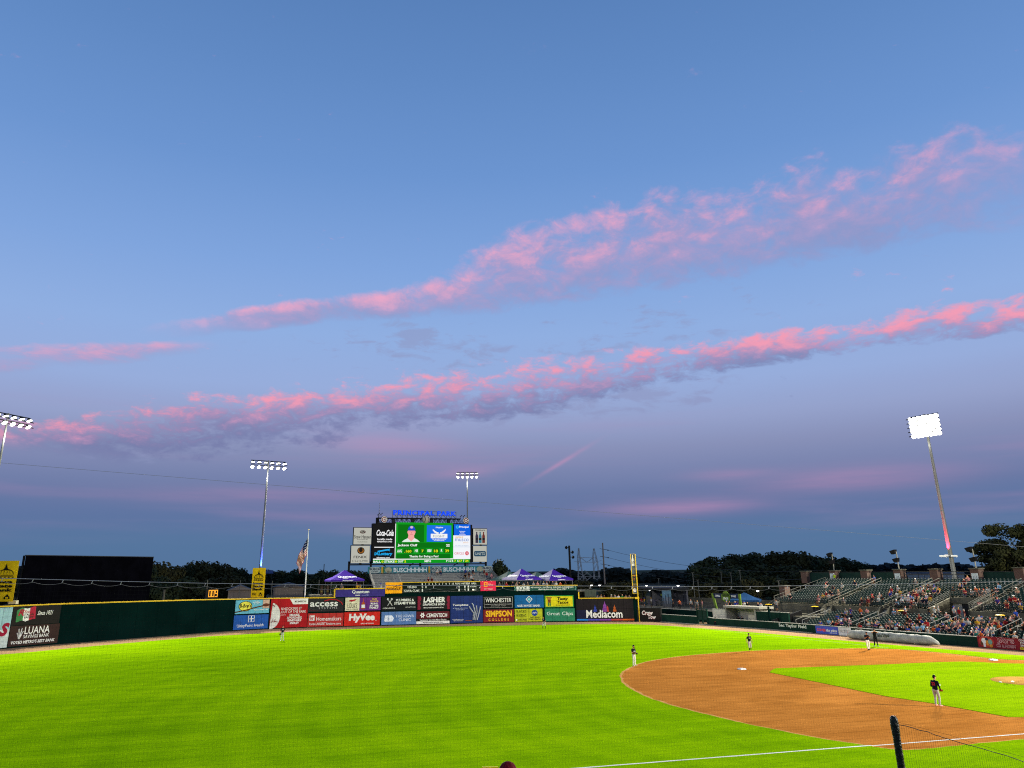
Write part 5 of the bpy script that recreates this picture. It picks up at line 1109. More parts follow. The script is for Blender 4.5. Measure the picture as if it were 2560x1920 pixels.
# sloping end wall and low pier of the upper tier
b = MB(); b.add([(S_UHI, 10.5, 0), (S_UHI, NB_+2.4, 0), (S_UHI, NB_+2.4, ZB), (S_UHI, NB_, ZB), (S_UHI, 10.5, UZ+.12), (S_UHI+.3, 10.5, 0), (S_UHI+.3, NB_+2.4, 0), (S_UHI+.3, NB_+2.4, ZB), (S_UHI+.3, NB_, ZB), (S_UHI+.3, 10.5, UZ+.12)], [(0, 1, 2, 3, 4), (9, 8, 7, 6, 5), (0, 5, 6, 1), (1, 6, 7, 2), (2, 7, 8, 3), (3, 8, 9, 4), (4, 9, 5, 0)]); b.build('end_wall', M_CONC, GS)
railing('railing', 'sloping grey railing up the far end of the upper seats', GP(S_UHI+.15, 10.6, UZ+.15), GP(S_UHI+.15, NB_, ZB), 1.0, 2, 2.0, M_RAIL, 'railings of the upper seats end', .5)
P = GP(S_UHI+1.6, 14.5, 0); zt_ = zfor(P, 1463); t = thing('brick_pier', 'low red brick pier beside the far lower corner of the upper seats', 'pier', mw=frame(P, SR))
b = MB(); b.box(-.6, .6, 0, zt_-.15, -.6, .6); b.build('shaft', M_BRICK, t); b = MB(); b.box(-.72, .72, zt_-.15, zt_, -.72, .72); b.build('cap', M_CONC, t)
for k in range(3): railing('stair_rail', 'long sloping grey stair rail rising behind the blue canopy', GP(46.6+.9*k, 9.5, .9), GP(46.2+.9*k, 15.5, 3.9), 1.0, 3, 1.5, M_RAIL, 'stair rails by the blue canopy', .3)
b = MB(); b.add([(46.2, 9.5, 0), (48.6, 9.5, 0), (48.6, 15.5, 0), (46.2, 15.5, 0), (46.2, 9.5, .9), (48.6, 9.5, .9), (48.6, 15.5, 3.9), (46.2, 15.5, 3.9)], [(3, 2, 1, 0), (4, 5, 6, 7), (0, 1, 5, 4), (1, 2, 6, 5), (2, 3, 7, 6), (3, 0, 4, 7)]); b.build('corner_stairs', M_CONC, GS)
for k, (s, lab) in enumerate(((21.6, 'yellow-lidded dark bin by the lone standing person in white'), (8.2, 'dark refuse bin with yellow lid near the entrance tunnel'), (36.8, 'dark refuse bin with yellow lid at the start of the lower seats'), (46.5, 'dark refuse bin with yellow lid next to the bullpen shelter'))):
    P = GP(s, 9.9, CZ); t = thing('refuse_bin', lab, 'bin', P, group='yellow-lidded bins on the concourse')
    b = MB(); b.lathe((0, 0, 0), [(.3, 0), (.38, .9), (.4, .95)], 10); b.build('body', M_BLACK, t); b = MB(); b.lathe((0, 0, .95), [(.55, 0), (.55, .06), (.3, .14)], 10); b.build('lid', M_YELLOW, t)
railing('railing', 'dark railing on the concourse between the white-shirted person and the bullpen', GP(33.5, 8.2, CZ), GP(44, 8.2, CZ), 1.05, 2, 1.5, M_DARK, 'railings of the concourse', .5)

# ------------------------------------------------------------------ seats
M_SEAT = mat('green_seat_plastic', (.004, .026, .021), .5, .15, 2.0, .10)
M_GLINT = mat('seat_glint_block', (.21, .225, .20), .5, .05, 1.0)  # pale colour imitating the floodlight glint on seat tops
def seat_geo(b, X, Y, Z_, xa=Vector((1, 0, 0)), ya=Vector((0, 1, 0))):
    def P(x, y, z): return Vector((X, Y, Z_))+xa*x+ya*y+Vector((0, 0, z))
    n = 4; b.cur = 0; w = .22
    front = []; back = []
    for k in range(n+1):
        x = -w+2*w*k/n; cv = .05*(1-(x/w)**2)
        top = .84-.05*(x/w)**2
        front += [P(x, .22+cv-.07, .44), P(x, .30+cv-.07, top)]; back += [P(x, .26+cv-.07, .44), P(x, .33+cv-.07, top)]
    o = 2*(n+1); vs = front+back; fs = []
    for k in range(n): a = 2*k; fs += [(a, a+2, a+3, a+1), (o+a+1, o+a+3, o+a+2, o+a), (a+1, a+3, o+a+3, o+a+1)]
    b.add(vs, fs)
    b.obox(P(0, .12, .47), xa*.2, ya*.06+Vector((0, 0, .16)), ya*.02-Vector((0, 0, .01)))          # folded pan
    b.obox(P(0, .26, .22), xa*.03, ya*.02, Vector((0, 0, .22)))
    b.cur = 1; b.obox(P(0, .275, .845), xa*.055, ya*.03, Vector((0, 0, .045))); b.cur = 0  # small pale block modelled in place of the floodlight glint on the seat back
sb = MB(); seat_geo(sb, 0, 0, 0); SEAT_ME = sb.mesh('stadium_seat'); SEAT_ME.materials.append(M_SEAT); SEAT_ME.materials.append(M_GLINT)
SEATS = []       # (tier, row, s, n, z)
def rows(tier):
    if tier == 'L': return [(i, LN0+i*LRUN, LZ+i*LRISE, S_LO+.3, S_LHI-.4-.15*i, L_AISLE, None) for i in range(LROWS)]
    return [(i, UN0+i*URUN, UZ+i*URISE, S_LO+.3, S_UHI-.5, U_AISLE, (v0-.6, v1+.6) if UN0+i*URUN < vd else None) for i in range(UROWS)]
for tier in 'LU':
    for i, n, z, s0, s1, ais, cut in rows(tier):
        s = s1
        while s > s0:
            if all(abs(s-a) > .95 for a in ais) and not (cut and cut[0] < s < cut[1]): SEATS.append((tier, i, s, n+.28, z))
            s -= .54
R_.seed(11)
# who sits where: denser towards home plate and in the lower rows of the upper tier
PEOPLE_AT = []
def dens(tier, i, s):
    if tier == 'L':
        if s > 28: return .03 if i > 1 else .0
        if s > 15: return .30 if (i < 3 or s < 21) else .2
        if s > 9: return .26 if i > 4 else .45
        return .74
    if s > 38: return .03
    if i >= 10: return .035
    if s > 26: return .30 if i < 6 else .07
    if s > 12: return .50 if i < 8 else .14
    return .20
for q in SEATS:
    if PJ(GP(q[2], q[3], q[4]+.8))[0] > 2590: continue
    cl = mnoise.noise(Vector((q[2]*.28, q[1]*.33+(50 if q[0] == 'U' else 0), 1.7)))
    if R_.random() < dens(q[0], q[1], q[2])*max(.0, 1+2.0*cl): PEOPLE_AT.append(q)
taken = set(PEOPLE_AT)
free = [q for q in SEATS if q not in taken]
vis = [q for q in free if PJ(GP(q[2], q[3], q[4]+.8))[0] < 2560]
vis.sort(key=lambda q: (GP(q[2], q[3], q[4])-CAM).length)
near = vis[:300]; nset = set(near)
ang = atan2(ST.y, ST.x)
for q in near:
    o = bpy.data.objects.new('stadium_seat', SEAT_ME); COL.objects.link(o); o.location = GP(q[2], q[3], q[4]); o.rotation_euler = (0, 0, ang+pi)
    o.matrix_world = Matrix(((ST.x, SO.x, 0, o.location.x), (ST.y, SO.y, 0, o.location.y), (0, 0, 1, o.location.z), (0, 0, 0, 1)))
    tag(o, 'empty dark green tip-up seat with a modelled glint on top, lower first-base stand', 'seat', 'empty lower-tier seats')
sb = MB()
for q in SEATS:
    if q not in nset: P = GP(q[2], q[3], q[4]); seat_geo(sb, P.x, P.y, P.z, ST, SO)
tag(sb.build('stadium_seats', [M_SEAT, M_GLINT]), 'ranks of dark green stadium seats filling the upper tier', kind='stuff')

# ------------------------------------------------------------------ people
import numpy as np
class Body:
    def __init__(s): s.b = MB(); s.seg = []          # (mat, p, q, rp, rq)
    def cap(s, m, p, q, r0, r1=None, n=10):
        r1 = r0 if r1 is None else r1; p, q = Vector(p), Vector(q); d = q-p; L = max(d.length, 1e-4); d = d/L
        pts, rs = [], []
        for k in range(4): a = pi/2*(k/4+.02); pts.append(p-d*r0*cos(a)); rs.append(r0*sin(a))
        pts += [p, q]; rs += [r0, r1]
        for k in range(3, -1, -1): a = pi/2*(k/4+.02); pts.append(q+d*r1*cos(a)); rs.append(r1*sin(a))
        s.b.tube(pts, rs, n); s.seg.append((m, p, q, r0, r1))
    def chain(s, m, pts, rs):
        for i in range(len(pts)-1): s.cap(m, pts[i], pts[i+1], rs[i], rs[i+1])
    def torso(s, m, rings, right):
        # rings: (centre, half width, half depth); closed elliptic loft
        right = Vector(right).normalized(); o = len(s.b.v); n = 14
        cs = [Vector(c) for c, _, _ in rings]
        ext = [(cs[0]-(cs[1]-cs[0]).normalized()*rings[0][2]*.5, rings[0][1]*.55, rings[0][2]*.55)]+list(rings)+[(cs[-1]+(cs[-1]-cs[-2]).normalized()*rings[-1][2]*.5, rings[-1][1]*.5, rings[-1][2]*.55)]
        P = [Vector(c) for c, _, _ in ext]
        for i, (c, a, d) in enumerate(ext):
            ax = (P[min(i+1, len(P)-1)]-P[max(i-1, 0)]).normalized(); r = (right-ax*right.dot(ax)).normalized(); f = ax.cross(r)
            for k in range(n): t = 2*pi*k/n; s.b.v.append(tuple(P[i]+r*a*cos(t)+f*d*sin(t)))
        for i in range(len(ext)-1):
            for k in range(n): k2 = (k+1) % n; s.b.f.append((o+i*n+k, o+i*n+k2, o+(i+1)*n+k2, o+(i+1)*n+k)); s.b.mi.append(0)
        s.b.f.append(tuple(o+k for k in range(n))[::-1]); s.b.mi.append(0); s.b.f.append(tuple(o+(len(ext)-1)*n+k for k in range(n))); s.b.mi.append(0)
        for i in range(len(rings)-1):
            for sx_ in (-.5, 0, .5):
                a0, a1 = rings[i], rings[i+1]; s.seg.append((m, cs[i]+right*sx_*a0[1], cs[i+1]+right*sx_*a1[1], (a0[1]*.5+a0[2])*.6, (a1[1]*.5+a1[2])*.6))
    def hand(s, wr, el, side, curl=.5, m=0, fine=True):
        wr, el = Vector(wr), Vector(el); d = (wr-el).normalized(); sx_ = Vector((side, 0, 0)); acr = (Vector((0, 1, 0))-d*d.y)
        acr = acr.normalized() if acr.length > .2 else Vector((0, 0, 1)); pal = d.cross(acr)*side
        c = wr+d*.05
        s.cap(m, wr+d*.01, wr+d*.075, .030, .034)
        s.cap(m, wr+d*.03+acr*.022, wr+d*.085+acr*.022, .02); s.cap(m, wr+d*.03-acr*.022, wr+d*.085-acr*.022, .02)
        if fine:
            for k, L in enumerate((.07, .08, .075, .058)):
                b0 = wr+d*.09+acr*(.033-.022*k); b1 = b0+d*L*.55-pal*.01; b2 = b1+(d*(1-curl)-pal*curl).normalized()*L*.5
                s.chain(m, [b0, b1, b2], [.0125, .0115, .010])
            t0 = wr+d*.03+acr*.035; s.chain(m, [t0, t0+(d*.7+acr*.7)*.045, t0+(d*.9+acr*.35)*.085], [.016, .014, .012])
    def head(s, c, yaw=0.0, hat='cap', pitch=0.0, beard=None, skin=0, hatm=4, fine=True):
        c = Vector(c); M = Matrix.Rotation(yaw, 3, 'Z') @ Matrix.Rotation(-pitch, 3, 'X')
        def T(x, y, z): return c+M @ Vector((x, y, z))
        s.cap(skin, T(0, .0, -.035), T(0, -.01, .04), .078, .088); s.cap(skin, T(0, .035, -.075), T(0, .03, -.03), .048, .062)
        s.cap(skin, T(0, .085, .005), T(0, .108, -.018), .011, .016); 
        for e in (-1, 1): s.cap(skin, T(e*.083, -.005, -.02), T(e*.088, -.015, .015), .014, .017)
        if fine:
            for e in (-1, 1): s.cap(7, T(e*.032, .083, .012), T(e*.034, .083, .012), .0085)
            s.cap(6, T(-.02, .083, -.055), T(.02, .083, -.055), .006)
        if hat == 'cap':
            s.cap(hatm, T(0, -.012, .055), T(0, -.0, .07), .094, .086); s.cap(hatm, T(0, -.03, .02), T(0, -.02, .05), .088, .092)
            for e in (-.045, 0, .045): s.cap(hatm, T(e, .07, .052), T(e*.8, .165-abs(e)*.5, .035), .014, .011)
        elif hat == 'back': s.cap(hatm, T(0, -.012, .055), T(0, -.0, .07), .094, .086); s.cap(hatm, T(0, -.09, .04), T(0, -.14, .02), .02, .015)
        elif hat == 'hair': s.cap(hatm, T(0, -.022, .035), T(0, -.01, .055), .096, .09); s.cap(hatm, T(0, -.045, -.03), T(0, -.03, .03), .075, .085)
        elif hat == 'long': s.cap(hatm, T(0, -.022, .035), T(0, -.01, .055), .097, .09); s.cap(hatm, T(0, -.06, -.16), T(0, -.04, .03), .075, .085); s.cap(hatm, T(.06, -.02, -.12), T(.07, -.01, .02), .035, .04); s.cap(hatm, T(-.06, -.02, -.12), T(-.07, -.01, .02), .035, .04)
        elif hat == 'bald': pass
        elif hat == 'wide': s.cap(hatm, T(0, -.01, .06), T(0, 0, .08), .09, .08); s.b.lathe(T(0, 0, .05), [(.05, -.01), (.19, -.005), (.19, .012), (.05, .03)], 14); s.seg.append((hatm, T(-.12, 0, .05), T(.12, 0, .05), .07, .07)); s.seg.append((hatm, T(0, -.12, .05), T(0, .12, .05), .07, .07))
        if beard is not None: s.cap(beard, T(0, .05, -.085), T(0, .06, -.06), .045, .05)
    def finish(s, name, vox, mats_n):
        me = s.b.mesh('tmp'); o = bpy.data.objects.new('tmp', me); COL.objects.link(o)
        md = o.modifiers.new('r', 'REMESH'); md.mode = 'VOXEL'; md.voxel_size = vox; md.use_smooth_shade = True
        dg = bpy.context.evaluated_depsgraph_get(); out = bpy.data.meshes.new_from_object(o.evaluated_get(dg)); bpy.data.objects.remove(o); bpy.data.meshes.remove(me)
        out.name = name; n = len(out.polygons); c = np.empty(n*3); out.polygons.foreach_get('center', c); c = c.reshape(-1, 3)
        best = np.full(n, 1e9); idx = np.zeros(n, int)
        for m, p, q, r0, r1 in s.seg:
            p_, q_ = np.array(p), np.array(q); d = q_-p_; L2 = max(d @ d, 1e-9); t = np.clip(((c-p_) @ d)/L2, 0, 1)
            ds = np.linalg.norm(c-(p_+t[:, None]*d), axis=1)-(r0+(r1-r0)*t)
            k = ds < best-1e-6; best[k] = ds[k]; idx[k] = m
        out.materials.clear(); out.polygons.foreach_set('material_index', idx.astype(np.int32)); out.polygons.foreach_set('use_smooth', [True]*n); out.update(); return out
STAND = dict(pel=(0, 0, .98), waist=(0, .0, 1.13), chest=(0, .01, 1.36), neck=(0, -.01, 1.53), head=(0, .03, 1.715),
             shR=(.195, -.01, 1.465), elR=(.27, -.03, 1.19), wrR=(.28, .06, .95), shL=(-.195, -.01, 1.465), elL=(-.27, -.03, 1.19), wrL=(-.28, .06, .95),
             hiR=(.095, 0, .96), knR=(.12, .03, .52), anR=(.135, -.01, .09), toR=(.165, .17, .045), hiL=(-.095, 0, .96), knL=(-.12, .03, .52), anL=(-.135, -.01, .09), toL=(-.165, .17, .045))
SIT = dict(pel=(0, 0, .52), waist=(0, .02, .68), chest=(0, .05, .92), neck=(0, .05, 1.09), head=(0, .10, 1.27),
           shR=(.195, .04, 1.02), elR=(.25, .08, .76), wrR=(.16, .30, .66), shL=(-.195, .04, 1.02), elL=(-.25, .08, .76), wrL=(-.16, .30, .66),
           hiR=(.095, .02, .50), knR=(.13, .46, .53), anR=(.13, .43, .09), toR=(.14, .6, .045), hiL=(-.095, .02, .50), knL=(-.13, .46, .53), anL=(-.13, .43, .09), toL=(-.14, .6, .045))
def human(base, ch=None, vox=.012, hat='cap', yaw=0.0, pitch=0.0, sleeve='short', legs='long', fat=1.0, fine=True, glove=None, beard=None, curl=.5, under=None, slot_extra=None):
    J = dict(base); J.update(ch or {}); J = {k: Vector(v) for k, v in J.items()}; B = Body()
    right = (J['shR']-J['shL']).normalized(); f = fat
    B.torso(2, [(J['pel']-Vector((0, 0, .06)), .150*f, .115*f), (J['pel']+Vector((0, 0, .03)), .162*f, .122*f)], (J['hiR']-J['hiL']))
    B.torso(1, [(J['pel']+Vector((0, 0, .05)), .163*f, .124*f), (J['waist'], .155*f, .118*f), (J['chest'], .185*f, .128*f), (J['chest'].lerp(J['neck'], .55), .165, .10)], right)
    B.cap(1, J['shL']*.8+J['shR']*.2, J['shR']*.8+J['shL']*.2, .07)
    B.cap(0, J['neck']-Vector((0, 0, .03)), J['neck'].lerp(J['head'], .5), .056, .052)
    for S_ in 'RL':
        sg = 1 if S_ == 'R' else -1; sh, elb, wr = J['sh'+S_], J['el'+S_], J['wr'+S_]
        mid = sh.lerp(elb, .62); am = under if under is not None else 0
        if sleeve == 'short': B.cap(1, sh, mid, .066, .060); B.cap(am, mid, elb, .048, .043); B.cap(am, elb, wr, .043, .030)
        elif sleeve == 'none': B.cap(0, sh, elb, .054, .043); B.cap(0, elb, wr, .043, .030)
        else: B.cap(1, sh, elb, .064, .054); B.cap(1, elb, wr, .054, .040)
        if glove == S_:
            d = (wr-elb).normalized(); a = d.cross(Vector((0, 0, 1))); a = a.normalized() if a.length > .1 else Vector((1, 0, 0))
            B.cap(6, wr+d*.02, wr+d*.10, .06, .085); 
            for k in range(4): B.cap(6, wr+d*.12+a*(-.06+.04*k), wr+d*.24+a*(-.085+.055*k), .024, .02)
            B.cap(6, wr+d*.05+a*.06, wr+d*.17+a*.13, .026, .02)
        else: B.hand(wr, elb, sg, curl, 0, fine)
        hi, kn, an, to = J['hi'+S_], J['kn'+S_], J['an'+S_], J['to'+S_]
        if legs == 'long': B.chain(2, [hi, hi.lerp(kn, .45), kn, kn.lerp(an, .35), an+Vector((0, 0, .05))], [.098*f, .092*f, .070, .070, .058])
        elif legs == 'knee': B.chain(2, [hi, hi.lerp(kn, .45), kn, kn.lerp(an, .28)], [.098*f, .092*f, .072, .066]); B.chain(5, [kn.lerp(an, .2), kn.lerp(an, .45), an], [.056, .055, .040])
        else: B.chain(2, [hi, hi.lerp(kn, .5), hi.lerp(kn, .88)], [.098*f, .09*f, .078]); B.chain(0, [hi.lerp(kn, .8), kn, kn.lerp(an, .35), an], [.058, .052, .052, .036])
        B.cap(3, an-Vector((0, 0, .03)), to, .048, .040); B.cap(3, an+(an-to).normalized()*.05-Vector((0, 0, .04)), an-Vector((0, 0, .03)), .04, .045)
    B.head(J['head'], yaw, hat, pitch, beard, fine=fine)
    return B.finish('person', vox, 8)
M_SKIN = {k: mat('skin_'+k, c, .6) for k, c in (('fair', '#c98f74'), ('tan', '#b07a58'), ('brown', '#7a4f36'), ('pink', '#cf8f80'))}
M_NAVY = mat('navy_jersey', '#10131f', .75, .1, 3); M_PANT = mat('grey_uniform_trousers', '#b9b6ac', .8, .08, 3); M_PANTW = mat('white_uniform_trousers', '#dcd9cc', .8, .06, 3)
M_LEATH = mat('glove_leather', '#3a2214', .6, .15, 5); M_EYE = mat('dark_detail', '#1a1210', .5)
def player(px, py, face, label, me, mats, scale=1.0, z=.032, extra=None, num=None):
    P = G(px, py, z); t = bpy.data.objects.new('person', me); COL.objects.link(t)
    for m in mats: me.materials.append(m)
    t.location = P; t.rotation_euler = (0, 0, face-pi/2); t.scale = (scale,)*3
    tag(t, label, 'person', 'players and umpire on the field'); return t
def towards(px, py, a): P = G(px, py, .03); return atan2(P.y-CAM.y, P.x-CAM.x)+pi+a       # facing the camera, turned by a (positive: to the camera's right... seen as left)
LOGO = mat('jersey_lettering', '#b9b4bc', .7)
def chest_print(t, y, z, w, h, m, name='jersey_print', rz=0):
    b = MB(); b.obox((0, y, z), (w/2, 0, 0), (0, .006, 0), (0, 0, h/2)); return b.build(name, m, t)
sk = M_SKIN
# left fielder
me = human(STAND, dict(wrR=(.30, .05, .93), elR=(.29, -.04, 1.19), wrL=(-.30, .05, .95), elL=(-.29, -.05, 1.19), anR=(.17, -.01, .09), toR=(.24, .15, .045), anL=(-.16, -.0, .09), toL=(-.23, .16, .045)), hat='cap', glove='R', yaw=-.3)
t = player(705, 1602, towards(705, 1602, .15), 'lone fielder in navy jersey and grey trousers standing before the red baseball board', me, [sk['pink'], M_NAVY, M_PANT, M_PANTW, mat('dark_red_cap', '#2a1014'), M_NAVY, M_LEATH, M_EYE], 1.02)
chest_print(t, .135, 1.36, .26, .06, LOGO)
# centre fielder
me = human(STAND, dict(waist=(0, .05, 1.10), chest=(0, .13, 1.30), neck=(0, .17, 1.45), head=(0, .22, 1.62), shR=(.2, .14, 1.40), shL=(-.2, .14, 1.40), elR=(.3, .16, 1.14), wrR=(.2, .28, .95), elL=(-.3, .16, 1.14), wrL=(-.2, .28, .95), knR=(.2, .12, .52), anR=(.27, .0, .09), toR=(.36, .15, .045), knL=(-.18, .12, .52), anL=(-.24, .0, .09), toL=(-.3, .17, .045)), hat='cap', legs='knee', glove='L', yaw=.3)
t = player(1361, 1571, towards(1361, 1571, -.5), 'distant fielder crouching slightly before the lime yellow and green boards', me, [sk['tan'], M_NAVY, M_PANT, M_BLACK, M_BLACK, M_BLACK, M_LEATH, M_EYE], .98)
chest_print(t, .27, 1.30, .24, .06, LOGO)
# shortstop
me = human(STAND, dict(chest=(0, -.02, 1.35), wrR=(.07, .30, 1.13), elR=(.25, .02, 1.17), wrL=(-.05, .33, 1.12), elL=(-.25, .04, 1.17), head=(0, .05, 1.71)), hat='cap', glove='L', beard=4, pitch=-.05)
t = player(1586, 1664.5, towards(1586, 1664.5, .85), 'bearded fielder in navy and white at the far left tip of the clay', me, [sk['fair'], M_NAVY, M_PANTW, M_PANTW, M_BLACK, M_PANTW, M_LEATH, M_EYE], .98)
chest_print(t, .13, 1.30, .24, .07, LOGO)
# second baseman
me = human(STAND, dict(elR=(.28, -.06, 1.20), wrR=(.3, .0, .96), elL=(-.27, .0, 1.19), wrL=(-.24, .14, .97), anR=(.1, .02, .09), toR=(.13, .2, .045), anL=(-.09, -.03, .09), toL=(-.12, .16, .045)), hat='cap', legs='knee', yaw=-.2)
t = player(1876, 1628, towards(1876, 1628, .55), 'fielder with black socks and bright yellow shoes on the far rim of the clay', me, [sk['fair'], M_NAVY, M_PANT, flat('#e0e21a'), M_BLACK, M_BLACK, M_LEATH, M_EYE], .98)
chest_print(t, .135, 1.36, .24, .07, LOGO)
# fielder by first base
me = human(STAND, dict(wrR=(.06, .26, 1.36), elR=(.27, .06, 1.20), wrL=(-.05, .28, 1.34), elL=(-.26, .06, 1.20), anR=(.08, .03, .09), toR=(.1, .2, .045), anL=(-.07, -.03, .09), toL=(-.09, .15, .045)), hat='cap', glove='L')
t = player(2172, 1625, towards(2172, 1625, .45), 'navy and white fielder holding his glove to his chest beside the umpire', me, [sk['tan'], M_NAVY, M_PANTW, M_BLACK, M_BLACK, M_PANTW, M_LEATH, M_EYE], 1.0, .008)
# umpire
me = human(STAND, dict(wrR=(.05, .17, 1.60), elR=(.33, .16, 1.45), wrL=(-.05, .17, 1.60), elL=(-.33, .16, 1.45), anR=(.17, 0, .09), toR=(.2, .18, .045), anL=(-.17, 0, .09), toL=(-.2, .18, .045)), hat='cap', fat=1.08)
player(2191, 1616, towards(2191, 1616, .2), 'umpire all in black with both hands raised to his face', me, [sk['tan'], mat('umpire_black', '#0c0c0f', .7), mat('umpire_trousers', '#15151a', .8), flat('#b8b8b4'), M_BLACK, M_BLACK, M_BLACK, M_EYE], 1.0)
# third baseman, seen from behind
me = human(STAND, dict(pel=(0, -.03, .98), waist=(0, -.02, 1.13), chest=(0, .05, 1.37), neck=(0, .05, 1.53), head=(.0, .09, 1.71), shR=(.2, .03, 1.46), shL=(-.2, .05, 1.47), elR=(.27, .04, 1.18), wrR=(.16, .27, 1.0), elL=(-.27, .03, 1.19), wrL=(-.15, .27, 1.03), hiR=(.1, -.03, .96), hiL=(-.1, -.03, .96), knR=(.13, .05, .52), anR=(.15, -.04, .09), toR=(.2, .16, .045), knL=(-.12, .04, .52), anL=(-.13, -.02, .09), toL=(-.15, .19, .045)), vox=.010, hat='cap', yaw=-.5, sleeve='long', fat=1.06, glove='R')
ORG = mat('red_wristband', '#c8382a', .6)
t = player(2346, 1766, towards(2346, 1766, pi)-.55, 'infielder seen from behind with a red number on his navy jersey', me, [sk['fair'], M_NAVY, M_PANT, flat('#d8a08a'), M_BLACK, M_BLACK, flat('#8a2a1e'), M_EYE], 1.0, .02)
nb = link('jersey_number', text_mesh('22', .05).copy(), flat('#c02a3a'), t, Matrix.Translation((-.12, -.135, 1.25)) @ Matrix.Rotation(pi/2, 4, 'X') @ Matrix.Diagonal((.24, .20, 1, 1)))
b = MB(); b.obox((.335, .02, 1.30), (.012, 0, 0), (0, .04, 0), (0, 0, .045)); b.build('sleeve_patch', flat('#d8d8dc'), t)

# spectators: a few poses as shared meshes, clothes set per person
def P_(base, ch, **k): return human(base, ch, vox=.034, fine=False, **k)
SEATED = [(P_(SIT, {}, hat='cap', legs='short'), 'cap', 'hands on knees'), (P_(SIT, {}, hat='hair', legs='short'), 'hair', 'hands on knees'),
          (P_(SIT, dict(chest=(0, .14, .90), neck=(0, .19, 1.05), head=(0, .27, 1.21), shR=(.19, .14, 1.0), shL=(-.19, .14, 1.0), elR=(.22, .32, .70), wrR=(.05, .46, .66), elL=(-.22, .32, .70), wrL=(-.05, .46, .66)), hat='cap'), 'cap', 'leaning forward'),
          (P_(SIT, dict(wrR=(-.05, .22, .86), elR=(.25, .12, .80), wrL=(.05, .24, .84), elL=(-.25, .12, .80)), hat='hair', fat=1.15), 'hair', 'arms folded'),
          (P_(SIT, dict(wrR=(.06, .24, 1.14), elR=(.27, .18, .88)), hat='long', legs='short'), 'long', 'one hand raised'),
          (P_(SIT, {}, hat='long'), 'long', 'hands on knees'), (P_(SIT, dict(head=(-.03, .08, 1.26)), hat='back', yaw=.7, legs='short', fat=1.1), 'cap', 'looking aside'),
          (P_(SIT, dict(head=(.02, .09, 1.27)), hat='hair', yaw=-.7, sleeve='long'), 'hair', 'looking aside'), (P_(SIT, dict(wrR=(.05, .34, .78), wrL=(-.05, .34, .78)), hat='wide', legs='short'), 'hat', 'hands in lap'),
          (P_(SIT, dict(wrR=(.08, .26, 1.0), elR=(.26, .16, .84)), hat='cap', sleeve='none', legs='short'), 'cap', 'holding a drink')]
STANDING = [(P_(STAND, {}, hat='cap', legs='short'), 'cap', 'standing'), (P_(STAND, dict(wrR=(.1, .25, 1.2), elR=(.28, .05, 1.2)), hat='hair', legs='short'), 'hair', 'standing'),
            (P_(STAND, dict(anR=(.14, .2, .09), toR=(.16, .38, .045), knR=(.12, .17, .52), anL=(-.12, -.16, .11), toL=(-.13, .03, .045)), hat='hair'), 'hair', 'walking'),
            (P_(STAND, dict(wrR=(.05, .2, 1.1), wrL=(-.05, .22, 1.1), elR=(.27, .02, 1.17), elL=(-.27, .02, 1.17)), hat='long', legs='short'), 'long', 'standing'),
            (P_(STAND, dict(wrR=(.06, .24, 1.5), elR=(.28, .12, 1.28)), hat='wide', fat=1.1), 'hat', 'standing')]
SHIRT = {'white': '#c9c9c4', 'black': '#0f0f12', 'navy': '#161c34', 'royal blue': '#24409a', 'light blue': '#7fa8cc', 'red': '#a01e26', 'maroon': '#55181f', 'grey': '#6a6a6c', 'dark grey': '#2c2c30', 'pink': '#c98a8c', 'purple': '#43307a', 'yellow': '#c79a24', 'orange': '#d0602a', 'teal': '#2a7a70', 'green': '#2a6a3a', 'tan': '#98826a', 'pale grey': '#9c9c9a', 'lime': '#aacc22'}
SW_ = [('white', 16), ('black', 9), ('navy', 8), ('royal blue', 6), ('light blue', 6), ('red', 9), ('maroon', 5), ('grey', 7), ('dark grey', 7), ('pink', 6), ('purple', 2), ('yellow', 3), ('orange', 3), ('teal', 3), ('green', 2), ('tan', 5), ('pale grey', 6)]
SPOOL = [n for n, w in SW_ for _ in range(w)]
PANTS = ['#20222c', '#14141a', '#4a4438', '#2c3a58', '#6a6250', '#30303a']
HAIR = {'dark': '#17100c', 'brown': '#3a2416', 'blond': '#9a7a48', 'grey': '#8f8c88'}; CAPS = {'navy': '#141a30', 'white': '#c4c4c0', 'red': '#8a1c22', 'black': '#0e0e10', 'blue': '#24409a', 'grey': '#6e6e70'}
SKL = ['fair', 'fair', 'tan', 'pink', 'brown']
for me_, _, _ in SEATED+STANDING:
    for k in range(8): me_.materials.append(M_SKIN['fair'])
NPEOPLE = [0]
def spectator(P, face, var, shirt=None, hatc=None, group=None, label=None, sc=None, pants=None, skin=None):
    me_, kind, pose = var; shirt = shirt or R_.choice(SPOOL); o = bpy.data.objects.new('person', me_); COL.objects.link(o)
    o.location = P; o.rotation_euler = (0, 0, face-pi/2); s = sc or R_.uniform(.90, 1.0); o.scale = (s, s, s)
    hc = hatc or R_.choice(list((CAPS if kind in ('cap', 'hat') else HAIR)))
    ms = [M_SKIN[skin or R_.choice(SKL)], mat('cloth_'+shirt.replace(' ', '_'), tuple(v*.62 for v in lin(SHIRT[shirt])), .8, .08, 4), mat('legwear_'+(pants or '#'), pants, .8) if pants else mat('legwear_'+PANTS[0].strip('#'), PANTS[0], .8), M_BLACK, mat('hat_'+hc, (CAPS if kind in ('cap', 'hat') else HAIR)[hc], .8), M_BLACK, M_LEATH, M_EYE]
    pc = pants or R_.choice(PANTS); ms[2] = mat('legwear_'+pc.strip('#'), pc, .8)
    for k, m in enumerate(ms):
        sl = o.material_slots[k]; sl.link = 'OBJECT'; sl.material = m
    NPEOPLE[0] += 1
    tag(o, label, 'person', group); return shirt, hc, kind, pose, o
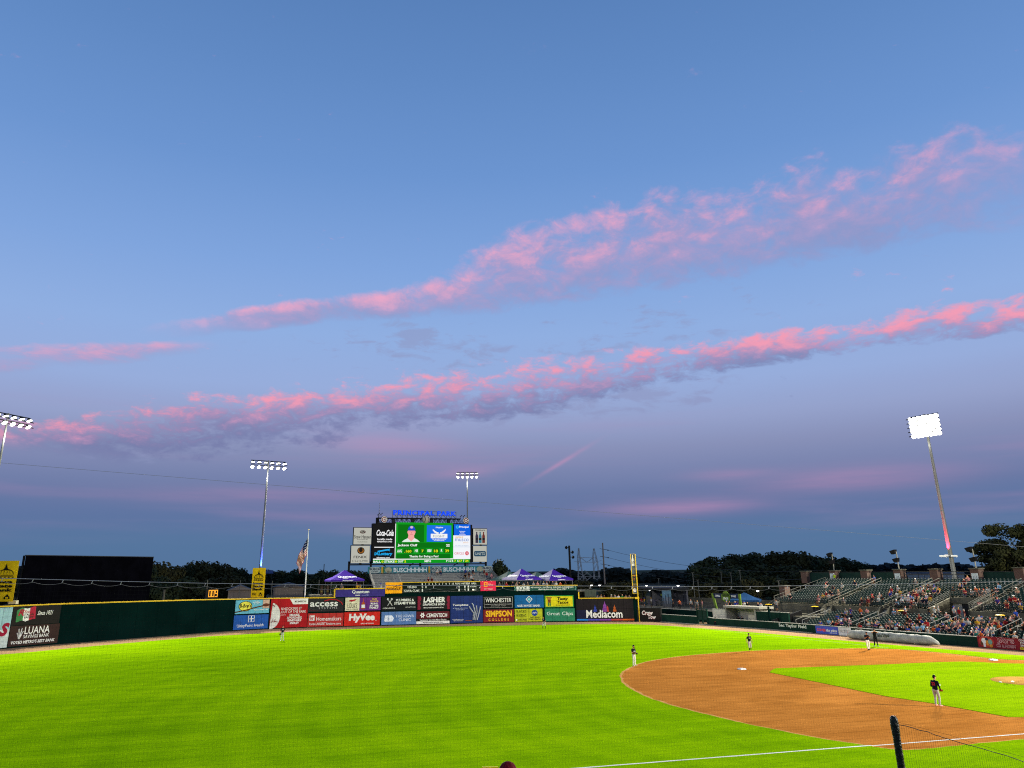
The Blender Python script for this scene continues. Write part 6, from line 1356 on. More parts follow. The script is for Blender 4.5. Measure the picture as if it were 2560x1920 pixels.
ORD = ['first', 'second', 'third', 'fourth', 'fifth', 'sixth', 'seventh', 'eighth', 'ninth', 'tenth', 'eleventh', 'twelfth', 'thirteenth', 'fourteenth']
def sect(tier, s):
    if tier == 'L': return 'beside the bullpen' if s > 22.6 else 'behind the rolled tarp' if s > 12.2 else 'past the tarp end' if s > 3.4 else 'over the red board'
    return 'at the wooded end' if s > 34.6 else 'right of the first stairs' if s > 24.6 else 'above the tunnel' if s > 11.6 else 'past the tunnel' if s > 1 else 'at the picture edge'
face_field = atan2(-SO.y, -SO.x)
recs = []
R_.seed(5); PEOPLE_AT.sort(key=lambda q: (GP(q[2], q[3], q[4])-CAM).length)
seat_people = PEOPLE_AT[:228]; back_people = PEOPLE_AT[228:]
for tier, i, s, n, z in seat_people:
    r = spectator(GP(s, n-.12, z), face_field+R_.uniform(-.15, .4), R_.choice(SEATED), group='spectators in the first-base stand')
    recs.append((r, tier, i, s))
groups = {}
for r, tier, i, s in recs:
    sh, hc, kind, pose, o = r; hd = {'cap': hc+' cap', 'hat': hc+' wide hat', 'hair': hc+' short hair', 'long': hc+' long hair'}[kind]
    groups.setdefault(f"{sh} shirt, {hd}, {'lower' if tier == 'L' else 'upper'} {ORD[i]} row {sect(tier, s)}", []).append((s, o))
for k, v in groups.items():
    v.sort(key=lambda q: q[0])
    for j, (s, o) in enumerate(v): o['label'] = k if len(v) == 1 else k+', '+('nearest home plate' if j == 0 else ORD[j]+' such from home')
# what is left of the crowd in the high rows, too small to tell apart
if back_people:
    cm = bpy.data.meshes.new('crowd'); vs = []; fs = []; mi = []; cms = [M_SKIN['tan'], M_SKIN['pink']]+[mat('cloth_'+n.replace(' ', '_'), tuple(v*.62 for v in lin(SHIRT[n])), .8, .08, 4) for n in SHIRT]+[mat('legwear_'+c.strip('#'), c, .8) for c in PANTS]+[mat('hat_'+c, HAIR[c], .8) for c in HAIR]
    cache = {}
    for tier, i, s, n, z in back_people:
        var = R_.choice(SEATED); me_ = var[0]
        if me_.name not in cache:
            c = np.empty(len(me_.vertices)*3); me_.vertices.foreach_get('co', c); cache[me_.name] = (c.reshape(-1, 3), [tuple(p.vertices) for p in me_.polygons], [p.material_index for p in me_.polygons])
        c, pf, pm = cache[me_.name]; a = face_field+R_.uniform(-.2, .4)-pi/2; k = R_.uniform(.9, 1); P = GP(s, n-.12, z); o0 = len(vs)
        ca, sa = cos(a)*k, sin(a)*k; vs += [(P.x+x*ca-y*sa, P.y+x*sa+y*ca, P.z+w_*k) for x, y, w_ in c]; fs += [tuple(q+o0 for q in f) for f in pf]
        sh = 2+list(SHIRT).index(R_.choice(SPOOL)); pn = 2+len(SHIRT)+R_.randrange(len(PANTS)); hr = 2+len(SHIRT)+len(PANTS)+R_.randrange(len(HAIR)); sk_ = R_.randrange(2)
        mp = [sk_, sh, pn, pn, hr, pn, pn, hr]; mi += [mp[m] for m in pm]
    cm.from_pydata(vs, [], fs); cm.polygons.foreach_set('material_index', mi); cm.polygons.foreach_set('use_smooth', [True]*len(fs)); cm.update()
    tag(link('crowd', cm, cms), 'spectators scattered over the upper rows of the stand', kind='stuff')
# people on their feet
def stander(P, face, k, shirt, label, hatc=None, group=None, pants=None, sc=None): return spectator(P, face, STANDING[k], shirt, hatc, group, label, sc, pants)
cf = atan2(-_f.y, -_f.x)
GC = 'people standing on the stand concourse'
for px, n, k, sh, a, lab, z in (
    (2264, 9.6, 1, 'white', 2.2, 'person in white shirt standing alone by the concrete wall and a yellow-lidded bin', None), (2323, 9.7, 0, 'black', 2.6, 'person in black beside the big white shirt at the left foot of the tunnel', None), (2337, 9.5, 4, 'white', 2.9, 'broad person in white seen from behind at the left foot of the tunnel', None), (2347, 9.8, 3, 'white', 2.4, 'person in white half hidden, right of the broad white back', None),
    (2386, 9.9, 0, 'white', 2.9, 'person in white shirt and black cap walking into the tunnel', None), (2398, 10.0, 1, 'red', 2.9, 'person in red shirt walking into the tunnel beside a white shirt', None), (2541, 9.3, 2, 'royal blue', 1.2, 'person in blue at the concourse rail near the picture edge', None), (1941, 9.9, 1, 'pale grey', .3, 'person in pale shirt standing alone below the upper seats near the bullpen', None),
    (2308, 1.2, 2, 'light blue', 1.0, 'person in light blue shirt standing on the stairs behind the tarp end', LZ), (2318, 2.2, 1, 'red', .6, 'person in pinkish red standing on the stairs beside the light blue shirt', LZ+.3), (2412, 7.2, 2, 'maroon', -1.0, 'person in maroon carrying food behind the packed lower rows', LZ+8*LRISE)):
    s = s_at(px, n, (z or CZ)+1); stander(GP(s, n, z or CZ), face_field+a, k, sh, lab, group=GC)
s = s_at(2073, NB_-.6, ZB+1); stander(GP(s, NB_+.6, ZB-.02), face_field, 4, 'lime', 'person in lime vest and white wide hat on the top row', 'white')
s = s_at(2188, NB_-.3, ZB+1); spectator(GP(s, NB_-.5, ZB), face_field, SEATED[0], 'royal blue', 'navy', None, 'lone person in blue on the very top row between two brick piers')
GW = 'people on the corner walkway'
for px, n, k, sh, lab, pn in ((1604, 8.4, 1, 'red', 'person in red beside the foul pole behind the dark tow board', '#4a4438'), (1612, 8.8, 0, 'yellow', 'person in yellow-brown next to the red shirt by the foul pole', None), (1629, 8.5, 3, 'white', 'person in white in front of the small food kiosk', '#6a6250'), (1700, 7.0, 4, 'orange', 'person in bright orange shirt and black shorts on the walkway', '#14141a'), (1729, 7.0, 0, 'white', 'person in white shirt with cap on the walkway above the gate', '#14141a'), (1739, 7.1, 3, 'grey', 'person in grey close behind the white shirts above the gate', '#6a6250'), (1745, 7.0, 1, 'pale grey', 'person in pale shirt at the right of the trio above the gate', '#4a4438'), (1757, 8.0, 2, 'pink', 'person in pinkish grey walking alone right of the trio', '#6a6250'), (1684, 7.0, 2, 'dark grey', 'person in dark clothes left of the orange shirt, by the railing', '#14141a'),
    (1819, 8.0, 0, 'grey', 'person in grey cap leaning under the left of the blue canopy', None), (1826, 8.3, 4, 'dark grey', 'person in dark grey with pale hat under the left of the blue canopy', None), (1840, 8.0, 1, 'royal blue', 'person in blue at the foot of the right arch leg', None), (1845, 8.4, 3, 'purple', 'person in purple next to the blue shirt under the canopy', None), (1863, 8.0, 4, 'white', 'person in white hat under the middle of the blue canopy', None), (1871, 8.1, 3, 'black', 'person in black under the right half of the blue canopy', None), (1898, 6.6, 1, 'navy', 'person in navy right of the shelter roof', None), (1905, 6.4, 0, 'white', 'person in white and yellow right of the shelter roof', None)):
    stander(side_pt(px, n, WZ), face_field+R_.uniform(-1, 1), k, sh, lab, group=GW, pants=pn)
mwS, LS, HS = SHELTER
for x, sh, hat_, lab in ((1.0, 'black', 0, 'person in black at the left end of the shelter bench'), (1.9, 'black', 2, 'taller person in black cap, second from the left on the shelter bench'), (4.6, 'black', 2, 'person in black hunched at the right of the shelter bench'), (5.2, 'black', 0, 'person in black at the right end of the shelter bench')):
    P = mwS @ Vector((min(x*LS/6.2, LS-.6), .03, -1.75)); spectator((P.x, P.y, 0.0), face_field+.2, SEATED[hat_], sh, 'black', 'figures in the bullpen shelter', lab)
P = side_pt(1793, 1.2); spectator((P.x, P.y, 0.0), face_field, SEATED[2], 'black', 'black', None, 'person in black peeping over the low wall before the pale block wall')
GD = 'people standing along the deck rail'; DZ = 5.0
shd = ['navy', 'tan', 'black', 'pale grey', 'tan', 'white', 'pink', 'white', 'pale grey', 'black', 'grey', 'white', 'orange', 'dark grey', 'red', 'grey']
for i, px in enumerate((1282, 1291, 1298, 1309, 1319, 1334, 1344, 1359, 1367, 1374, 1382, 1390, 1401, 1414, 1266, 1249)):
    D = R_.uniform(145.0, 146.2); P = AT(px, 1458, D); k = i % 4
    stander((P.x, P.y, DZ), cf+R_.uniform(-.6, .6), k, shd[i], f"person in {shd[i]} with {'cap' if k == 0 else 'long hair' if k == 3 else 'short hair'}, {ORD[i] if i < 14 else 'further left'} from the bleachers along the deck rail" if i < 14 else f"person in {shd[i]} at the foot of the bleachers beside the deck", group=GD)
for i, (px, sh) in enumerate(((1494, 'grey'), (1503, 'tan'), (1511, 'maroon'), (1529, 'grey'), (1538, 'pale grey'), (1547, 'white'), (1556, 'green'), (1565, 'tan'), (1574, 'grey'))):
    A = wpt(px, 3.5); d = Vector((A.x-CAM.x, A.y-CAM.y, 0)).normalized(); P = Vector((A.x, A.y, 2.82))+d*1.3
    spectator(P+Vector((0, 0, -.12)), cf+R_.uniform(-.5, .5), STANDING[(0, 1, 3, 4)[i % 4]], sh, None, 'heads above the wide dark board', f"person in {sh} looking over the wide dark board, {ORD[i]} from its stepped end")
b = MB(); b.prism([(97.2, 14.2), (93.4, 5.2), (97.5, 3.4), (101.5, 12.4)], 2.45, 2.70); tag(b.build('pavilion_deck', M_CONC), 'low concrete deck behind the wide dark board', 'deck')
for i, (px, sh, k) in enumerate(((854, 'grey', 1), (893, 'yellow', 0), (900, 'yellow', 3), (952, 'white', 4))):
    P = AT(px, 1466, 146); stander((P.x, P.y, DZ), cf+R_.uniform(-1, 1), k, sh, ('person in grey under the lone purple canopy', 'person in yellow with cap under the lone purple canopy', 'person in yellow with long hair under the lone purple canopy', 'person in white by the stair rail of the bleachers')[i], group='people by the lone canopy')
# bleacher seats
for i, (px, row, sh, lab) in enumerate(((1071, 6, 'maroon', 'left one of a pair in dark red halfway up the bleachers'), (1080, 6, 'maroon', 'right one of a pair in dark red halfway up the bleachers'), (1093, 1, 'white', 'person in white high on the bleachers against the banner'), (1101, 1, 'navy', 'person in navy high on the bleachers right of the white shirt'), (1163, 1, 'royal blue', 'person in blue high on the bleachers against the second long word'), (1163, 4, 'black', 'person in black on the bleachers below the blue shirt'), (1172, 3, 'dark grey', 'person in dark grey amid the bleacher group'), (1178, 5, 'white', 'person in white amid the bleacher group'), (1182, 1, 'navy', 'person in navy at the top of the bleacher group'), (1183, 7, 'black', 'person in black at the bottom of the bleacher group'), (1159, 8, 'red', 'person in red low on the bleachers'), (1170, 8, 'black', 'person in black low on the bleachers beside the red shirt'), (1210, 1, 'maroon', 'person in maroon high at the end of the bleachers'), (1217, 3, 'red', 'person in red near the end stairs of the bleachers'), (1229, 4, 'pink', 'person in pink at the far end of the bleachers'))):
    x = XB0+(NB-1-row)*.86; y = PX(px, 1435, x).y; z = zt-row*RISE-.42
    spectator((x+.05, y, z-.05), pi+R_.uniform(-.3, .3), SEATED[i % 8], sh, None, 'spectators on the bleachers', lab)
# the maroon cap and a bit of yellow right in front
D = 7.4; A = AT(1270, 1900, D); P = Vector((A.x, A.y, A.z-1.455)); fdir = atan2(_f.y, _f.x)
me = human(SIT, {}, vox=.008, hat='cap', fat=1.05)
for m in (sk['fair'], mat('cloth_dark_grey', SHIRT['dark grey'], .8, .08, 4), M_BLACK, M_BLACK, mat('maroon_cap', '#520a16', .8, .1, 20, bump=.2, bscale=120), M_BLACK, M_LEATH, M_EYE): me.materials.append(m)
o = bpy.data.objects.new('person', me); COL.objects.link(o); o.location = P; o.rotation_euler = (0, 0, fdir-pi/2); tag(o, 'spectator whose maroon cap pokes up at the bottom edge', 'person')
hz_ = P.z
A2 = AT(1226, 1917.0, 7.2); b = MB(); rr = Vector((_r.x, _r.y, 0)).normalized()
sg = thing('hand_sign', 'flat yellow foam board held up beside the maroon cap', 'foam board', mw=frame(A2-rr*.07-Vector((0, 0, .5)), rr)); b.box(0, .135, 0, .5, -.01, .01); b.build('board', mat('yellow_foam', '#e8d414', .6, .05, 2), sg)
b = MB(); b.box(.055, .08, -.55, .0, -.012, .012); b.build('stick', M_CONCL, sg)
# terrace under the viewpoint
fv_ = Vector((_f.x, _f.y, 0)).normalized(); b = MB()
for k in range(6):
    c = CAM+fv_*(7.45-(k-1)*.9); zz = hz_+(k-1)*.34+.0
    if k <= 4: b.obox((c.x, c.y, zz/2), fv_*.45, rr*14, (0, 0, zz/2))
tag(b.build('near_terrace', M_CONC), 'stepped concrete terrace below the viewpoint', 'terrace', kind='structure')
seat_geo_b = MB(); seat_geo(seat_geo_b, P.x, P.y, P.z, rr, -fv_); o = seat_geo_b.build('stadium_seat', [M_SEAT, M_GLINT]); tag(o, 'seat under the spectator with the maroon cap', 'seat')

# ------------------------------------------------------------------ trees, hills, buildings beyond the park
def leaf_mat(name, c1, c2):
    m = bpy.data.materials.new(name); m.use_nodes = True; t = NT(m.node_tree); b = t.n['Principled BSDF']
    o = t.node('ShaderNodeTexCoord').outputs['Object']
    t.put(b.inputs['Base Color'], t.mix(t.smooth(t.noise(o, .35, 4, .6), .35, .65), c1, c2)); b.inputs['Roughness'].default_value = .8; b.inputs['Specular IOR Level'].default_value = .1
    return m
M_LEAF = leaf_mat('dark_foliage', (.014, .020, .008), (.042, .046, .018)); M_LEAF2 = leaf_mat('olive_foliage', (.034, .031, .011), (.060, .056, .020)); M_LEAF3 = leaf_mat('deep_green_foliage', (.015, .025, .012), (.044, .054, .022))
M_BARK = mat('bark', (.04, .03, .022), .9, .2, 2)
def crown_mesh(name, rng, lobes, n, size, mats):
    vs = []; fs = []
    for _ in range(n):
        c, r, sq = rng.choice(lobes)
        d = Vector((rng.gauss(0, 1), rng.gauss(0, 1), rng.gauss(0, 1))).normalized(); rad = r*(rng.random()**.28)
        p = c+Vector((d.x*rad, d.y*rad, d.z*rad*sq)); s = size*rng.uniform(.55, 1.3)
        nrm = (d+Vector((rng.gauss(0, .5), rng.gauss(0, .5), rng.gauss(0, .5)))).normalized(); a = nrm.orthogonal().normalized(); q = Matrix.Rotation(rng.uniform(0, 6.28), 3, nrm) @ a; w = nrm.cross(q)
        o = len(vs); vs += [tuple(p+q*s), tuple(p+w*s*.75+nrm*s*.2), tuple(p-q*s*.9), tuple(p-w*s*.75-nrm*s*.15)]; fs.append((o, o+1, o+2, o+3))
    me = bpy.data.meshes.new(name); me.from_pydata(vs, [], fs); me.update()
    for m in mats: me.materials.append(m)
    return me
rng = random.Random(21)
def lobes_for(k, h, w):
    L = []
    for _ in range(k):
        a = rng.uniform(0, 6.28); rr_ = rng.uniform(.1, .62)*w/2; z = h*rng.uniform(.30, .80); r = w*rng.uniform(.16, .27); L.append((Vector((cos(a)*rr_, sin(a)*rr_, z)), r, .85))
    L.append((Vector((0, 0, h*.55)), w*.32, 1.0)); L.append((Vector((rng.uniform(-.1, .1)*w, 0, h*.82)), w*.19, .9)); return L
PROTO = []
for k in range(5):
    mts = (M_LEAF, M_LEAF2, M_LEAF3, M_LEAF, M_LEAF3)[k]
    cm_ = crown_mesh('crown', rng, lobes_for(11, 10.0, 9.0), 2600, .34, [mts])
    b = MB(); b.tube([(0, 0, -.5), (.1, 0, 2.5), (0, .1, 5.5)], [.32, .25, .12], 7)
    for _ in range(4): a = rng.uniform(0, 6.28); b.tube([(0, 0, 3.0), (cos(a)*1.6, sin(a)*1.6, 5.0), (cos(a)*2.8, sin(a)*2.8, 6.8)], [.16, .1, .04], 5)
    tm_ = b.mesh('trunk'); tm_.materials.append(M_BARK); PROTO.append((cm_, tm_))
def tree(P, h, w, k, label, group, zbase=0.0):
    t = thing('tree', label, 'tree', (P.x, P.y, zbase), rng.uniform(0, 6.28), group); t.scale = (w/9.0, w/9.0, h/10.0)
    for nm, me in zip(('crown', 'trunk'), PROTO[k]): o = bpy.data.objects.new(nm, me); COL.objects.link(o); o.parent = t
    return t
def tree_px(px, py_top, D, wpx, k, label, group, zbase=0.0):
    P = AT(px, py_top, D); tree(P, max(2.5, (P.z-zbase)/.97), wpx*D/FOC*1.12, k, label, group, zbase)
G1 = 'trees in the line beyond left field'; L1 = 'dark leafy tree in the tree line beyond the left-field wall'
for px, py, D, w in ((345, 1393, 205, 70), (385, 1404, 215, 66), (415, 1416, 225, 50), (440, 1414, 230, 52), (470, 1412, 235, 46), (505, 1402, 240, 66), (545, 1404, 245, 64), (585, 1418, 255, 60), (612, 1420, 260, 44), (668, 1424, 270, 58), (702, 1426, 280, 56), (745, 1422, 262, 66), (800, 1424, 268, 60), (835, 1424, 275, 54), (880, 1426, 285, 60), (915, 1430, 290, 56), (325, 1430, 190, 60), (300, 1440, 195, 70), (405, 1440, 200, 70), (475, 1440, 210, 80), (560, 1440, 220, 80)):
    tree_px(px, py, D, w*1.2, rng.randrange(5), L1, G1)
G1b = 'trees at the far left edge'
for px, py, D, w in ((30, 1424, 420, 60), (60, 1420, 440, 70), (10, 1452, 250, 60), (55, 1450, 240, 60), (-20, 1422, 420, 70)): tree_px(px, py, D, w, 0, 'dark tree glimpsed between the cut yellow board and the black screen', G1b)
tree_px(1253, 1397, 190, 74, 2, 'single rounded tree rising at the right end of the bleachers behind the grey-green canopy', None)
G2 = 'trees of the wood beyond right field'; L2 = 'dark leafy tree in the tall wood between the bullpen and the stand'
for px, py, D, w in ((1752, 1402, 250, 80), (1790, 1392, 262, 90), (1835, 1385, 270, 90), (1880, 1381, 275, 90), (1925, 1379, 280, 96), (1968, 1378, 280, 92), (2008, 1384, 290, 84), (2040, 1390, 300, 80), (2075, 1390, 320, 76), (2105, 1394, 325, 72), (2135, 1400, 330, 60), (1770, 1420, 235, 90), (1830, 1415, 240, 100), (1900, 1410, 245, 100), (1970, 1412, 250, 100), (1860, 1440, 215, 90), (1925, 1438, 215, 90), (1990, 1430, 220, 90), (2140, 1408, 340, 56)):
    tree_px(px, py, D, w*1.1, rng.choice((0, 1, 3, 4)), L2, G2)
G3 = 'bushes below the wood'
for px, py, D, w in ((1700, 1470, 195, 50), (1730, 1462, 200, 60), (1770, 1458, 200, 60), (1815, 1455, 200, 60), (1880, 1448, 195, 56), (1560, 1452, 205, 70), (1530, 1456, 205, 60), (1600, 1470, 210, 40), (1460, 1450, 230, 50)): tree_px(px, py, D, w, 1, 'low olive bush at the foot of the wood, above the corner walkway', G3)
# big near tree at the right
cm_ = crown_mesh('crown', rng, [(Vector((cos(a)*r, sin(a)*r*.7, z)), q, .8) for a, r, z, q in [(rng.uniform(0, 6.28), rng.uniform(.5, 4.6), rng.uniform(5.5, 15.5), rng.uniform(.9, 1.7)) for _ in range(40)]]+[(Vector((0, 0, 8)), 3.4, 1), (Vector((1.5, 0, 12)), 2.4, 1), (Vector((-2, 0, 10)), 2.6, 1)], 15000, .22, [leaf_mat('near_tree_foliage', (.016, .020, .007), (.045, .046, .016))])
def big_tree(px, py, D, label, sc, rz):
    P = AT(px, py, D); t = thing('tree', label, 'tree', (P.x, P.y, 0), rz, 'large trees behind the stand'); k = P.z/17.0; t.scale = (k*sc, k*sc, k)
    o = bpy.data.objects.new('crown', cm_); COL.objects.link(o); o.parent = t
    b = MB(); b.tube([(0, 0, -.5), (.2, 0, 5), (-.1, .2, 10), (.2, 0, 14)], [.5, .4, .25, .08], 8)
    for _ in range(9): a = rng.uniform(0, 6.28); z = rng.uniform(4, 10); b.tube([(0, 0, z), (cos(a)*2.2, sin(a)*1.6, z+2), (cos(a)*4.2, sin(a)*3, z+4)], [.2, .12, .03], 5)
    b.build('trunk', M_BARK, t); return t
bt = big_tree(2545, 1292, 150, 'big loose-leaved tree at the picture edge behind the last brick pier', 1.0, .4)
b = MB()
for _ in range(9): a = rng.uniform(2.2, 4.2); r0 = rng.uniform(2.5, 4); b.tube([(cos(a)*r0, sin(a)*r0, 10+rng.random()*2), (cos(a)*(r0+.8), sin(a)*(r0+.8), 12.5+rng.random()*2), (cos(a)*(r0+1.2), sin(a)*(r0+1), 14+rng.random()*2)], [.05, .035, .015], 4)
b.build('bare_twigs', M_BARK, bt)
big_tree(2478, 1338, 158, 'smaller loose-leaved tree with bare twigs behind the numbered pier and lamp post', 1.35, 2.2)
# far wooded ridges: one mass of clumps on a rising bank
def ridge(name, pts, D, depth, m, label, n, size):
    vs = []; fs = []
    for i in range(n):
        u = rng.random()*(len(pts)-1); k = int(u); f = u-k; px = pts[k][0]*(1-f)+pts[k+1][0]*f; py = pts[k][1]*(1-f)+pts[k+1][1]*f
        top = AT(px, py, D); top.z += D*.0042*(mnoise.noise(Vector((px*.035, 3.1, D)))+.6*mnoise.noise(Vector((px*.11, 1.1, D)))); dd = rng.random(); q = Vector((top.x-CAM.x, top.y-CAM.y, 0)).normalized()
        bump_ = 1+.0*dd; z = top.z*(1-.0*dd)-(abs(rng.gauss(0, .16)) if rng.random() < .5 else rng.random())*(top.z+6)
        p = Vector((top.x, top.y, z))+q*(rng.uniform(-.5, .5)*depth); s = size*rng.uniform(.6, 1.4); a = Vector((rng.gauss(0, 1), rng.gauss(0, 1), rng.gauss(0, 1))).normalized(); c = a.orthogonal().normalized(); e = a.cross(c); o = len(vs)
        vs += [tuple(p+c*s), tuple(p+e*s), tuple(p-c*s), tuple(p-e*s)]; fs.append((o, o+1, o+2, o+3))
    # solid bank behind the clumps
    o = len(vs); k = len(pts)
    for px, py in pts: t_ = AT(px, py, D+depth*.4); vs += [(t_.x, t_.y, -8), (t_.x, t_.y, t_.z-size*3.4)]; q = Vector((t_.x-CAM.x, t_.y-CAM.y, 0)).normalized()*depth; vs += [(t_.x+q.x, t_.y+q.y, -8), (t_.x+q.x, t_.y+q.y, t_.z-size*3.6)]
    for i in range(k-1):
        a = o+4*i; fs += [(a, a+4, a+5, a+1), (a+1, a+5, a+7, a+3), (a+3, a+7, a+6, a+2)]
    me = bpy.data.meshes.new(name); me.from_pydata(vs, [], fs); me.update(); o = link(name, me, m); return tag(o, label, kind='stuff')
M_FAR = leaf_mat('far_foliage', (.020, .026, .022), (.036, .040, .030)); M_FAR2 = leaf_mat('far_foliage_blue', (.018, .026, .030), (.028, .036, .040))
ridge('woods', [(1375, 1432), (1400, 1424), (1440, 1430), (1470, 1442), (1490, 1440), (1510, 1428), (1540, 1424), (1570, 1432), (1600, 1448), (1610, 1436), (1640, 1431), (1680, 1433), (1715, 1435), (1740, 1444)], 420, 30, M_FAR, 'dark wooded rise beyond right-centre field', 5200, 1.5)
ridge('woods', [(2100, 1424), (2150, 1418), (2190, 1420), (2220, 1415), (2260, 1420), (2300, 1414), (2345, 1417), (2390, 1416), (2430, 1420), (2600, 1416)], 620, 30, M_FAR2, 'bluish far woods behind the red-lit mast', 4200, 2.0)
ridge('woods', [(560, 1436), (700, 1438), (860, 1438), (1000, 1438), (1260, 1440), (1380, 1440)], 700, 30, M_FAR2, 'dim far woods low behind the tree line', 3500, 2.2)
ridge('woods', [(-80, 1424), (0, 1421), (90, 1420), (170, 1424)], 600, 30, M_FAR2, 'bluish hill at the far left edge', 1500, 2.2)
# pale houses beyond the left-field trees
M_SIDING, M_ROOF = mat('beige_siding', (.20, .155, .125), .9, .08, .5), mat('grey_roof', (.12, .125, .14), .9, .1, .5)
def shed(px0, px1, py_base, py_eave, py_ridge, D, label):
    a, c = AT(px0, py_base, D), AT(px1, py_base, D); w = hypot(c.x-a.x, c.y-a.y); ze = Z((px0+px1)/2, py_eave, D); zr = Z((px0+px1)/2, py_ridge, D); t = thing('house', label, 'building', mw=frame((a.x, a.y, -.5), Vector((c.x-a.x, c.y-a.y, 0))), group='low buildings beyond left field')
    b = MB(); b.box(0, w, 0, ze+.5, -12, 0); b.build('wall', M_SIDING, t)
    b = MB(); b.add([(-.4, ze+.45, .4), (w+.4, ze+.45, .4), (w/2, zr+.5, .4), (-.4, ze+.45, -12.4), (w+.4, ze+.45, -12.4), (w/2, zr+.5, -12.4)], [(0, 1, 2), (5, 4, 3), (0, 2, 5, 3), (1, 4, 5, 2), (0, 3, 4, 1)]); b.build('roof', M_ROOF, t)
    b = MB(); b.add([(0, ze+.46, .42), (w, ze+.46, .42), (w/2, zr+.3, .42)], [(0, 1, 2)]); b.build('gable', M_SIDING, t)
    b = MB(); b.box(w*.42, w*.52, .2, 2.6, 0.0, .05); b.build('door', mat('dim_door', (.12, .10, .09), .8), t)
shed(570, 628, 1486, 1475, 1462, 195, 'pale gabled building just left of the yellow dome board'); shed(682, 758, 1482, 1467, 1457, 200, 'wide brownish building between the yellow board and the flagpole')
a, c = AT(655, 1434, 215), AT(683, 1434, 215); w = hypot(c.x-a.x, c.y-a.y); t = thing('road_sign', 'small lit bluish highway sign panel among the left trees', 'sign', mw=frame((a.x, a.y, a.z), Vector((c.x-a.x, c.y-a.y, 0)))); b = MB(); b.box(0, w, 0, .8, 0, .1); b.build('panel', mat('blue_grey_panel', '#4a5f8c', .6), t); b = MB(); b.bar((.4, 0, -.1), (.4, -a.z, -.1), .15); b.bar((w-.4, 0, -.1), (w-.4, -a.z, -.1), .15); b.build('post', M_DARK, t)
P = AT(408, 1500, 170); tz = Z(409, 1474, 170); b = MB(); b.tube([(0, 0, 0), (0, 0, tz)], .22, 6); o = b.build('marker_post', M_CONC); o.location = (P.x, P.y, 0); tag(o, 'short pale post standing in the grass right of the black screen', 'post')
for px, py0, py1, D, lab in ((517, 1475, 1449, 140, 'thin dark fence pole over the pitch clock'), (597, 1500, 1450, 175, 'thin pole left of the yellow dome board'), (678, 1490, 1452, 160, 'thin pole just right of the yellow dome board'), (796, 1490, 1450, 160, 'thin pole right of the flagpole'), (809, 1440, 1410, 300, 'thin far mast above the trees left of the purple canopy')):
    P = AT(px, py0, D); t = Z(px, py1, D); b = MB(); b.tube([(0, 0, 0), (0, 0, t)], .07 if D < 200 else .16, 5); o = b.build('pole', M_RAIL); o.location = (P.x, P.y, 0); tag(o, lab, 'pole')
for k, px in enumerate((804, 819, 834)):
    P = AT(px, 1480, 141.5); z1 = Z(px, 1464, 141.5); t = thing('display_panel', ('narrow upright player banner standing on the wall, farthest from the purple board', 'narrow upright player banner, middle of three beside the purple board', 'narrow upright player banner touching the yellow wall step')[k], 'banner', mw=frame((P.x, P.y, 4.3), rr), group='upright banners beside the purple board')
    b = MB(); b.box(-.22, .22, 0, z1-4.3, -.05, 0); b.build('panel', flat(('#3a2622', '#40302a', '#26382a')[k]), t)
    for v in range(4): b = MB(); b.box(-.16, .16, .15+v*.5, .15+v*.5+.3, .01, .02); b.build('panel_print', flat(('#6a4a40', '#5a4a44', '#7a6a3a', '#4a3a34')[v]), t)
# speaker mast, timber pole, lattice pylon, wires
P = AT(1427, 1462, 160); tz = Z(1426, 1364, 160); t = thing('speaker_mast', 'black mast with three loudspeakers next to the second pale-sided canopy', 'mast', mw=frame((P.x, P.y, 0), rr))
b = MB(); b.tube([(0, 0, 0), (0, tz, 0)], .2, 8); b.build('pole', M_BLACK, t)
for dx_, dy_ in ((-.42, -.35), (.42, -1.25), (.5, -2.2)):
    b = MB(); s = 1 if dx_ > 0 else -1; b.lathe((dx_, tz+dy_, .1), [(.2, 0), (.34, .1), (.2, .42)], 8, (s*.8, -.1, .3)); b.bar((0, tz+dy_, 0), (dx_, tz+dy_, .1), .12); b.build('loudspeaker', M_BLACK, t)
P = AT(1512, 1456, 230); tz = Z(1506, 1357, 230); t = thing('utility_pole', 'weathered timber utility pole with short cross-arms beside the lattice pylon', 'pole', mw=frame((P.x, P.y, 0), rr))
b = MB(); b.tube([(0, 0, 0), (0, tz, 0)], [.26, .18], 8); b.build('pole', mat('weathered_timber', (.18, .15, .13), .9, .15, 1), t)
POLE_ARMS = []
for py in (1373, 1392, 1411):
    z = Z(1508, py, 230); b = MB(); b.bar((-.9, z+.15, 0), (1.5, z-.25, 0), .12); b.bar((1.2, z-.25, 0), (1.6, z-.3, 0), .25); b.build('cross_arm', M_DARK, t); POLE_ARMS.append(t.matrix_basis @ Vector((1.6, z-.3, 0)))
P = AT(1471, 1462, 300); sc = 300/FOC
t = thing('pylon', 'grey steel lattice power pylon behind the right end of the teal banner', 'pylon', mw=frame((P.x, P.y, 0), rr)); M_PYL = mat('pylon_steel', (.22, .23, .24), .6, .1, 1, .4, .3)
zz = lambda py: Z(1471, py, 300); xx = lambda px: (px-1471)*sc
def lat(b, p, q, w=.10):
    for z in (-1.2, 1.2): b.bar((xx(p[0]), zz(p[1]), z), (xx(q[0]), zz(q[1]), z), w)
b = MB()
for p, q in (((1447, 1461), (1449, 1430)), ((1449, 1430), (1449, 1395)), ((1462, 1460), (1457, 1425)), ((1457, 1425), (1452, 1370)), ((1449, 1395), (1452, 1370)), ((1486, 1448), (1485, 1395)), ((1498, 1447), (1494, 1400)), ((1485, 1395), (1488, 1371)), ((1494, 1400), (1488, 1371)), ((1484, 1448), (1486, 1430))): lat(b, p, q, .18)
b.build('leg', M_PYL, t); b = MB()
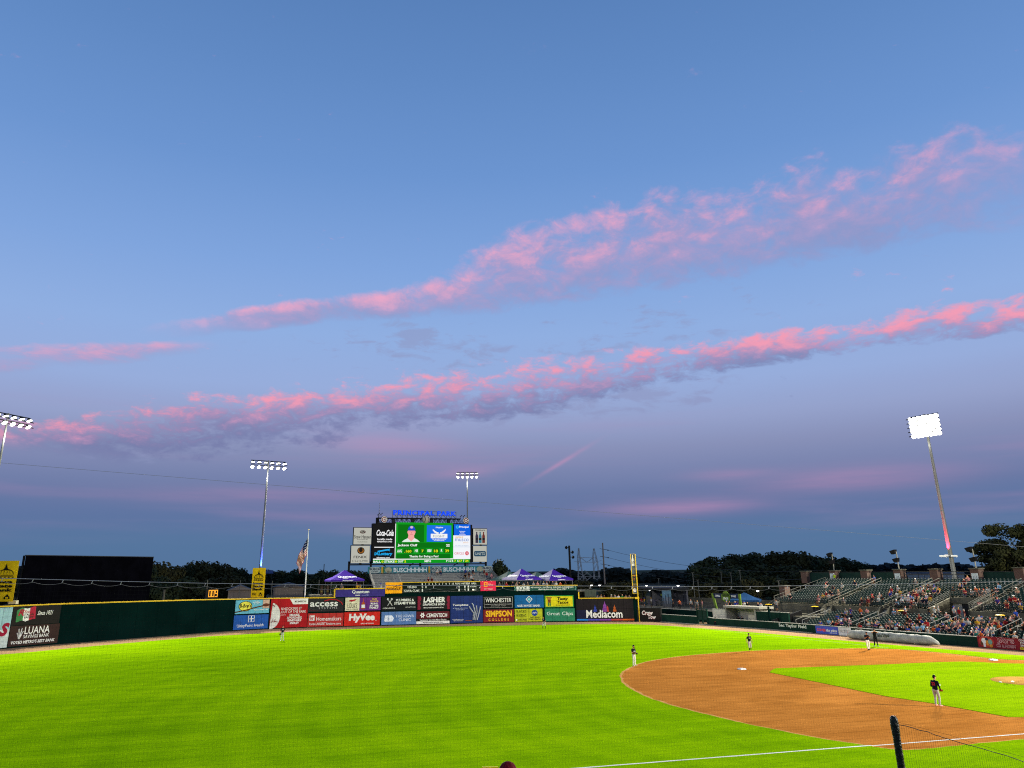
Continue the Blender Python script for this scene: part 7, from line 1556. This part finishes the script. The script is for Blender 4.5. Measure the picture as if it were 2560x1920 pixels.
for p, q in (((1447, 1441), (1499, 1441)), ((1449, 1431), (1462, 1441)), ((1447, 1452), (1458, 1441)), ((1447, 1441), (1461, 1458)), ((1457, 1452), (1466, 1441)), ((1463, 1425), (1480, 1441)), ((1480, 1441), (1466, 1452)), ((1459, 1441), (1470, 1430)), ((1462, 1441), (1468, 1450)), ((1482, 1441), (1492, 1450)), ((1492, 1450), (1497, 1441)), ((1448, 1393), (1492, 1395)), ((1447, 1405), (1497, 1406)), ((1455, 1393), (1470, 1406)), ((1470, 1406), (1486, 1394)), ((1449, 1410), (1456, 1395)), ((1486, 1410), (1493, 1395)), ((1485, 1425), (1494, 1410)), ((1449, 1425), (1456, 1410)), ((1440, 1404), (1452, 1402)), ((1494, 1404), (1504, 1402))): lat(b, p, q)
b.build('bracing', M_PYL, t)
def wire(A, B, sag, label, r=.03, m=None, group='overhead power wires'):
    A, B = Vector(A), Vector(B); b = MB(); b.tube([A.lerp(B, i/16)-Vector((0, 0, sag*4*(i/16)*(1-i/16))) for i in range(17)], r, 4); return tag(b.build('power_wire', m or M_DARK), label, 'wire', group)
for k, (p, py) in enumerate(zip(POLE_ARMS, (1425, 1446, 1462))): wire(p, AT(2060, py, 215), 2.2, ('topmost wire running right from the timber pole past the wood', 'middle wire running right from the timber pole past the wood', 'lowest wire running right from the timber pole past the wood')[k], .035, mat('wire_grey', (.06, .065, .07), .6))
for k, (px, py0, py1, D) in enumerate(((1735, 1470, 1432, 190), (1746, 1467, 1450, 195), (1804, 1448, 1430, 200), (1828, 1445, 1432, 205), (1851, 1444, 1426, 200), (1647, 1458, 1446, 230), (1948, 1466, 1452, 170))):
    P = AT(px, py0, D); tz = Z(px, py1, D); t = thing('street_pole', ('slim pole at the left edge of the wood', 'short lamp pole beside the slim pole at the wood edge', 'short pole against the wood, farthest of three from the stand', 'short pole against the wood, middle of three', 'short pole against the wood, nearest the stand of three', 'thin pole over the pale overpass', 'small camera pole on the low brick pier')[k], 'pole', mw=frame((P.x, P.y, 0), rr), group='slim poles beyond right field')
    b = MB(); b.tube([(0, 0, 0), (0, tz, 0)], .09, 5); b.build('pole', M_RAIL, t); b = MB(); b.bar((-.35, tz, 0), (.35, tz, 0), .08); b.build('head', M_RAIL, t)
# overpass and lot buildings behind the right-field corner
a, c = AT(1585, 1462, 330), AT(1735, 1462, 300); t = thing('overpass', 'pale concrete road overpass far behind the foul pole', 'bridge', mw=frame((a.x, a.y, 0), Vector((c.x-a.x, c.y-a.y, 0)))); w = hypot(c.x-a.x, c.y-a.y); z0, z1 = Z(1660, 1467, 315), Z(1660, 1459, 315)
b = MB(); b.box(-10, w+6, z0, z1-.45, -8, 0); b.build('deck', M_CONCL, t); b = MB(); b.box(-10, w+6, z1-.45, z1, -.25, .12); b.build('parapet', M_CONC, t)
for i in range(4): b = MB(); b.box(i*w/3-.6, i*w/3+.6, 0, z0, -6, -2); b.build('pier', M_CONC, t)
a, c = AT(2270, 1447, 210), AT(2412, 1447, 210); t = thing('warehouse', 'pale grey flat-roofed building seen through the open rear railing of the stand', 'building', mw=frame((a.x, a.y, 0), Vector((c.x-a.x, c.y-a.y, 0)))); w = hypot(c.x-a.x, c.y-a.y); z1 = Z(2340, 1432, 210)
b = MB(); b.box(0, w, 0, z1-.3, -15, 0); b.build('wall', mat('pale_cladding', (.26, .28, .29), .8, .08, .3), t); b = MB(); b.box(-.2, w+.2, z1-.3, z1, -15.2, .2); b.build('roof', M_ROOF, t)
for i in range(5): b = MB(); b.box(w*(i+.5)/5-.05, w*(i+.5)/5+.05, 0, z1-.35, 0, .06); b.build('cladding_joint', M_ROOF, t)
# kiosk with city mural behind the foul pole
a, c = side_pt(1594, 12.5, WZ), side_pt(1682, 12.5, WZ); w = (c-a).length; mwk = frame((a.x, a.y, WZ), c-a); hk = zfor((a+c)/2, 1474)-WZ
t = thing('food_kiosk', 'dark open-fronted concession kiosk behind the foul pole', 'kiosk', mw=mwk)
b = MB(); b.box(0, w, 0, hk, -4, -3.6); b.build('back_wall', mat('dim_grey_wall', (.07, .07, .085), .8, .3, .8), t)
for x in (.0, w*.16, w*.40, w*.76, w): b = MB(); b.box(x-.1, x+.1, 0, hk, -.3, -.1); b.build('column', M_BLACK, t)
b = MB(); b.box(-.3, w+.3, hk, hk+.35, -4.2, .1); b.build('roof', M_DARK, t); b = MB(); b.box(w*.18, w*.4, hk-1.9, hk-.25, -3.55, -3.5); b.build('menu_board', flat('#3c3f4c'), t); b = MB(); b.box(w*.42, w*.72, hk-1.5, hk-.6, -3.55, -3.5); b.build('menu_board', flat('#4a4a58'), t)
b = MB(); b.box(w*.2, w*.42, .0, 1.1, -1.6, -1.0); b.build('counter', flat('#4c4858'), t); b = MB(); b.box(w*.55, w*.7, .0, 1.15, -1.6, -1.0); b.build('counter', flat('#5a5a56'), t); b = MB(); b.box(w*.54, w*.71, 1.9, 2.2, -1.5, -1.3); b.build('shelf_sign', flat('#7a8c3a'), t)
a = side_pt(1658, 11.2, WZ); c = side_pt(1680.5, 11.2, WZ); w2 = (c-a).length; z1 = zfor((a+c)/2, 1476)-WZ; t = make_sign('mural', 'tall hazy blue city mural panel at the end of the kiosk', 'mural', frame((a.x, a.y, WZ), c-a), w2, z1, flat('#5f8294'))
its = [('p', R(0, 0, 1, .35), '#55585e', 'mural_print')]+[('p', R(x, .2, x+wd, y), cc, 'mural_print') for x, wd, y, cc in ((.05, .14, .55, '#4a5566'), (.2, .1, .48, '#6f7884'), (.32, .12, .7, '#3f4a5a'), (.46, .14, .58, '#7a7f86'), (.62, .1, .8, '#3a4452'), (.74, .18, .62, '#5c6672'))]
fill(t, its, w2, z1)
# white screen panel behind the wall step
a, c = AT(1462, 1492, 149), AT(1491, 1492, 149); w = hypot(c.x-a.x, c.y-a.y); z0 = a.z; z1 = Z(1475, 1475, 149); t = make_sign('backing_panel', 'pale blank panel behind the stepped end of the wall', 'panel', frame((a.x, a.y, z0), Vector((c.x-a.x, c.y-a.y, 0))), w, z1-z0, flat('#4c5348')); b = MB(); b.box(.1, .2, -z0, 0, -.1, 0); b.box(w-.2, w-.1, -z0, 0, -.1, 0); b.build('post', M_DARK, t)
# small white lot lamps
BULB = emis('white_bulb', (1, .98, .92), 7.0)
for k, (px, py, D) in enumerate(((1479, 1462.3, 175), (1499, 1462.3, 176), (1616, 1463, 178), (1695, 1463.5, 180), (1894, 1476.5, 168), (1624, 1475.5, 165))):
    P = AT(px, py, D); t = thing('lot_lamp', ('white lamp between pylon and net, nearer the teal banner', 'white lamp between pylon and net, nearer the foul pole', 'bright white lamp just right of the foul pole', 'bright white lamp above the city mural', 'bright white lamp beside the blue canopy peak', 'small white lamp under the kiosk roof')[k], 'lamp', (P.x, P.y, 0), 0, 'white lamps behind right field')
    b = MB(); b.tube([(0, 0, 0), (0, 0, P.z-.1)], .07, 5); b.build('pole', M_DARK, t); r_ = .25 if k < 5 else .12; b = MB(); b.lathe((0, 0, P.z), [(.05, r_*.8), (r_, r_*.35), (r_*1.25, -.02)], 8); b.build('hood', M_DARK, t); b = MB(); b.lathe((0, 0, P.z), [(r_*1.1, -.03), (r_*1.0, -r_*.5), (r_*.4, -r_*.8)], 8); b.build('bulb', BULB, t)
# equipment on the grass bank by the black screen
p = AT(32, 1508, 122.2); t = thing('field_cart', 'small pale utility box with nozzles on the wall by the cut yellow board', 'utility box', mw=frame((p.x, p.y, 5.22), rr))
b = MB(); b.box(-.55, .55, 0, .45, -.3, .3); b.build('body', flat('#b9b296'), t)
for x in (-.3, .1, .4): b = MB(); b.bar((x, .45, 0), (x+.05, .75, 0), .07); b.build('nozzle', M_DARK, t)
# tarp roll along the side wall
a, c = G(2124, 1596), G(2349, 1615.5); d = vec2(c)-vec2(a); L = d.length; t = thing('tarp_roll', 'long grey covered tarp roll lying on the track along the side wall', 'tarp', mw=frame((a.x, a.y, 0), d))
vs = []; N, K = 60, 16
for i in range(N+1):
    u = i/N; taper = min(1, .72+.28*min(1, u/.06)) * (1 if u < .88 else sqrt(max(.04, 1-((u-.88)/.12)**2*.9)))
    for k in range(K):
        a_ = 2*pi*k/K; r = (.56+.03*sin(u*40+2*k)+.035*mnoise.noise(Vector((u*14, k*.9, 2)))+.02*sin(u*90))*taper
        if u > .4: r *= 1.0-.16*(u-.4)
        yy = .52+r*sin(a_)*.98; vs.append((u*L, max(.0, yy*(taper*.9+.1)), r*cos(a_)*1.05))
fs = [(i*K+k, i*K+(k+1) % K, (i+1)*K+(k+1) % K, (i+1)*K+k) for i in range(N) for k in range(K)]+[tuple(range(K))[::-1], tuple(N*K+k for k in range(K))]
me = bpy.data.meshes.new('cover'); me.from_pydata(vs, [], fs); me.update(); link('cover', me, mat('grey_tarp', (.30, .30, .27), .75, .18, 1.5, .25, bump=.4, bscale=6), t, None, True)
link('lettering', text_mesh('LandWall', .02, .3).copy(), flat('#2a3428'), t, Matrix.Translation((L*.36, .52, .60)) @ Matrix.Rotation(-.1, 4, 'X') @ Matrix.Diagonal((L*.16, .42, 1, 1)))

# ------------------------------------------------------------------ floodlight towers (their lamps light the field)
M_LENS = emis('lamp_lens', (1.0, .99, .90), 14.0); M_POLE = mat('galvanised_mast', (.16, .165, .155), .55, .12, .6, .4, .4)
FIELD = Vector((42, 42, 0))
def lens_parts():
    b = MB(); b.lathe((0, 0, 0), [(.10, -.42), (.20, -.34), (.40, -.02), (.42, .06)], 14, (0, 0, 1)); b.add([(-.42, .05, 0), (.42, .05, 0), (.40, .30, .55), (-.40, .30, .55), (-.30, .44, .50), (.30, .44, .50)], [(0, 1, 2, 3), (3, 2, 5, 4)])
    r = b.mesh('floodlight'); r.materials.append(M_DARK); b = MB(); b.lathe((0, 0, .02), [(.38, 0), (.37, .05), (.2, .08)], 14); l = b.mesh('lens'); l.materials.append(M_LENS); return r, l
REFL, LENS = lens_parts()
def tower(P, zt_, label, nrow, ncol, sp, E, aim=FIELD, beam=118, dz_row=.95, group='floodlight masts round the park', r0=.31):
    t = thing('floodlight_mast', label, 'floodlight mast', (P.x, P.y, 0), 0, group)
    ah = Vector((aim.x-P.x, aim.y-P.y, 0)).normalized(); side = Vector((-ah.y, ah.x, 0)); half = sp*(ncol-1)/2+.25
    b = MB(); b.tube([(0, 0, 0), (0, 0, zt_*.5), (0, 0, zt_)], [r0, r0*.66, r0*.42], 10); b.tube([(0, 0, zt_*.5), (0, 0, zt_*.5+.5)], r0*.69, 10); b.build('mast', M_POLE, t)
    down = (aim-Vector((P.x, P.y, zt_))).normalized()
    for k in range(nrow):
        z = zt_-.15-k*dz_row; b = MB(); b.bar(-side*half+Vector((0, 0, z)), side*half+Vector((0, 0, z)), .13); b.build('crossarm', M_DARK, t)
        for j in range(ncol):
            c = side*(sp*(j-(ncol-1)/2))+ah*.38+Vector((0, 0, z-.42)); dirv = (ah+side*(.5*(j-(ncol-1)/2)/ncol)+Vector((0, 0, -((2.4, 1.25)[k] if nrow < 3 else .85)))).normalized()
            x = dirv.cross(Vector((0, 0, 1))).normalized(); y = x.cross(dirv)*1.0; M = Matrix(((x.x, y.x, dirv.x, c.x), (x.y, y.y, dirv.y, c.y), (x.z, y.z, dirv.z, c.z), (0, 0, 0, 1)))
            o = bpy.data.objects.new('floodlight', REFL); COL.objects.link(o); o.parent = t; o.matrix_local = M @ Matrix.Scale(1.08 if nrow > 3 else 1.0, 4)
            q = bpy.data.objects.new('lens', LENS); COL.objects.link(q); q.parent = o
            if j % 2 == 0 and k == 0: pass
        b = MB()
        for j in range(ncol): c = side*(sp*(j-(ncol-1)/2))+Vector((0, 0, z)); b.bar(c, c+ah*.3+Vector((0, 0, -.3)), .07)
        b.build('lamp_brackets', M_DARK, t)
    L = bpy.data.lights.new('field_light', 'SPOT'); L.energy = E; L.color = (1.0, .94, .76); L.spot_size = radians(beam); L.spot_blend = .6; L.shadow_soft_size = 1.6
    o = bpy.data.objects.new('field_light', L); COL.objects.link(o); o.parent = t; o.location = ah*1.2+Vector((0, 0, zt_-1.0-nrow*dz_row)); o.rotation_euler = down.to_track_quat('-Z', 'Y').to_euler()
    L = bpy.data.lights.new('spill', 'POINT'); L.energy = 700 if nrow < 3 else 90; L.color = (1.0, .98, .9); L.shadow_soft_size = .3
    o = bpy.data.objects.new('spill', L); COL.objects.link(o); o.parent = t; o.location = ah*.9+Vector((0, 0, zt_-1.6-nrow*dz_row))
    return t
E0 = 150000
P = AT(21.6, 1033, 130); tower(P, P.z, 'lit floodlight mast cut by the picture edge above the black screen', 2, 6, 1.3, E0*.45)
P = AT(671.4, 1151, 165); T2 = tower(P, P.z, 'slim lit floodlight mast with a blue glow at its foot above the yellow dome board', 2, 6, 1.33, E0*.85)
P2 = AT(1168, 1179.5, 220); tower(P2, P2.z, 'distant lit floodlight mast rising behind the video board', 2, 5, 1.33, E0*1.3)
P4 = AT(2309, 1036, 150); T4 = tower(P4, P4.z, 'tall glaring floodlight mast with a red glow low on its pole behind the stand', 5, 7, .72, E0*1.9, r0=.42, dz_row=.74)
tower(Vector((-64, 18, 0)), 37, 'floodlight mast behind the third-base stand, outside the picture', 5, 6, 1.0, E0*.55, r0=.62)
tower(Vector((-52, 112, 0)), 36, 'floodlight mast in the left-field corner, outside the picture', 5, 6, 1.0, E0*.08, r0=.5)
tower(Vector((-40, -44, 0)), 38, 'floodlight mast behind home plate, outside the picture', 5, 6, 1.0, E0*3.6, r0=.62)
# coloured up-lights on two masts
def uplight(P, off, z, col, E, label, size=16, tz=12):
    q = Vector((P.x, P.y, z))+off; t = thing('uplight', label, 'lamp', q, 0, 'coloured up-lights on the masts'); b = MB(); b.lathe((0, 0, 0), [(.12, -.1), (.28, .0), (.30, .25), (.22, .28)], 10); b.build('housing', M_WHITE, t)
    L = bpy.data.lights.new('beam', 'SPOT'); L.energy = E; L.color = col; L.spot_size = radians(size); L.spot_blend = .7; L.shadow_soft_size = .1
    o = bpy.data.objects.new('beam', L); COL.objects.link(o); o.parent = t; o.location = (0, 0, .4); d = (Vector((P.x, P.y, z+tz))-q).normalized(); o.rotation_euler = d.to_track_quat('-Z', 'Y').to_euler(); return t
tocam = Vector((CAM.x-P.x, CAM.y-P.y, 0)).normalized(); rr3 = Vector((_r.x, _r.y, 0)).normalized()
PT2 = Vector((T2.location.x, T2.location.y, 0)); PT4 = Vector((T4.location.x, T4.location.y, 0))
tc2 = Vector((CAM.x-PT2.x, CAM.y-PT2.y, 0)).normalized(); tc4 = Vector((CAM.x-PT4.x, CAM.y-PT4.y, 0)).normalized()
uplight(PT2, rr3*.6+tc2*.45, Z(660, 1421, 165)-.6, (.03, .10, 1.0), 26000, 'blue up-light at the foot of the mast above the yellow dome board', 75, 5)
z4 = Z(2366, 1386, 150)
up = uplight(PT4, -rr3*.75+tc4*.55, z4-.3, (1.0, .02, .07), 19000, 'red up-light bracketed low on the tall mast behind the stand', 75, 5)
b = MB(); b.bar((-rr3*1.6), (rr3*1.0), .18, .3); o = b.build('bracket', M_WHITE, up); o.location = rr3*.75-tc4*.5
for dx_ in (-1.5, .35):
    b = MB(); b.obox(rr3*(.95+dx_)+tc4*.1+Vector((0, 0, .05)), rr3*.55, tc4*.25, (0, 0, .12)); b.build('housing', M_WHITE, up)

# ------------------------------------------------------------------ protective netting in front of the seats
XN = CAM.x+11.0
top_px = [(-70, 1443), (0, 1445.5), (150, 1449.5), (300, 1453.5), (500, 1458), (760, 1461.5), (1000, 1463.7), (1250, 1464.5), (1446, 1465), (1700, 1466.5), (1900, 1466), (2060, 1463.5), (2310, 1459), (2560, 1453), (2640, 1450.5)]
cab = [PX(px, py, XN) for px, py in top_px]
def zcab(y):
    for a, c in zip(cab[:-1], cab[1:]):
        if c.y <= y <= a.y: f = (a.y-y)/(a.y-c.y); return a.z+(c.z-a.z)*f
    return cab[0].z if y > cab[0].y else cab[-1].z
M_NET = mat('net_cord', (.012, .014, .010), .9); M_CABLE = mat('net_cable', (.36, .37, .36), .4, 0, 1, .5, .5)
net = thing('protective_net', 'dark see-through safety net hung from a pale cable across the whole view', 'net', (XN, 60, 0)); inv = Matrix.Translation((-XN, -60, 0))
b = MB(); b.tube([inv @ p for p in cab], .0040, 5); b.build('top_cable', M_CABLE, net)
y0, y1 = cab[0].y, cab[-1].y; HS = .335; n = int((y0-y1)/HS); hm = MB(); hm.bar((0, 0, 0), (0, .012, -.036), .006); hme = hm.mesh('hanger'); hme.materials.append(M_CABLE)
sag = []
for i in range(n+1):
    y = y0-HS*i; o = bpy.data.objects.new('hanger', hme); COL.objects.link(o); o.parent = net; o.location = (0, y-60, zcab(y))
    for k in range(6): f = k/6; yy = y-HS*f; sag.append((.0, yy-60, zcab(yy)-.036-.10*f*(1-f)))
b = MB(); b.tube(sag, .0018, 4); b.build('sag_cord', mat('sag_cord', (.20, .20, .19), .8), net)
def net_mesh(name, yA, yB, ztop, zbot, pitch, r, x=0.0, parent=None, jig=.0):
    b = MB(); k = int((yA-yB)/pitch)
    def prism(p, q, ax):
        p, q = Vector(p), Vector(q)
        for a in (Vector((r, 0, 0)),): pass
        if ax == 'z': t_ = [Vector((r, 0, 0)), Vector((-r*.6, r*.9, 0)), Vector((-r*.6, -r*.9, 0))]
        else: t_ = [Vector((r, 0, 0)), Vector((-r*.6, 0, r*.9)), Vector((-r*.6, 0, -r*.9))]
        b.add([p+v for v in t_]+[q+v for v in t_], [(0, 1, 4, 3), (1, 2, 5, 4), (2, 0, 3, 5)])
    for i in range(k+1): y = yA-i*pitch; prism((x, y, zbot), (x, y, ztop(y)), 'z')
    zt_max = max(ztop(yA-(yA-yB)*i/60) for i in range(61)); m = int((zt_max-zbot)/pitch); segs = max(1, int((yA-yB)/1.2))
    for j in range(1, m+1):
        z = zt_max-j*pitch
        for s in range(segs):
            ya, yb = yA-(yA-yB)*s/segs, yA-(yA-yB)*(s+1)/segs
            if z < ztop(ya) and z < ztop(yb): prism((x, ya, z), (x, yb, z), 'y')
    o = b.build(name, M_NET, parent); o['kind'] = 'stuff'; return o
nm = net_mesh('netting', y0, y1, lambda y: zcab(y)-.045, 4.9, .046, .0005, XN, net); nm.matrix_local = inv
# padded post and the lower net that sags away from it
pp = AT(2233, 1790, 12.6); post = thing('net_post', 'dark green padded net post with worn rounded top', 'post', (pp.x, pp.y, 0))
b = MB(); b.lathe((0, 0, 0), [(.047, 0), (.047, pp.z-.28), (.055, pp.z-.1), (.049, pp.z-.03), (.03, pp.z)], 14); b.build('padding', mat('glossy_green_pad', (.002, .008, .006), .35, .3, 6, .2, bump=.5, bscale=22), post, smooth=True)
for k in range(5):
    z = pp.z-.16-k*.15; b = MB(); b.lathe((0, 0, z), [(.048, -.008), (.051, 0), (.048, .008)], 14); b.build('strap', mat('pad_strap', (.008, .014, .012), .4), post)
low_px = [(2242, 1811), (2265, 1815), (2283, 1820), (2300, 1826), (2318, 1829), (2337, 1837), (2355, 1843), (2372, 1848), (2394, 1855), (2415, 1861), (2436, 1866), (2460, 1873), (2486, 1881), (2513, 1888), (2536, 1896), (2560, 1905), (2600, 1917)]
lc = [PX(px, py, pp.x) for px, py in low_px]
def zlow_(y):
    for a, c in zip(lc[:-1], lc[1:]):
        if c.y <= y <= a.y: return a.z+(c.z-a.z)*(a.y-y)/(a.y-c.y)
    return lc[0].z if y > lc[0].y else lc[-1].z
ln = thing('lower_net', 'dark net with a sagging black edge rope tied to the padded post', 'net', (pp.x, pp.y, 0)); inv2 = Matrix.Translation((-pp.x, -pp.y, 0))
b = MB(); b.tube([inv2 @ p for p in lc], .005, 5); b.build('edge_rope', M_BLACK, ln)
b = MB(); b.tube([inv2 @ PX(px, py, pp.x) for px, py in ((2242, 1805), (2300, 1819), (2375, 1838), (2420, 1853), (2500, 1877), (2620, 1908))], .0016, 4); b.build('guy_cord', M_NET, ln)
o = net_mesh('netting', lc[0].y, lc[-1].y, lambda y: zlow_(y), 5.0, .036, .0011, pp.x, ln); o.matrix_local = inv2
# long cable across the sky
A, B = PX(-60, 1152, CAM.x+12), PX(2640, 1373.5, CAM.x+12)
b = MB(); b.tube([A.lerp(B, i/24)-Vector((0, 0, .10*4*(i/24)*(1-i/24)*.0)) for i in range(25)], .0022, 5); tag(b.build('sky_cable', M_CABLE), 'thin pale cable slanting across the whole sky', 'cable')
